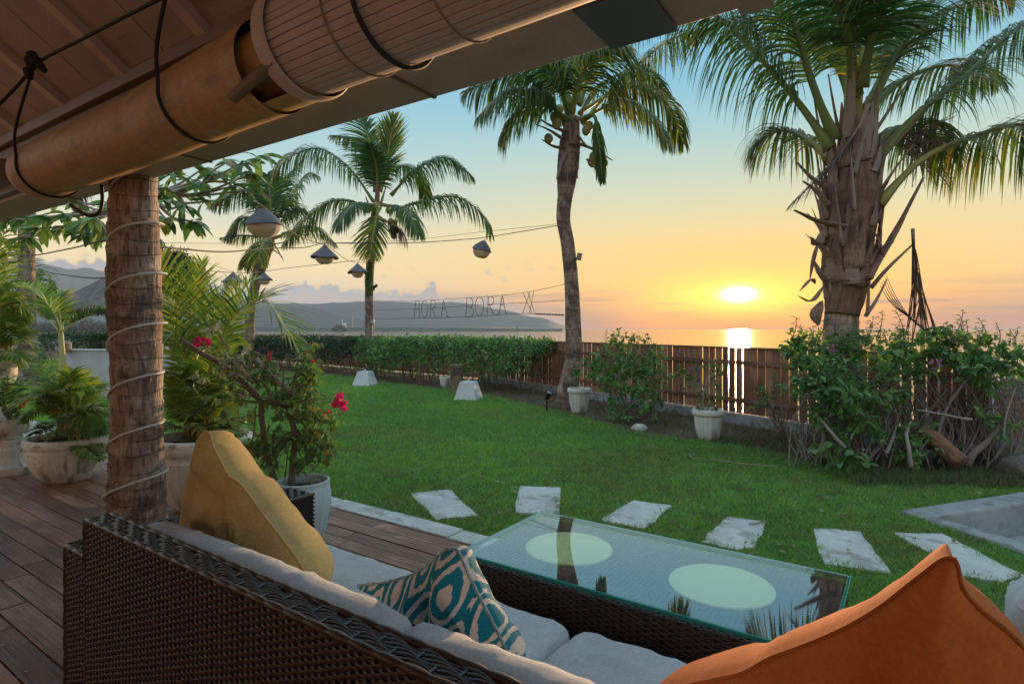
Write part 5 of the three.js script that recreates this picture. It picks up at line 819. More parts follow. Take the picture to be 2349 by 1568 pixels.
{ // the palm behind the lanterns
  const z = 18.4, t = thing('coconut_palm', 'coconut palm with wide arching fronds behind the hanging lanterns', 'palm tree', at(848, 856, z).setY(LG), 'coconut palms in the garden');
  palmTrunk(t, [[850, 862, z, 0.20], [850, 835, z, 0.16], [847, 760, z, 0.138], [846, 680, z, 0.13], [849, 600, z, 0.125], [855, 545, z, 0.13], [860, 490, z, 0.16], [863, 462, z, 0.09]], 60, M.barkGrey, 160, 0.010);
  nuts(t, [[848, 474], [856, 478], [862, 472], [842, 480], [896, 508], [900, 520], [905, 512], [898, 530], [907, 528], [902, 540]], z, 0.10);
  sheaths(t, [[[864, 470], [869, 330], 0.10, -0.2], [[870, 480], [884, 430], 0.07], [[850, 480], [838, 450], 0.07], [[875, 505], [912, 520], 0.05], [[852, 500], [846, 540], 0.07]], z);
  const B = { len: 1.3, n: 88, w: 0.044, droop: 0.5, r0: 0.06, t0: 0.16, segs: 5 };
  fronds(t, z, [
    [[[856, 462, 0], [800, 385, -0.1], [726, 340, 0], [650, 372, 0.2], [622, 420, 0.3]], { droop: 0.65, len: 1.3, yellow: false }],
    [[[850, 484, 0], [808, 462, -0.2], [762, 462, -0.3], [704, 500, -0.3], [650, 560, -0.2]], { droop: 0.6, len: 1.1 }],
    [[[860, 440, 0.1], [850, 340, 0.2], [826, 262, 0.4]], { len: 1.15, droop: 0.15, lift: 0.0 }],
    [[[872, 440, 0], [890, 350, 0], [903, 268, 0.1]], { len: 1.0, droop: 0.08, a0: 0.6, a1: 0.3, yellow: true, n: 80 }],
    [[[896, 448, 0], [950, 392, -0.1], [1020, 362, 0], [1085, 408, 0.3]], { len: 1.15, droop: 0.65 }],
    [[[888, 486, 0], [960, 464, -0.2], [1045, 452, -0.3], [1105, 492, -0.2], [1126, 540, -0.1]], { len: 1.2, droop: 0.7, n: 76 }],
    [[[868, 478, -0.3], [858, 520, -0.8], [848, 590, -1.1]], { len: 0.95, droop: 0.12, a0: 0.95, n: 60, yellow: true }],
    [[[880, 505, -0.1], [912, 522, -0.2], [925, 540, -0.2]], { dead: true, len: 0.95, droop: 0.8, n: 26 }],
    [[[866, 440, 0.3], [830, 330, 0.9], [760, 310, 1.4]], { len: 1.05, droop: 0.5 }],
    [[[870, 430, 0.3], [915, 380, 0.9], [960, 400, 1.4], [980, 470, 1.7]], { len: 1.0, droop: 0.5 }],
    [[[860, 470, -0.3], [810, 470, -1.0], [770, 520, -1.5]], { len: 1.0, droop: 0.5 }],
    [[[880, 470, -0.2], [930, 480, -0.9], [960, 540, -1.4]], { len: 0.95, droop: 0.55 }],
    [[[866, 450, 0], [862, 380, -0.5], [848, 330, -1.0]], { len: 0.9, droop: 0.3 }],
    [[[853, 560, -0.15], [848, 610, -0.2], [842, 672, -0.2]], { yellow: true, len: 0.6, n: 34, a0: 0.3, a1: 0.15, droop: 0.2, w: 0.045, r0: 0.025 }],
  ], B);
  const jb = thing('junction_box', 'grey electric box and conduit on the trunk of the palm behind the lanterns', 'electric box', at(853, 737, z - 0.16)); part(jb, 'box_body', box(0.12, 0.14, 0.07, 0, 0, 0, 0.01), M.metal, true); part(jb, 'conduit', line([at(853, 745, z - 0.16), at(855, 800, z - 0.17), at(858, 825, z - 0.2), at(866, 833, z - 0.2)], 0.012), M.rope);
  const l2 = thing('floodlight', 'tiny black floodlight on the trunk of the palm behind the lanterns', 'floodlight', at(858, 658, z - 0.1)); part(l2, 'head', box(0.16, 0.08, 0.06, 0.05, 0, 0, 0.006).rotateZ(0.4), M.black, true); part(l2, 'bracket', box(0.04, 0.12, 0.03, -0.02, -0.06, 0), M.black, true);
}
{ // the leaning palm further left
  const z = 21, t = thing('coconut_palm', 'leaning coconut palm at the left of the lanterns, its trunk bent to the right', 'palm tree', at(572, 850, z).setY(LG), 'coconut palms in the garden');
  palmTrunk(t, [[571, 850, z, 0.20], [571, 770, z, 0.175], [577, 690, z, 0.17], [588, 640, z, 0.165], [603, 595, z, 0.18], [615, 560, z, 0.2], [622, 530, z, 0.19], [623, 508, z, 0.1]], 50, M.barkGrey, 140, 0.010);
  sheaths(t, [[[622, 560], [664, 550], 0.06], [[620, 570], [648, 590], 0.07], [[612, 575], [600, 610], 0.07], [[625, 555], [650, 600], 0.07], [[630, 545], [668, 538], 0.05]], z);
  const B = { len: 1.3, n: 80, w: 0.048, droop: 0.45, r0: 0.06, t0: 0.14, segs: 5 };
  fronds(t, z, [
    [[[622, 525, -0.3], [620, 465, -0.4], [612, 400, -0.2]], { len: 1.35, droop: 0.25, a0: 1.3, a1: 0.7 }],
    [[[615, 500, 0], [560, 440, 0], [482, 472, 0.2]], { len: 1.15, droop: 0.55 }],
    [[[612, 520, 0], [560, 500, -0.2], [520, 540, -0.3]], { len: 1.1, droop: 0.7 }],
    [[[630, 510, 0], [670, 450, 0], [705, 400, 0.2], [728, 405, 0.4]], { len: 1.1, droop: 0.5 }],
    [[[632, 520, 0], [680, 480, 0.2], [716, 500, 0.4]], { len: 1.1, droop: 0.5 }],
    [[[630, 545, -0.1], [670, 530, -0.3], [720, 520, -0.4], [770, 560, -0.4]], { len: 1.0, droop: 0.6, yellow: true }],
    [[[610, 550, -0.2], [585, 560, -0.3], [560, 610, -0.3]], { len: 0.9, droop: 0.5, yellow: true, n: 44 }],
    [[[622, 500, 0.3], [590, 420, 0.6], [545, 390, 1.0]], { len: 1.1, droop: 0.45 }],
    [[[626, 500, 0.3], [650, 420, 0.6], [690, 370, 1.0]], { len: 1.1, droop: 0.45 }],
    [[[620, 540, -0.4], [600, 560, -0.9], [592, 600, -1.1]], { len: 0.9, droop: 0.3, yellow: true, n: 44 }],
    [[[612, 545, 0], [560, 540, 0], [505, 545, 0]], { len: 0.7, droop: 0.6, n: 34 }],
  ], B);
}
{ // the trunk at the left edge; its crown is above the eaves
  const z = 14.6, t = thing('coconut_palm', 'straight palm trunk at the left behind the bottle palm, its crown above the roof', 'palm tree', at(62, 886, z).setY(LG), 'coconut palms in the garden');
  palmTrunk(t, [[62, 892, z, 0.235], [62, 840, z, 0.195], [61, 740, z, 0.180], [59, 620, z, 0.175], [60, 540, z, 0.17], [62, 430, z, 0.16], [64, 300, z, 0.15]], 44, M.barkGrey, 160, 0.012);
  const B = { len: 1.0, n: 50, w: 0.045, droop: 0.5, r0: 0.05, t0: 0.14 };
  fronds(t, z, [[[[66, 300, 0], [130, 260, 0], [170, 340, 0], [180, 480, 0.2]], { dead: true, droop: 0.6 }], [[[60, 300, 0], [0, 220, 0], [-80, 320, 0]], {}], [[[64, 290, 0.2], [120, 180, 0.5], [220, 200, 1]], {}], [[[62, 290, 0], [60, 160, 0], [20, 60, 0]], {}]], B);
  // low dark fronds of a palm behind it
  const s = thing('young_palm', 'dark young palm behind the straight trunk at the left', 'palm', at(70, 860, 17).setY(LG));
  part(s, 'trunk', tube([at(72, 865, 17).setY(LG), at(70, 720, 17)], 0.09, 20, 10), M.barkGrey);
  fronds(s, 17, [[[[70, 720, 0], [90, 620, 0], [112, 640, 0.1], [116, 700, 0.2]], {}], [[[68, 720, 0], [30, 640, 0], [-10, 690, 0.1]], {}], [[[70, 715, 0], [100, 665, -0.2], [118, 720, -0.3]], {}], [[[70, 715, 0], [50, 600, 0.2], [20, 560, 0.3]], {}]], { len: 0.7, n: 44, w: 0.045, droop: 0.45, r0: 0.03, t0: 0.15 });
}
// ---------- lanterns on wires ----------
const zc = (u) => 1 / lerp(1 / 18.3, 1 / 10.75, (u - 852) / (1293 - 852));
function lantern(u, v, z, wpx, label, o = {}) {   // v is the rim height, wpx the width of the hat on the view
  const p = at(u, v, z), R = wpx / 2 / F * z, t = thing('hat_lantern', label, 'lantern', p, 'hanging lanterns with straw hats', o.turn ?? 0); t.rotation.z = o.tilt ?? 0; t.rotation.x = o.tx ?? 0;
  const H = R * (o.h ?? 0.9), hat = lathe([[0.0, H], [R * 0.06, H * 0.985], [R * 0.25, H * (o.dome ? 0.86 : 0.76)], [R * 0.5, H * (o.dome ? 0.62 : 0.5)], [R * 0.78, H * (o.dome ? 0.32 : 0.22)], [R * 0.97, 0.0], [R, -0.01], [R * 0.97, -0.016], [R * 0.76, H * 0.17], [R * 0.4, H * 0.5], [0, H * 0.86]], 44);
  const q = hat.attributes.position; for (let i = 0; i < q.count; i++) { const a = Math.atan2(q.getZ(i), q.getX(i)), d = Math.hypot(q.getX(i), q.getZ(i)) / R; q.setY(i, q.getY(i) + R * d * d * (0.05 * Math.sin(a * 3 + u) + 0.05 * (vnoise(Math.cos(a) * 4 + 9, Math.sin(a) * 4 + 9 + u) - 0.5))); const k = 1 + 0.03 * (vnoise(Math.cos(a) * 9 + 20, Math.sin(a) * 9 + 20) - 0.5) * d; q.setX(i, q.getX(i) * k); q.setZ(i, q.getZ(i) * k); } hat.computeVertexNormals();
  part(t, 'hat', hat, M.hat, true);
  const b = R * (o.b ?? 0.66), D = R * (o.d ?? 0.62), sh = lathe(prof([[b * 0.92, H * 0.12], [b, -D * 0.15], [b * 0.9, -D * 0.55], [b * 0.6, -D * 0.9], [b * 0.35, -D], [0, -D]], 26), 40);
  part(t, 'shade', sh, M.shade, true);
  const hoops = []; for (let i = 0; i < 6; i++) { const yy = -D * (0.05 + 0.155 * i), rr = b * Math.sqrt(Math.max(0.05, 1 - Math.pow((i * 0.155 + 0.02), 2.4))); hoops.push(new THREE.TorusGeometry(rr * 1.005, R * 0.008, 5, 36).rotateX(Math.PI / 2).translate(0, yy, 0)); } part(t, 'hoops', join(hoops), mat([0.5, 0.38, 0.26], 0.8), true);
  part(t, 'hook', line([new V3(0, H * 0.96, 0), new V3(0.01, H + R * 0.14, 0)], 0.006, 4), M.wire, true);
}
lantern(604, 512, 7.5, 82, 'largest and nearest straw-hatted lantern, hanging below the frangipani twigs', { b: 0.9, d: 0.78, h: 0.86, dome: true, tilt: -0.06, tx: 0.10 });
lantern(744, 589, 9.7, 63, 'lantern with a pointed grey hat between the two crowded palms', { b: 0.66, d: 0.52, tilt: -0.03 });
lantern(820, 624, 13, 46, 'small lantern hanging just left of the trunk behind the sign', { b: 0.6, d: 0.55, tilt: 0.05 });
lantern(534, 646, 12.5, 49, 'lantern hanging lowest at the left, above the cane palm leaves', { b: 0.7, d: 0.45 });
lantern(605, 641, 16, 38, 'smallest lantern, in front of the leaning palm trunk', { b: 0.72, d: 0.62, tilt: 0.03 });
lantern(1105, 572, 12.6, 46, 'tilted lantern hanging alone on the right above the wire sign', { b: 0.88, d: 0.85, tilt: -0.30, h: 0.95, dome: true });
function wire(label, pts, r = 0.006, m = M.wire, nm = 'wire') { const P = pts.map(([u, v, z]) => at(u, v, z)); const t = thing(nm, label, 'wire', P[0].clone()); part(t, 'strand', tube(P, r, pts.length * 14, 5), m); return t; }
wire('dark drooping cable from the palm post to the tilted lantern and the middle palm', [[-20, 578, 9], [60, 586, 8], [150, 572, 6.6], [236, 553, 4.8], [300, 548, 4.2], [352, 562, 4.4], [440, 573, 5.2], [520, 577, 6.2], [620, 569, 7.4], [700, 567, 8.6], [745, 558, 9.6], [860, 558, 10.8], [960, 556, 11.6], [1050, 550, 12.2], [1106, 545, 12.6], [1200, 530, 11.6], [1284, 516, 10.7]], 0.008, M.cord);
wire('thin wire above the dark cable, running to the trunk of the middle palm', [[352, 557, 8], [640, 558, 13], [900, 553, 13], [1120, 530, 11.8], [1286, 513, 10.7]], 0.004);
wire('wire carrying the two lowest lanterns at the left', [[352, 612, 9], [470, 621, 11.4], [534, 625, 12.5], [570, 625, 14], [606, 622, 16], [680, 612, 15], [790, 600, 14], [850, 592, 18.2]], 0.007, M.cord);
wire('twisted cord from the frangipani down to the largest lantern and on to the pointed ones', [[505, 408, 6.6], [560, 448, 7], [604, 474, 7.5], [640, 512, 8], [700, 548, 9], [744, 561, 9.7], [770, 578, 11], [800, 598, 12.4], [820, 602, 13], [850, 592, 18]], 0.007, mat([0.28, 0.17, 0.12], 0.8));
wire('thin slanting wire left of the lanterns', [[352, 557, 9], [440, 590, 11], [534, 624, 12.5]], 0.004);
wire('lower wire crossing behind the trunk at the left edge', [[-20, 605, 12], [60, 614, 11], [130, 628, 9], [200, 637, 7], [262, 636, 4.4]], 0.007, M.cord);
// the wire sign between two palms
{
  const q = (x, y) => { const u = 745.2 + 0.3416 * x, v = 573.2 + 0.3416 * y; return at(u, v, zc(u)); }, L = (pts) => pts.map(([x, y]) => q(x, y));
  const t = thing('wire_sign', 'sign of bent wire letters reading BORA BORA strung between two palms', 'sign', q(900, 450));
  const strand = (nm, pts, r = 0.006) => part(t, nm, tube(L(pts), r, pts.length * 8, 5, { straight: false }), M.wire);
  strand('support_wire', [[325, 343], [600, 342], [900, 325], [1150, 308], [1400, 275], [1608, 231]], 0.005); strand('support_wire', [[325, 402], [720, 392], [1000, 370], [1300, 356], [1608, 338]], 0.005); strand('support_wire', [[330, 463], [600, 457], [840, 452], [1050, 443], [1250, 429], [1410, 428], [1608, 437]], 0.006);
  const stroke = (pts) => tube(L(pts), 0.0078, pts.length * 10, 6, { straight: true });
  const arc = (cx, cy, rx, ry, a0, a1, n = 18) => Array.from({ length: n + 1 }, (_, i) => { const a = lerp(a0, a1, i / n); return [cx + Math.cos(a) * rx, cy + Math.sin(a) * ry]; });
  const Bl = (x, y0, y1, w, sl) => { const m = (y0 + y1) / 2; return [stroke([[x, y0], [x - sl, y1]]), stroke([[x - 6, y0], ...arc(x + w * 0.5, (y0 + m) / 2, w * 0.5, (m - y0) / 2, -Math.PI / 2, Math.PI / 2, 10), [x - sl * 0.5, m]]), stroke([[x - sl * 0.5, m], ...arc(x + w * 0.52, (m + y1) / 2, w * 0.55, (y1 - m) / 2, -Math.PI / 2, Math.PI / 2, 10), [x - sl - 8, y1]])]; };
  const Rl = (x, y0, y1, w, sl) => { const m = lerp(y0, y1, 0.45); return [stroke([[x, y0], [x - sl, y1]]), stroke([[x - 8, y0], ...arc(x + w * 0.5, (y0 + m) / 2, w * 0.5, (m - y0) / 2, -Math.PI / 2, Math.PI / 2, 10), [x - 3, m]]), stroke([[x + 4, m], [x + w, y1 - 2]])]; };
  const Ol = (cx, cy, rx, ry) => [stroke(arc(cx, cy, rx, ry, 0, Math.PI * 2, 28))];
  const Al = (x0, xt, x1, y0, y1) => [stroke([[x0 - 24, y1 + 1], [x0, y1]]), stroke([[x0, y1], [xt, y0], [x1, y1 - 2]]), stroke([[x1 - 6, y1 - 1], [x1 + 16, y1 - 3]]), stroke([[lerp(x0, xt, 0.5), lerp(y1, y0, 0.5)], [lerp(x1, xt, 0.5), lerp(y1, y0, 0.52)]])];
  for (const [nm, g] of [['letter', Bl(608, 342, 457, 26, 10)], ['letter', Ol(668, 398, 20, 57)], ['letter', Rl(713, 338, 455, 27, 8)], ['letter', Al(780, 795, 822, 337, 452)], ['letter', Bl(953, 321, 450, 40, 8)], ['letter', Ol(1037, 380, 28, 63)], ['letter', Rl(1097, 312, 438, 36, 8)], ['letter', Al(1168, 1190, 1215, 306, 432)]]) part(t, nm, g, M.wire);
  part(t, 'crossed_wires', [[[1330, 290], [1390, 425]], [[1376, 285], [1328, 425]], [[1362, 285], [1406, 422]], [[1402, 278], [1372, 425]]].map((s) => tube(L(s), 0.006, 4, 5)), M.wire);
  part(t, 'turnbuckle', tube(L([[1412, 428], [1520, 433], [1600, 436]]), (k) => 0.009 + 0.007 * (Math.sin(k * 60) > 0 ? 1 : 0), 60, 6), M.cord);
}
// ---------- frangipani twigs and other trees ----------
{
  const r = rng(21), t = thing('frangipani_tree', 'frangipani tree behind the palm post with long oval leaves and pink flowers', 'tree', at(322, 900, 7.6).setY(LG)), lv = new Leaves(), fl = new Leaves(), st = [];
  const root = at(322, 905, 7.6).setY(LG), fork = at(318, 600, 7.4), hub = [at(300, 470, 7.2), at(345, 450, 7.0)];
  part(t, 'trunk', tube([root, at(318, 760, 7.5), fork, hub[1]], (k) => 0.055 * (1 - 0.35 * k), 30, 12), M.twigPale);
  const tips = [[20, 505, 7.4], [62, 500, 7.2], [108, 498, 6.9], [60, 545, 7.6], [150, 490, 7.0], [185, 508, 6.8], [214, 500, 6.6], [140, 520, 7.3], [206, 535, 7.0], [235, 520, 6.9], [95, 525, 7.0], [15, 550, 7.6], [362, 430, 6.4], [378, 500, 6.6], [358, 545, 6.9], [420, 470, 6.3], [450, 418, 6.5], [500, 395, 6.4], [540, 425, 6.4], [556, 372, 6.2], [596, 358, 6.5], [478, 462, 6.6], [585, 432, 6.6], [398, 400, 6.3], [440, 508, 6.7], [404, 440, 6.9], [520, 372, 6.7], [460, 390, 6.9], [572, 400, 6.3], [380, 460, 6.2], [-40, 500, 7], [250, 470, 6.9], [170, 460, 7.2], [120, 455, 7.3]];
  for (const [u, v, z] of tips) {
    const p = at(u, v, z), h = u < 320 ? hub[0] : hub[1], m = h.clone().lerp(p, 0.55); m.y -= 0.02 + 0.08 * r();
    st.push(tube([h, m, p], (k) => 0.024 * (1 - 0.62 * k), 16, 7));
    const out = p.clone().sub(m).normalize(); const n = 9 + Math.floor(r() * 5);
    for (let i = 0; i < n; i++) { const a = i * 2.4 + r(), d = new V3(Math.cos(a), 0, Math.sin(a)).multiplyScalar(0.85).addScaledVector(out, 0.55); d.y += 0.35 - 0.95 * r(); d.normalize(); lv.oval(p.clone().addScaledVector(out, (r() - 0.7) * 0.07), d, UPV.clone().addScaledVector(rdir(r), 0.5).normalize(), 0.17 + 0.10 * r(), 0.066 + 0.026 * r(), r() < 0.07 ? [0.3, 0.22, 0.03] : vary(pick(G.frang, r), r), 0.3 + 0.3 * r()); }
  }
  for (const [u, v, z] of [[565, 378, 6.2], [576, 372, 6.2], [468, 415, 6.5], [456, 420, 6.5], [500, 400, 6.4], [482, 408, 6.4], [400, 405, 6.3], [590, 368, 6.4], [498, 470, 6.5], [440, 432, 6.5]]) for (let k = 0; k < 3; k++) { const c = at(u + (r() - 0.5) * 10, v + (r() - 0.5) * 8, z); for (let i = 0; i < 5; i++) { const a = i / 5 * 6.283 + r(), d = new V3(Math.cos(a), 0.4, Math.sin(a)).normalize(); fl.oval(c, d, UPV, 0.035, 0.02, vary([0.55, 0.10, 0.13], r), 0.2); } }
  part(t, 'branches', join(st), M.twigPale, false, 'stuff'); part(t, 'leaves', lv.geo(), M.leaf, false, 'stuff'); part(t, 'flowers', fl.geo(), M.petal, false, 'stuff');
}
// a crown of leafy clumps inside blobs [u, v, depth, radius]
function clumpFoliage(lv, blobs, per, leavesPer, L, W, pal, r, o = {}) {
  for (const [u, v, z, R, sq = 0.8] of blobs) {
    const c = at(u, v, z), n = Math.round(per * R * R * 10);
    for (let i = 0; i < n; i++) {
      const d = rdir(r); if (o.upper && d.y < -0.5) continue; const q = (o.shell ?? 0.55) + (1 - (o.shell ?? 0.55)) * Math.pow(r(), 0.6), p = c.clone().add(new V3(d.x * R * q, d.y * R * q * sq, d.z * R * q)), cl = o.cl ?? 0.10, tone = vary(pick(pal, r), r, 0.2);
      const ax = d.clone().addScaledVector(UPV, 0.5).addScaledVector(rdir(r), 0.7).normalize();
      for (let k = 0; k < leavesPer; k++) { const b = p.clone().addScaledVector(ax, (r() - 0.5) * cl * 1.6).addScaledVector(rdir(r), cl * 0.35 * r()); if (b.y < LG + 0.02) continue; const ld = rdir(r).addScaledVector(ax, 0.6).addScaledVector(UPV, -0.25).normalize(), s = 0.7 + 0.6 * r(); lv.leaf(b, ld, UPV.clone().addScaledVector(rdir(r), 0.8).normalize(), L * s, W * s, vary(tone, r, 0.18)); }
    }
  }
}
function twigs(list, m, r0, wob, r) { return list.map((pts) => tube(pts.map(([u, v, z]) => at(u + (r() - 0.5) * wob, v + (r() - 0.5) * wob, z)), (k) => r0 * (1 - 0.6 * k), 14, 6)); }
function sprigs(lv, st, list, r, L = 0.06, pal = G.hedge) { for (const [u, v, z, h] of list) { const p = at(u, v, z), tip = p.clone().add(new V3((r() - 0.5) * h * 0.7, h, (r() - 0.5) * h * 0.7)); st.push(tube([p, p.clone().lerp(tip, 0.5).add(new V3(0.02, 0, 0.02)), tip], (k) => 0.006 * (1 - 0.6 * k), 8, 4)); const n = Math.round(h / 0.024); for (let i = 0; i < n; i++) { const b = p.clone().lerp(tip, (i + 0.6) / n), a = i * 2.4 + r(); lv.leaf(b, new V3(Math.cos(a), 0.35, Math.sin(a)).normalize(), UPV, L * (0.8 + 0.4 * r()), L * 0.62, vary(pick(pal, r), r)); } } }
// hedge rows along paths in [x, z] on the ground
function hedge(name, label, path, half, H, dens, r, group, o = {}) {
  const P = path.map(([x, z]) => cw(x, z, LG)), t = thing(name, label, 'hedge', P[0].clone(), group), lv = new Leaves(), st = [];
  let tot = 0; const len = P.slice(1).map((p, i) => { const l = p.distanceTo(P[i]); tot += l; return l; });
  const at2 = (s) => { let i = 0; while (i < len.length - 1 && s > len[i]) { s -= len[i]; i++; } const d = P[i + 1].clone().sub(P[i]).normalize(); return [P[i].clone().addScaledVector(d, s), new V3(-d.z, 0, d.x)]; };
  const n = Math.round(tot * dens);
  for (let i = 0; i < n; i++) {
    const s = r() * tot, [c, nrm] = at2(s), a = lerp(-0.4, Math.PI + 0.4, r()), bulge = 0.82 + 0.36 * vnoise(s * 1.7 + 5, a * 1.6 + 3) + 0.12 * (r() - 0.5), sy = Math.sin(a), w = half * bulge * Math.sign(Math.cos(a)) * Math.pow(Math.abs(Math.cos(a)), 0.6), y = H * (0.30 + 0.70 * Math.sign(sy) * Math.pow(Math.abs(sy), 0.6)) * (0.90 + 0.16 * vnoise(s * 1.3, 9));
    const q = r() < 0.25 ? 0.72 : 1, p = c.clone().addScaledVector(nrm, w * q); p.y = LG + Math.max(0.1, y * (q < 1 ? 0.9 : 1)); const tone = vary(pick(o.pal ?? G.hedge, r), r, 0.25), ax = nrm.clone().multiplyScalar(Math.cos(a)).addScaledVector(UPV, Math.max(sy, 0.1) + 0.2).addScaledVector(rdir(r), 0.6).normalize();
    if (p.y - LG < (o.bare ?? 0.22) * (0.5 + vnoise(s * 2, 2)) ) continue;
    for (let k = 0; k < 7; k++) { const b = p.clone().addScaledVector(ax, (r() - 0.4) * 0.16).addScaledVector(rdir(r), 0.05), ld = rdir(r).addScaledVector(ax, 0.7).addScaledVector(UPV, -0.2).normalize(), z = 0.7 + 0.6 * r(); lv.leaf(b, ld, UPV.clone().addScaledVector(rdir(r), 0.8).normalize(), 0.082 * z, 0.055 * z, vary(tone, r, 0.15)); }
  }
  for (let i = 0; i < tot * 9; i++) { const s = r() * tot, [c, nrm] = at2(s), p = c.clone().addScaledVector(nrm, (r() - 0.5) * half * 1.2), q = p.clone().add(new V3((r() - 0.5) * 0.5, H * (0.5 + 0.4 * r()), (r() - 0.5) * 0.5)); st.push(tube([p, p.clone().lerp(q, 0.5).addScaledVector(rdir(r), 0.09), q], (k) => (0.009 + 0.006 * (i % 3)) * (1 - 0.6 * k), 9, 5)); }
  for (let i = 0; i < tot * (o.sprig ?? 2); i++) { const s = r() * tot, [c, nrm] = at2(s), p = c.clone().addScaledVector(nrm, (r() - 0.5) * half); p.y = LG + H * 0.92; const h = 0.12 + 0.22 * r() * r() * 2, tip = p.clone().add(new V3((r() - 0.5) * 0.15, h, (r() - 0.5) * 0.15)); st.push(tube([p, tip], 0.004, 4, 4)); for (let k = 0; k < 8; k++) { const a = k * 2.4; lv.leaf(p.clone().lerp(tip, (k + 1) / 8), new V3(Math.cos(a), 0.4, Math.sin(a)).normalize(), UPV, 0.06, 0.04, vary(pick(G.hedge, r), r)); } }
  if (o.flowers) { const fl = new Leaves(); for (let i = 0; i < o.flowers; i++) { const s = r() * tot, [c, nrm] = at2(s), p = c.clone().addScaledVector(nrm, half * 0.5 * (r() - 0.2)); p.y = LG + H * (0.85 + 0.12 * r()); for (let k = 0; k < 9; k++) fl.leaf(p.clone().addScaledVector(rdir(r), 0.04), rdir(r), rdir(r), 0.05, 0.04, vary([0.42, 0.13, 0.25], r)); } part(t, 'flowers', fl.geo(), M.petal, false, 'stuff'); }
  part(t, 'stems', join(st), M.twig, false, 'stuff'); part(t, 'foliage', lv.geo(), M.leaf, false, 'stuff');
}
{
  const r = rng(31);
  hedge('hedge', 'long bushy green hedge between the middle palm and the palm behind the lanterns', [[0.85, 13.0], [-0.6, 14.2], [-2.2, 15.6], [-4.4, 18.2]], 0.62, 1.16, 330, r, null, { sprig: 3, flowers: 10 });
  hedge('hedge', 'darker stretch of hedge behind the bougainvillea, left of the palm behind the lanterns', [[-4.6, 18.9], [-7.4, 20.6], [-10.5, 22.8], [-13.6, 26.2]], 0.75, 1.12, 300, r, null, { sprig: 2, pal: [[0.045, 0.10, 0.03], [0.055, 0.12, 0.03], [0.03, 0.08, 0.022]] });
  hedge('hedge', 'rounded dense hedge at the far left behind the white wall', [[-15.2, 23.8], [-18.3, 24.6], [-19.9, 25.6]], 1.0, 1.22, 340, r, null, { sprig: 3, pal: [[0.05, 0.12, 0.035], [0.065, 0.14, 0.04], [0.035, 0.09, 0.03]] });
  hedge('hedge', 'low dense bush at the left edge behind the tall urn', [[-15.6, 17.6], [-14.6, 18.0]], 0.5, 0.75, 300, r, null, {});
  const bush = (name, label, blobs, per, tw, sp, base, flowers) => { const t = thing(name, label, 'shrub', base), lv = new Leaves(), st = []; clumpFoliage(lv, blobs, per, 7, 0.075, 0.05, G.hedge, r, { cl: 0.09, shell: 0.4 }); sprigs(lv, st, sp, r); for (const w of tw) st.push(...twigs([w], M.twig, 0.009, 6, r)); part(t, 'stems', join(st), M.twig, false, 'stuff'); part(t, 'foliage', lv.geo(), M.leaf, false, 'stuff'); if (flowers) { const fl = new Leaves(); for (const [u, v, z] of flowers) for (let k = 0; k < 10; k++) fl.leaf(at(u, v, z).addScaledVector(rdir(r), 0.035), rdir(r), rdir(r), 0.045, 0.035, vary([0.42, 0.15, 0.3], r)); part(t, 'flowers', fl.geo(), M.petal, false, 'stuff'); } return [t, lv, st]; };
  bush('flowering_shrub', 'leafy shrub between the middle palm and the bare stretch of board fence', [[1395, 825, 9.4, 0.36], [1460, 810, 9.2, 0.38], [1430, 870, 9.2, 0.42], [1478, 870, 9.1, 0.40], [1350, 850, 9.6, 0.26], [1440, 930, 9.0, 0.32], [1488, 920, 8.9, 0.26], [1500, 840, 9.1, 0.22], [1415, 785, 9.3, 0.16]], 30, Array.from({ length: 34 }, () => { const u = 1380 + r() * 130; return [[1430 + r() * 60, 985, 9.0], [u, 930, 9.1 + r() * 0.3], [u + (r() - 0.5) * 80, 850 + r() * 60, 9.2 + r() * 0.3]]; }), Array.from({ length: 12 }, () => [1380 + r() * 130, 800 + r() * 20, 9.2, 0.2 + r() * 0.2]), gnd(1440, 985, LG));
  bush('flowering_shrub', 'low sprawling sprigs at the foot of the board fence right of the chipped pot', [[1755, 905, 7.6, 0.16], [1770, 930, 7.5, 0.14], [1735, 925, 7.6, 0.10], [1790, 890, 7.5, 0.14]], 22, Array.from({ length: 14 }, () => [[1780 + r() * 40, 1000, 7.3], [1760 + r() * 40, 950, 7.4], [1720 + r() * 90, 880 + r() * 60, 7.5]]), [], gnd(1780, 1000, LG));
  const pp = thing('potted_shrub', 'young shrub with light green leaves growing from the chipped stone pot', 'plant', gnd(1624, 1008, LG).setY(0.3)); { const lv = new Leaves(), st = [], z = 7.55; st.push(tube([at(1614, 950, z), at(1612, 920, z), at(1620, 880, z), at(1622, 862, z)], (k) => 0.017 * (1 - 0.5 * k), 14, 7)); for (const [u, v] of [[1575, 862], [1560, 855], [1600, 842], [1640, 855], [1632, 838], [1590, 870], [1650, 900], [1626, 915], [1640, 880], [1570, 880], [1650, 850], [1600, 900], [1605, 935], [1640, 940]]) { st.push(tube([at(1616, 905, z), at((u + 1616) / 2, (v + 895) / 2, z + 0.02), at(u, v, z)], 0.005, 8, 4)); for (let k = 0; k < 11; k++) lv.leaf(at(u, v, z).addScaledVector(rdir(r), 0.06), rdir(r), UPV.clone().addScaledVector(rdir(r), 0.6).normalize(), 0.075, 0.05, vary([0.11, 0.21, 0.04], r)); } part(pp, 'stems', join(st), M.twigPale, false, 'stuff'); part(pp, 'foliage', lv.geo(), M.leaf, false, 'stuff'); }
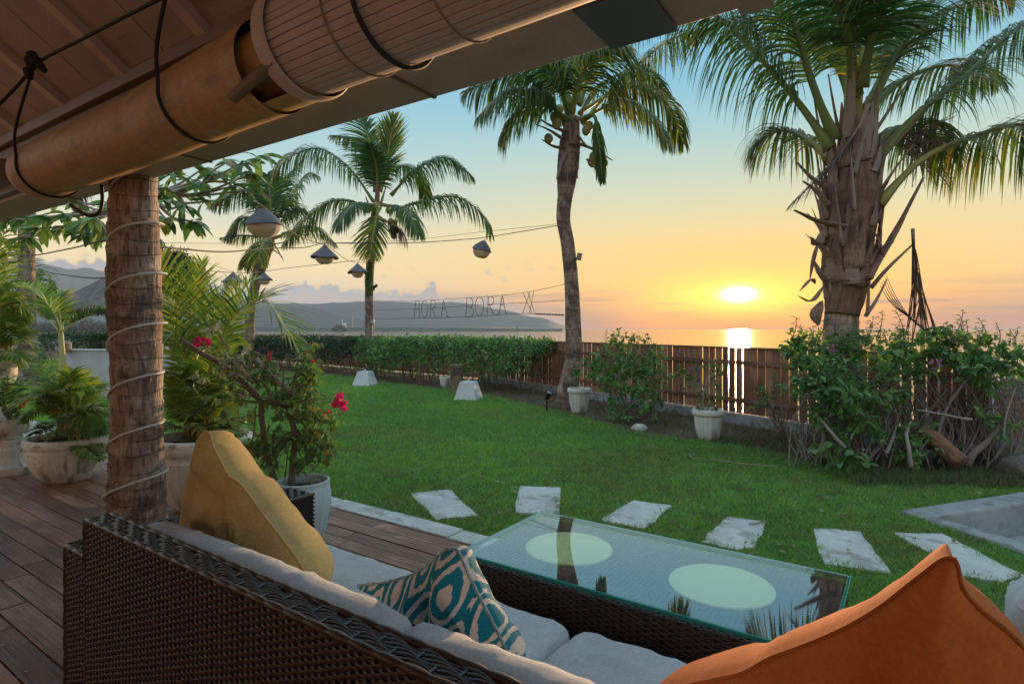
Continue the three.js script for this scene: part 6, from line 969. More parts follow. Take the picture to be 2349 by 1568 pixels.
  // the big tangle at the right
  const z = 6.1, tw = []; for (let i = 0; i < 330; i++) { const u = 1830 + r() * 510, zz = z - 0.2 + r() * 0.7; tw.push([[u + (r() - 0.5) * 60, 1075 - r() * 30, zz - 0.15], [u + (r() - 0.5) * 90, 960 + r() * 50, zz], [u + (r() - 0.5) * 150, 840 + r() * 90, zz + 0.1]]); }
  const [bt] = bush('tangled_bush', 'large tangled bush with bare twiggy underside at the right before the fence', [
    [1812, 815, 6.3, 0.16], [1850, 800, 6.3, 0.20], [1900, 805, 6.4, 0.22], [1960, 800, 6.4, 0.22], [2030, 805, 6.4, 0.22], [2100, 800, 6.4, 0.24], [2160, 790, 6.3, 0.24], [2210, 810, 6.2, 0.24], [2260, 815, 6.1, 0.22], [2310, 825, 6.0, 0.2], [2345, 840, 5.9, 0.18], [1860, 850, 6.1, 0.22], [1920, 860, 6.1, 0.26], [1990, 860, 6.1, 0.24], [2060, 860, 6.2, 0.22], [1880, 910, 6.0, 0.22], [1940, 920, 5.95, 0.24], [2000, 915, 5.95, 0.18], [2230, 850, 6.0, 0.18], [2285, 870, 5.9, 0.14], [1830, 880, 6.2, 0.12], [2070, 920, 6.0, 0.14], [1985, 980, 5.9, 0.16], [2120, 850, 6.3, 0.16], [1845, 780, 6.35, 0.10], [2150, 765, 6.3, 0.10], [2120, 990, 5.95, 0.12], [2060, 1000, 5.9, 0.12], [1930, 990, 5.9, 0.14], [1890, 960, 6.0, 0.14], [2180, 1050, 5.8, 0.1], [2100, 1040, 5.75, 0.14], [2290, 985, 5.8, 0.12], [2270, 955, 5.85, 0.10]],
    52, tw, Array.from({ length: 46 }, () => [1800 + r() * 548, 775 + r() * 35, 6.0 + r() * 0.4, 0.12 + r() * 0.2]), gnd(2060, 1080, LG), [[1908, 800, 6.0], [2145, 838, 5.9], [2150, 832, 5.9]]);
  const big = new Leaves(); for (const [u0, v0, n, zz, w] of [[1955, 1050, 46, 5.7, 46], [1985, 965, 26, 5.8, 30], [1945, 900, 18, 5.75, 30], [1890, 1030, 14, 5.75, 24], [2055, 810, 14, 5.9, 20]]) for (let i = 0; i < n; i++) { const p = at(u0 + (r() + r() - 1) * w, v0 + (r() + r() - 1) * w * 0.8, zz - r() * 0.15); big.oval(p, rdir(r).addScaledVector(UPV, -0.4).normalize(), UPV.clone().addScaledVector(rdir(r), 0.8).normalize(), 0.085 + 0.04 * r(), 0.07, vary([0.11, 0.24, 0.04], r), 0.2); }
  part(bt, 'creeper_leaves', big.geo(), M.leaf, false, 'stuff');
  for (const [pts, r0, m] of [[[[1936, 1030, 5.8], [1925, 1005, 5.8], [1885, 958, 5.9]], 0.03, M.twigPale], [[[2092, 1072, 5.7], [2080, 1030, 5.72], [2076, 995, 5.8], [2092, 968, 5.9]], 0.032, M.twigPale], [[[2030, 1040, 5.8], [2042, 1005, 5.85], [2060, 975, 5.9]], 0.026, M.twigPale], [[[2236, 962, 5.7], [2200, 958, 5.75], [2160, 950, 5.8], [2110, 940, 5.9]], 0.017, M.twigPale], [[[2218, 1070, 5.75], [2240, 1040, 5.75], [2270, 1010, 5.8], [2300, 960, 5.8]], 0.05, M.twig], [[[2140, 1050, 5.9], [2150, 1000, 5.9], [2180, 930, 6.0], [2230, 860, 6.0]], 0.03, M.twig], [[[2300, 1000, 5.7], [2310, 950, 5.7], [2330, 890, 5.7]], 0.012, M.twigPale]]) part(bt, 'stem', tube(pts.map((p, i) => at(p[0] + Math.sin(i * 2.1 + p[0]) * 7, p[1], p[2])), (k, a) => r0 * 0.62 * (1.15 - 0.5 * k) * (1 + 0.3 * (vnoise(k * 11, a) - 0.5)), 26, 9), m);
  const lg = thing('fallen_log', 'reddish brown fallen log sloping under the tangled bush', 'log', at(2200, 1058, 5.7)); part(lg, 'bark', tube([at(2110, 985, 6.0), at(2155, 1018, 5.85), at(2205, 1064, 5.65)], (k, a) => 0.085 * (1 + 0.2 * (n3(k * 9, Math.cos(a) * 2, Math.sin(a) * 2) - 0.5)), 24, 14), mat([1.0, 0.62, 0.4], 0.9, { map: thatchC, bumpMap: thatchB, bumpScale: 0.02 }));
}
{ // tree behind the thatched shelter
  const r = rng(51), z = 30, t = thing('round_tree', 'dark round-crowned tree behind the thatched shelter', 'tree', at(395, 810, z).setY(LG)), lv = new Leaves();
  part(t, 'trunk', tube([at(395, 812, z).setY(LG), at(392, 730, z), at(395, 640, z)], 0.16, 14, 10), M.twig);
  clumpFoliage(lv, [[395, 620, z, 1.0], [370, 605, z, 0.8], [425, 625, z, 0.9], [350, 640, z, 0.8], [440, 660, z, 0.7], [400, 650, z, 1.0], [405, 590, z, 0.45]], 24, 9, 0.26, 0.08, [[0.05, 0.10, 0.03], [0.07, 0.13, 0.035], [0.035, 0.075, 0.025]], r, { cl: 0.22, shell: 0.3 });
  part(t, 'crown', lv.geo(), M.leaf, false, 'stuff');
}
{ // thatched shelter and the low white wall before it
  const z = 22, px = z / F, c = at(283, 754, z).setY(LG), t = thing('thatched_shelter', 'round shelter with a shaggy thatched roof behind the palm post', 'shelter', c);
  const R = 148 * px, y0 = at(0, 712, z).y - LG, y1 = at(0, 618, z).y - LG, g = lathe([[0.0, y1 + 0.05], [0.12, y1], [R * 0.3, lerp(y1, y0, 0.27)], [R * 0.65, lerp(y1, y0, 0.62)], [R * 0.9, lerp(y1, y0, 0.88)], [R, y0], [R * 1.0, y0 - 0.10], [R * 0.93, y0 - 0.10], [R * 0.6, lerp(y1, y0, 0.7)], [0, y1 - 0.25]], 90);
  const p = g.attributes.position; for (let i = 0; i < p.count; i++) { const a = Math.atan2(p.getZ(i), p.getX(i)), d = Math.hypot(p.getX(i), p.getZ(i)) / R; p.setY(i, p.getY(i) + (d > 0.85 ? 0.14 : 0.05) * (vnoise(a * 14 + 30, d * 8) - 0.5)); } g.computeVertexNormals(); part(t, 'thatch', g, M.thatch, true);
  const fr = new Leaves(), r = rng(71); for (let i = 0; i < 900; i++) { const a = r() * 6.283, q = new V3(Math.cos(a) * R * 0.985, y0 - 0.02, Math.sin(a) * R * 0.985); fr.strap(q, new V3(Math.cos(a) * 0.5, -1, Math.sin(a) * 0.5).normalize(), new V3(-Math.sin(a), 0, Math.cos(a)), 0.12 + 0.15 * r(), 0.035, vary([0.15, 0.115, 0.095], r), 0.05, 2); } part(t, 'fringe', fr.geo(), M.deadLeaf, true, 'stuff');
  part(t, 'post', new THREE.CylinderGeometry(0.10, 0.12, y1 - 0.2, 14).translate(0, (y1 - 0.2) / 2, 0), M.twig, true);
  const w0 = at(150, 900, 12.4), w1 = at(425, 900, 12.0), d = w1.clone().sub(w0).setY(0), L = d.length(), m = w0.clone().add(w1).multiplyScalar(0.5).setY(LG), w = thing('white_wall', 'low white plastered wall with rounded post tops behind the palm post', 'wall', m, null, Math.atan2(-d.z, d.x)), top = 1.4 - 47 / F * 12.3 - LG, ws = mat([0.66, 0.68, 0.72], 0.8, { map: clothC, bumpMap: stoneB, bumpScale: 0.004 });
  part(w, 'panel', box(L, top - 0.03, 0.16, 0, (top - 0.03) / 2, 0, 0.01), ws, true); part(w, 'coping', box(L + 0.05, 0.03, 0.22, 0, top - 0.012, 0, 0.006), M.white, true);
  for (const x of [-L / 2 + 0.18, L / 2 - 0.10]) { const cap = new RoundedBoxGeometry(0.19, 0.24, 0.16, 4, 0.07); cap.translate(x, top + 0.06, 0.17); part(w, 'post_top', metric(cap), tan0(), true); }
}
function tan0() { return mat([0.6, 0.5, 0.4], 0.85, { map: stoneC, bumpMap: stoneB, bumpScale: 0.004 }); }
{ // bottle palm at the left
  const z = 11.2, t = thing('bottle_palm', 'young bottle palm with four stiff arching fronds before the white wall', 'palm', at(142, 880, z).setY(LG));
  part(t, 'trunk', tube([at(143, 900, z).setY(LG), at(142, 830, z), at(139, 775, z), at(138, 760, z)], (k) => 0.075 * (1.05 - 0.45 * k) * (k > 0.55 ? 0.9 : 1), 40, 14), mat([0.44, 0.38, 0.16], 0.6, { bumpMap: barkB, bumpScale: 0.006 }));
  fronds(t, z, [[[[137, 762, 0], [122, 720, -0.1], [95, 685, -0.15], [28, 652, 0]], { len: 0.55, droop: 0.15, lift: 0.5 }], [[[137, 762, 0], [105, 730, 0.1], [65, 710, 0.2], [12, 716, 0.4]], { len: 0.42, droop: 0.2, lift: 0.55, yellow: true }], [[[140, 762, 0], [165, 742, 0], [200, 726, 0.1], [246, 714, 0.2]], { len: 0.36, droop: 0.0, lift: 0.7, yellow: true }], [[[138, 760, 0.1], [128, 715, 0.3], [132, 685, 0.4], [160, 668, 0.6]], { len: 0.5, droop: 0.2, lift: 0.2 }], [[[141, 760, 0.1], [146, 735, 0.3], [156, 722, 0.5]], { len: 0.24, n: 22, yellow: true }], [[[138, 762, -0.05], [135, 720, -0.05], [130, 695, -0.05]], { len: 0.08, n: 6, yellow: true, a0: 0.2, a1: 0.1 }]], { n: 42, w: 0.035, r0: 0.022, t0: 0.24, pal: G.areca, segs: 3 });
}
// clumps of cane palm; spec: [[u, v, dz] ...] fronds
function canePalm(name, label, base, z, list, o) { const t = thing(name, label, 'plant', base); list.forEach(([pts, q], i) => addFrond(t, pts.map(([u, v, dz]) => at(u, v, z + dz)), { pal: G.areca, n: 36, w: 0.019, r0: 0.009, t0: 0.40, len: 0.36, droop: 0.25, segs: 4, lift: 0.25, seed: i * 7 + 3, ...o, ...q }, q?.dead ? M.stub : M.stalkY)); return t; }
{
  const r = rng(81), z = 4.75, fan = (u0, v0, n, u1, u2, top, len) => Array.from({ length: n }, (_, i) => { const q = (i + 0.5 + (r() - 0.5) * 0.5) / n, ut = lerp(u1, u2, q), vt = top + Math.abs(q - 0.5) * 110 + r() * 90, dz = (r() - 0.5) * 0.7; return [[[u0 + (q - 0.5) * 60, v0, dz * 0.15], [u0 + (ut - u0) * 0.35, lerp(v0, vt, 0.5), dz * 0.4], [u0 + (ut - u0) * 0.72, lerp(v0, vt, 0.92), dz * 0.8], [ut, vt + 12, dz]], { len: len * (0.8 + 0.4 * r()), yellow: true }]; });
  const t = canePalm('cane_palm', 'tall yellow-green cane palm in the large stone pot behind the palm post', potB.clone().setY(0.48), z, [
    [[[440, 995, 0], [415, 840, 0.1], [385, 690, 0.15], [358, 575, 0.2]], { len: 0.42, lift: 0.1, droop: 0.1 }], [[[445, 995, 0], [430, 800, 0.1], [440, 680, 0.2], [462, 600, 0.3]], { len: 0.40, droop: 0.08 }],
    [[[455, 995, 0], [490, 830, -0.1], [540, 720, -0.15], [600, 690, -0.2], [690, 812, -0.3]], { len: 0.44, droop: 0.12, lift: 0.35, n: 44, t0: 0.4 }], [[[450, 995, 0], [478, 810, 0], [500, 700, 0], [545, 640, 0.1]], { len: 0.38, droop: 0.1, n: 40 }],
    
    [[[455, 995, 0.1], [470, 850, 0.2], [520, 760, 0.3], [560, 790, 0.4]], { len: 0.32 }], [[[450, 995, 0], [432, 850, -0.1], [396, 770, -0.2], [366, 800, -0.3]], { len: 0.30 }], [[[450, 995, 0.1], [462, 780, 0.3], [452, 690, 0.4], [430, 640, 0.5]], { len: 0.36, droop: 0.1 }], [[[452, 995, 0], [500, 790, 0.2], [560, 660, 0.3], [585, 640, 0.4]], { len: 0.34, droop: 0.1 }], 
    ...fan(450, 1000, 20, 365, 565, 785, 0.27), ...fan(450, 1000, 12, 370, 565, 880, 0.22), ...fan(455, 1005, 6, 400, 570, 930, 0.15)], {});
  const canes = []; for (let i = 0; i < 26; i++) { const u = 420 + r() * 70; canes.push(tube([at(u, 1005, z + (r() - 0.5) * 0.25), at(u + (r() - 0.5) * 50, 860 + r() * 60, z + (r() - 0.5) * 0.3)], (k) => 0.013 * (1 - 0.4 * k), 6, 7)); } part(t, 'canes', join(canes), mat([0.30, 0.22, 0.07], 0.6), false, 'stuff');
  const lv = new Leaves(); for (let i = 0; i < 60; i++) lv.leaf(at(500 + r() * 45, 972 + r() * 25, z - 0.2 + r() * 0.1), rdir(r).addScaledVector(UPV, 0.5).normalize(), UPV, 0.07, 0.045, vary(r() < 0.3 ? [0.4, 0.36, 0.14] : [0.1, 0.2, 0.05], r)); lv.oval(at(510, 978, z - 0.3), new V3(0.3, 1, 0).normalize(), new V3(S, 0, C), 0.16, 0.08, [0.07, 0.15, 0.06]); lv.oval(at(535, 985, z - 0.3), new V3(0.2, 0.9, 0.1).normalize(), new V3(S, 0.3, C), 0.2, 0.09, [0.09, 0.2, 0.05]); lv.oval(at(522, 965, z - 0.3), new V3(-0.3, 0.5, 0).normalize(), new V3(S, 0, C), 0.12, 0.05, [0.6, 0.55, 0.28]); part(t, 'undergrowth', lv.geo(), M.leaf, false, 'stuff');
  const z2 = 5.4; const t2 = canePalm('cane_palm', 'bushy low cane palm in the carved stone pot at the left', potA.clone().setY(0.34), z2, [
    [[[150, 985, 0], [125, 935, -0.1], [80, 915, -0.2], [30, 930, -0.3]], { len: 0.24, droop: 0.3 }], [[[150, 985, 0], [120, 950, 0], [90, 940, 0], [52, 968, 0]], { len: 0.2, droop: 0.35 }], [[[155, 985, 0], [130, 900, 0.1], [110, 865, 0.2], [78, 835, 0.3]], { len: 0.22 }],
    ...fan(158, 990, 22, 80, 255, 830, 0.25), ...fan(158, 990, 13, 60, 255, 890, 0.22), ...fan(158, 990, 6, 100, 244, 930, 0.15)], {});
  const big = new Leaves(); for (const [u, v, dx, dy, L] of [[178, 968, -0.9, 0.25, 0.22], [196, 945, 0.75, -0.6, 0.24], [187, 955, 0.3, -0.95, 0.22], [173, 970, -0.2, -0.9, 0.16], [180, 950, -0.1, 0.9, 0.2], [176, 930, 0.3, 0.8, 0.2]]) big.oval(at(u, v, z2 - 0.3), new V3(dx * C, dy, -dx * S + 0.1).normalize(), new V3(S, 0.5, C).normalize(), L, L * 0.42, vary([0.10, 0.22, 0.045], r), 0.15, 0.2); part(t2, 'broad_leaves', big.geo(), M.leaf, false, 'stuff');
  const z3 = 6.3; canePalm('urn_palm', 'little feathery palm growing from the tall urn at the left edge', urn.clone().setY(1.0), z3, [...fan(2, 815, 16, -60, 66, 690, 0.26), ...fan(2, 820, 12, -60, 60, 640, 0.26), [[[2, 815, 0], [20, 700, 0], [40, 690, 0], [58, 740, 0]], { len: 0.26 }], [[[2, 815, 0], [8, 640, 0], [20, 580, 0], [44, 560, 0]], { len: 0.3 }], [[[0, 815, 0], [-10, 640, 0], [0, 560, 0], [16, 520, 0]], { len: 0.3 }]], {});
  const z4 = 5.6; const t4 = canePalm('bowl_plant', 'dark leafy plant with small yellow flowers in the smooth white bowl', ped.clone().setY(0.52), z4, [[[[20, 960, 0], [40, 920, 0], [62, 905, 0], [90, 912, 0]], { len: 0.13, pal: G.hedge }], [[[18, 960, 0], [10, 900, 0], [20, 870, 0], [50, 880, 0]], { len: 0.14, pal: G.hedge }], [[[16, 960, 0], [0, 920, 0], [-20, 900, 0]], { len: 0.16, pal: G.hedge }], [[[22, 960, 0], [36, 900, 0.1], [60, 872, 0.2]], { len: 0.15, pal: G.hedge }]], {}); const fl = new Leaves(); for (let i = 0; i < 50; i++) fl.leaf(at(5 + r() * 40, 940 + r() * 25, z4 - 0.1 + r() * 0.15), rdir(r).addScaledVector(UPV, 0.5).normalize(), UPV, 0.07, 0.045, vary([0.1, 0.19, 0.05], r)); for (const [u, v] of [[45, 932], [56, 921], [50, 925]]) for (let k = 0; k < 8; k++) fl.leaf(at(u, v, z4).addScaledVector(rdir(r), 0.02), rdir(r), rdir(r), 0.04, 0.03, vary([0.55, 0.22, 0.04], r)); part(t4, 'leaves', fl.geo(), M.leaf, false, 'stuff');
}
{ // the old bougainvillea in the blue pot
  const r = rng(91), z = 3.85, t = thing('bougainvillea', 'gnarled old bougainvillea with magenta flowers in the pale blue pot', 'plant', potC.clone().setY(0.35)), lv = new Leaves(), vl = new Leaves(), fl = new Leaves(), st = [], q = (x, y, dz = 0) => at(344 + 0.329 * x, 716.5 + 0.329 * y, z + dz);
  const limb = (nm, pts, r0, r1, m = M.twig) => part(t, nm, tube(pts.map((p) => q(...p)), (k, a) => 0.68 * lerp(r0, r1, k) * (1 + 0.5 * (n3(k * 7 + r0 * 100, Math.cos(a) + 2, Math.sin(a)) - 0.5)), 40, 12), m);
  limb('trunk', [[985, 1250], [990, 1100], [1005, 900], [995, 780], [965, 690], [960, 560]], 0.036, 0.022); limb('trunk', [[865, 1180], [840, 1080], [800, 960], [785, 820], [775, 700], [770, 620], [700, 560]], 0.034, 0.024);
  limb('limb', [[770, 640], [850, 630], [930, 650], [1000, 720]], 0.026, 0.02); limb('limb', [[212, 182, -0.1], [330, 270, -0.1], [450, 335, -0.05], [560, 420], [680, 520], [760, 600]], 0.020, 0.030); limb('limb', [[735, 330, -0.05], [800, 400, -0.08], [920, 505, -0.05], [1000, 570], [1085, 640]], 0.030, 0.018, M.twigPale); limb('limb', [[640, 300], [700, 340], [740, 345], [745, 280]], 0.014, 0.022);
  limb('limb', [[930, 375, -0.1], [925, 500, -0.1], [900, 640, 0]], 0.008, 0.009); limb('limb', [[560, 300], [470, 150], [440, 120]], 0.007, 0.004); limb('limb', [[735, 650], [720, 850], [690, 980]], 0.008, 0.008); limb('limb', [[960, 960], [940, 1150]], 0.006, 0.006);
  const C1 = [[530, 340, 90, 50], [600, 330, 90, 55], [700, 300, 60, 40], [640, 400, 80, 60], [800, 370, 70, 60], [850, 440, 80, 60], [1040, 380, 60, 70], [1120, 400, 70, 80], [1150, 470, 50, 50], [1050, 530, 80, 70], [1130, 600, 80, 60], [950, 620, 90, 70], [860, 600, 80, 60], [1050, 720, 110, 80], [1180, 720, 110, 70], [1280, 760, 50, 50], [1160, 850, 100, 90], [1240, 930, 60, 90], [1060, 880, 90, 70], [900, 900, 90, 90], [760, 920, 110, 80], [680, 950, 60, 60], [820, 1020, 90, 60], [1130, 980, 80, 80], [1050, 1050, 70, 70], [700, 720, 40, 30], [420, 110, 60, 50], [380, 270, 40, 30], [620, 600, 50, 60], [760, 470, 60, 50], [1090, 270, 60, 60], [1180, 220, 30, 30], [1240, 1010, 40, 40], [900, 720, 60, 50], [330, 470, 70, 40], [560, 480, 60, 60], [500, 400, 60, 40]];
  for (const [x, y, w, h] of C1) { const n = Math.round(w * h / 95), c = q(x, y, (r() - 0.5) * 0.2); st.push(tube([q(lerp(x, 900, 0.5), lerp(y, 650, 0.5), 0), q(x + 20, y + 10, 0), c], (k) => 0.007 * (1 - 0.6 * k), 10, 5)); for (let i = 0; i < n; i++) { const p = q(x + (r() + r() - 1) * w, y + (r() + r() - 1) * h, (r() - 0.5) * 0.3), big = r() < 0.4; lv.leaf(p, rdir(r).addScaledVector(UPV, -0.2).normalize(), UPV.clone().addScaledVector(rdir(r), 0.8).normalize(), big ? 0.062 : 0.042, big ? 0.044 : 0.028, y < 480 && x < 760 && r() < 0.45 ? vary([0.42, 0.42, 0.30], r) : r() < 0.15 ? vary([0.36, 0.30, 0.06], r) : vary(pick([[0.14, 0.29, 0.05], [0.2, 0.36, 0.07], [0.09, 0.2, 0.04]], r), r)); } }
  for (let i = 0; i < 70; i++) { const x = 560 + r() * 640, y = 330 + r() * 700; st.push(tube([q(x, y, (r() - 0.5) * 0.2), q(x + (r() - 0.5) * 120, y - 40 * r(), (r() - 0.5) * 0.2), q(x + (r() - 0.5) * 220, y + (r() - 0.5) * 130, (r() - 0.5) * 0.25)], 0.0032, 10, 4)); }
  for (let i = 0; i < 40; i++) { const y = 1040 + i * 5; lv.leaf(q(1140 + (r() - 0.5) * 60, y, -0.05), rdir(r), UPV, 0.035, 0.02, vary([0.5, 0.5, 0.36], r)); }
  const flower = (x, y, R, n, col) => { for (let i = 0; i < n; i++) { const d = rdir(r); fl.oval(q(x, y, -0.12).addScaledVector(d, R * 0.25), d, rdir(r), R * (0.8 + 0.5 * r()), R * 0.95, vary(col, r, 0.15), 0.1, 0.25); } };
  for (const [x, y, R, n, col] of [[345, 205, 0.032, 14, [0.80, 0.02, 0.22]], [385, 205, 0.032, 14, [0.80, 0.02, 0.22]], [815, 330, 0.022, 9, [0.75, 0.05, 0.035]], [835, 296, 0.020, 8, [0.75, 0.05, 0.035]], [1322, 610, 0.036, 22, [0.85, 0.03, 0.24]], [1345, 655, 0.034, 20, [0.85, 0.03, 0.24]], [1300, 630, 0.03, 12, [0.8, 0.05, 0.12]], [1250, 690, 0.016, 7, [0.7, 0.05, 0.03]], [1205, 715, 0.016, 7, [0.7, 0.06, 0.03]], [1137, 345, 0.014, 6, [0.75, 0.07, 0.03]], [1095, 275, 0.014, 6, [0.7, 0.1, 0.05]], [1125, 495, 0.014, 6, [0.5, 0.14, 0.03]], [648, 575, 0.020, 7, [0.30, 0.16, 0.42]], [722, 532, 0.018, 7, [0.38, 0.24, 0.5]], [1180, 685, 0.012, 5, [0.7, 0.05, 0.03]], [1285, 1000, 0.010, 5, [0.7, 0.05, 0.03]]]) flower(x, y, R, n, col);
  st.push(tube([q(1180, 640, -0.05), q(1240, 625, -0.1), q(1310, 632, -0.12)], 0.003, 8, 4));
  part(t, 'twigs', join(st), M.twig, false, 'stuff'); part(t, 'foliage', lv.geo(), M.leaf, false, 'stuff'); part(t, 'flowers', fl.geo(), M.petal, false, 'stuff');
}
// ---------- boats, reef ----------
for (const [u, v, z, s, label] of [[213, 759.5, 330, 1, 'small dark outrigger boat on the bright water, nearer the palm trunk at the left'], [312, 760, 330, 1.25, 'longer dark outrigger boat on the bright water beside the palm post'], [2012, 757, 700, 1.8, 'tiny fishing boat far out near the horizon right of the big palm']]) {
  const b = thing('outrigger_boat', label, 'boat', at(u, HY, z).setY(-2.05), 'small boats on the water'), hull = new THREE.SphereGeometry(1, 20, 10); hull.scale(2.8 * s, 0.55 * s, 0.55 * s); hull.translate(0, 0.25 * s, 0); hull.rotateY(0.5); part(b, 'hull', hull, M.black, true);
  part(b, 'outrigger', join([-1.3, 1.3].map((k) => new THREE.CylinderGeometry(0.06 * s, 0.06 * s, 5 * s, 6).rotateZ(Math.PI / 2).translate(0, 0.2 * s, k * s))).rotateY(0.5), M.black, true); part(b, 'cabin', new RoundedBoxGeometry(1.0 * s, 0.7 * s, 0.6 * s, 2, 0.1 * s).translate(0.2 * s, 0.9 * s, 0).rotateY(0.5), M.black, true);
}
{
  const r = rng(101), list = [], base = new THREE.IcosahedronGeometry(1, 2), m = new THREE.Matrix4(), inst = []; const rg = base.clone(), p = rg.attributes.position; for (let i = 0; i < p.count; i++) { const k = 0.7 + 0.6 * n3(p.getX(i) * 1.9 + 4, p.getY(i) * 1.9, p.getZ(i) * 1.9); p.setXYZ(i, p.getX(i) * k, p.getY(i) * k * 0.6, p.getZ(i) * k); } rg.computeVertexNormals();
  for (let i = 0; i < 1500; i++) { const z = 13 + 26 * Math.pow(r(), 0.8), u = 2150 + r() * 900; if (z < 20 && vnoise(u * 0.02, z * 1.4) < 0.55) continue; const q = at(u, HY, z).setY(-2.12 + r() * 0.12), s = 0.15 + 0.5 * r() * r(); inst.push(new THREE.Matrix4().compose(q, new THREE.Quaternion().setFromEuler(new THREE.Euler(r() * 3, r() * 6, r() * 3)), new V3(s, s * (0.6 + 0.5 * r()), s))); }
  const im = new THREE.InstancedMesh(metric(rg), mat([0.22, 0.17, 0.145], 0.9, { map: stoneC, bumpMap: stoneB, bumpScale: 0.04 }), inst.length); inst.forEach((x, i) => im.setMatrixAt(i, x)); im.name = 'reef_rocks'; scene.add(im); tag(im, 'dark reef of low rocks in the shallows beyond the fence at the right', 'rocks', null, 'stuff');
}
// ---------- grass ----------
{
  const r = rng(111);
  const tuft = (n, h, w, spread, lean, seed) => { const q = rng(seed), L = new Leaves(); for (let i = 0; i < n; i++) { const a = q() * 6.283, d = new V3(Math.cos(a) * lean * q(), 1, Math.sin(a) * lean * q()).normalize(); const k = 0.7 + 0.6 * q(); L.strap(new V3((q() - 0.5) * spread, -0.004, (q() - 0.5) * spread), d, new V3(Math.cos(a * 3), 0, Math.sin(a * 3)), h * (0.6 + 0.7 * q()), w, [k * (0.9 + 0.3 * q()), k, k * 0.9], 0.22, 2); } return L.geo(); };
  const gm = (c) => leafMat(c, 0.5, 0.9);
  const place = (name, label, geo, m, list, color) => { const im = new THREE.InstancedMesh(geo, m, list.length), e = new THREE.Euler(), s = new V3(), Q = new THREE.Quaternion(), X = new THREE.Matrix4(), col = new THREE.Color(); list.forEach(([p, k], i) => { X.compose(p, Q.setFromEuler(e.set((r() - 0.5) * 0.3, r() * 6.283, (r() - 0.5) * 0.3)), s.set(k, k * (0.75 + 0.5 * r()), k)); im.setMatrixAt(i, X); const c = color(p); im.setColorAt(i, col.setRGB(...c)); }); im.name = name; scene.add(im); tag(im, label, 'grass', null, 'stuff'); };
  const inner = stonePolys.map((P) => { const c = P.reduce((q, p) => q.add(p), new V3()).multiplyScalar(1 / P.length); return P.map((p) => { const v = p.clone().sub(c).setY(0), l = v.length(); return c.clone().addScaledVector(v, (l - 0.012 - 0.03 * r()) / l); }); });
  const onStone = (p) => inner.some((P) => inPoly(p.x, p.z, P)) || inPoly(p.x, p.z, basinOut);
  const tone = (p) => { const a = fbm(p.x * 0.55 + 20, p.z * 0.55 + 20, 256, 256, 3), b = vnoise(p.x * 3.1, p.z * 3.1); const c = mix3([0.165, 0.375, 0.06], [0.255, 0.49, 0.075], clamp(a * 2.2 - 0.6, 0, 1)); const e = sstep(fbm(p.x * 0.9 + 60, p.z * 0.9 + 9, 256, 256, 4), 0.54, 0.68); return mix3(b > 0.8 ? mix3(c, [0.20, 0.22, 0.07], 0.4) : c, [0.24, 0.32, 0.08], e * 0.55); };
  const near = [], far = [], wild = [], dry = [];
  const zone = (z0, z1, den, out, s0, s1) => { const uA = -120, uB = 2480, area = (uB - uA) / F * (z1 * z1 - z0 * z0) / 2, n = Math.round(area * den); for (let i = 0; i < n; i++) { const z = Math.sqrt(lerp(z0 * z0, z1 * z1, r())), u = lerp(uA, uB, r()), p = at(u, HY, z).setY(LG - 0.004); if (-p.z < 3.165 || !inPoly(p.x, p.z, lawnP) || onStone(p)) continue; if (p.x < -8.1 && -p.z < 3.2) continue; const inBed = inPoly(p.x, p.z, bed); if (inBed) { if (r() < 0.12) dry.push([p, 0.8 + r()]); continue; } out.push([p, lerp(s0, s1, r())]); } };
  zone(2.6, 4.5, 1000, near, 0.8, 1.15); zone(4.5, 7, 560, near, 0.9, 1.3); zone(7, 11, 260, far, 1.0, 1.4); zone(11, 16, 130, far, 1.2, 1.8); zone(16, 30, 50, far, 1.6, 2.4);
  place('grass', 'mown green lawn grass between the terrace and the fence', tuft(16, 0.036, 0.0052, 0.08, 2.0, 3), gm([1, 1, 1]), near, (p) => { const c = tone(p), k = 0.65 + 0.7 * r(); return [c[0] * k * (0.85 + 0.5 * r()), c[1] * k, c[2] * k]; });
  place('grass', 'lawn grass further out towards the hedge', tuft(18, 0.040, 0.011, 0.14, 2.0, 5), gm([1, 1, 1]), far, (p) => { const c = tone(p), k = 0.7 + 0.6 * r(); return [c[0] * k * (0.85 + 0.5 * r()), c[1] * k, c[2] * k]; });
  for (let i = 0; i < 900; i++) { const u = 1950 + r() * 420, v = 1068 + r() * 45 + (u > 2250 ? 8 : 0), p = gnd(u, v, LG).setY(LG - 0.004); if (inPoly(p.x, p.z, basinOut)) continue; (r() < 0.35 + 0.4 * sstep(u, 2200, 2330) ? dry : wild).push([p, 0.5 + r() * 0.8]); }
  for (let i = 0; i < 2200; i++) { const u = 1480 + r() * 560, v = 1005 + r() * 70, p = gnd(u, v, LG).setY(LG - 0.004); if (inPoly(p.x, p.z, bed)) (r() < 0.72 ? dry : wild).push([p, 0.4 + r() * 0.7]); }
  place('wild_grass', 'taller wild grass below the tangled bush', tuft(14, 0.10, 0.007, 0.10, 0.9, 7), gm([1, 1, 1]), wild, (p) => mix3([0.06, 0.15, 0.03], [0.16, 0.2, 0.05], r()));
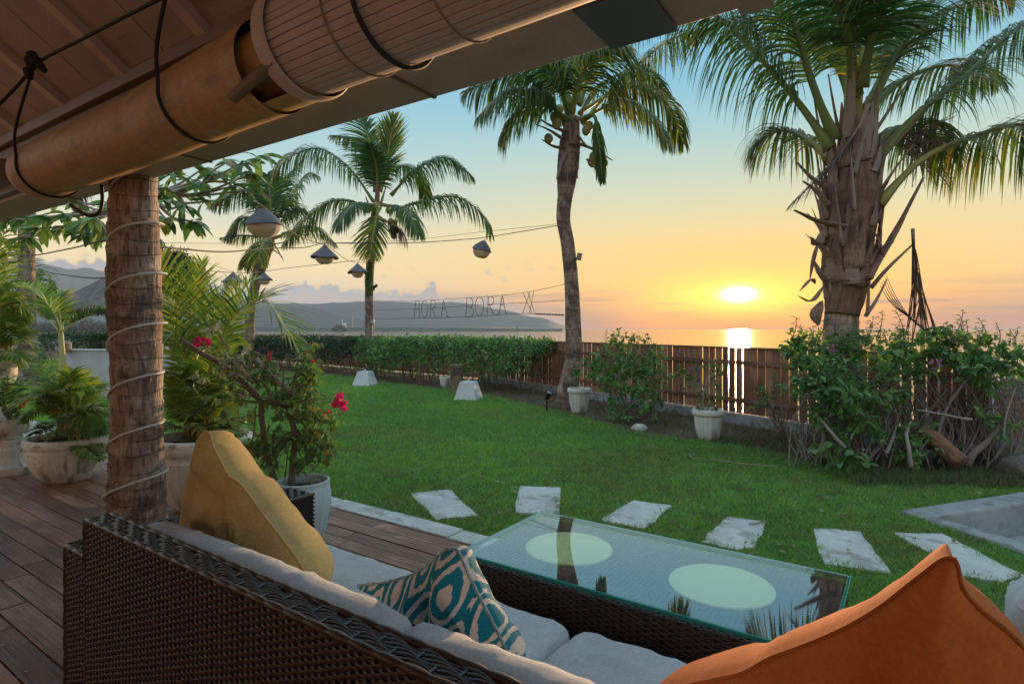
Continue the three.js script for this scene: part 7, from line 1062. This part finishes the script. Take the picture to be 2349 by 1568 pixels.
  place('dry_grass', 'dry brown grass and weeds in the bed along the fence', tuft(12, 0.085, 0.006, 0.12, 1.4, 9), gm([1, 1, 1]), dry, (p) => mix3([0.20, 0.12, 0.06], [0.10, 0.12, 0.04], r()));
  { const L = new Leaves(), W = new Leaves(); for (let i = 0; i < 150; i++) { const u = 760 + r() * 1500, v = 900 + r() * 380, p = gnd(u, v, -0.02); if (-p.z < 3.2 || inPoly(p.x, p.z, bed) || inPoly(p.x, p.z, basinOut)) continue; L.oval(p, rdir(r).setY(0.1).normalize(), UPV.clone().addScaledVector(rdir(r), 0.4).normalize(), 0.03 + 0.035 * r(), 0.02 + 0.012 * r(), vary(pick([[0.26, 0.16, 0.07], [0.34, 0.27, 0.08], [0.15, 0.09, 0.05]], r), r)); } for (let i = 0; i < 70; i++) { const u = -20 + r() * 330, v = 1080 + r() * 490; W.oval(gnd(u, v, 0.004), rdir(r).setY(0.05).normalize(), UPV.clone().addScaledVector(rdir(r), 0.3).normalize(), 0.012 + 0.010 * r(), 0.010, vary(r() < 0.6 ? [0.5, 0.42, 0.34] : [0.2, 0.12, 0.05], r)); } for (let i = 0; i < 26; i++) W.oval(gnd(760 + r() * 260, 1190 + r() * 90, 0.004), rdir(r).setY(0.05).normalize(), UPV, 0.014, 0.010, vary([0.24, 0.14, 0.06], r));
    tag(part(scene, 'fallen_leaves', L.geo(), M.leaf, true), 'fallen brown leaves scattered over the lawn', 'leaves', null, 'stuff'); tag(part(scene, 'fallen_petals', W.geo(), M.petal, true), 'small pale petals and crumbs scattered over the deck', 'petals', null, 'stuff'); }
  for (const [pts, label] of [[[[1627, 1053], [1680, 1060], [1782, 1071]], 'long thin dry stick lying on the lawn before the chipped pot'], [[[1582, 1042], [1590, 1050], [1612, 1052]], 'short curved dry stick left of the long one on the lawn']]) { const P = pts.map(([u, v]) => gnd(u, v, LG + 0.03)); const t = thing('dry_stick', label, 'stick', P[0].clone()); part(t, 'stick', line(P, 0.006), M.twigPale); }
}
// the evening haze that pales the hills across the water
scene.fog = new THREE.FogExp2(0xc0c8d2, 0.00015);
scene.traverse((o) => { if (o.isMesh) { o.castShadow = true; o.receiveShadow = true; } });
renderer.render(scene, camera);
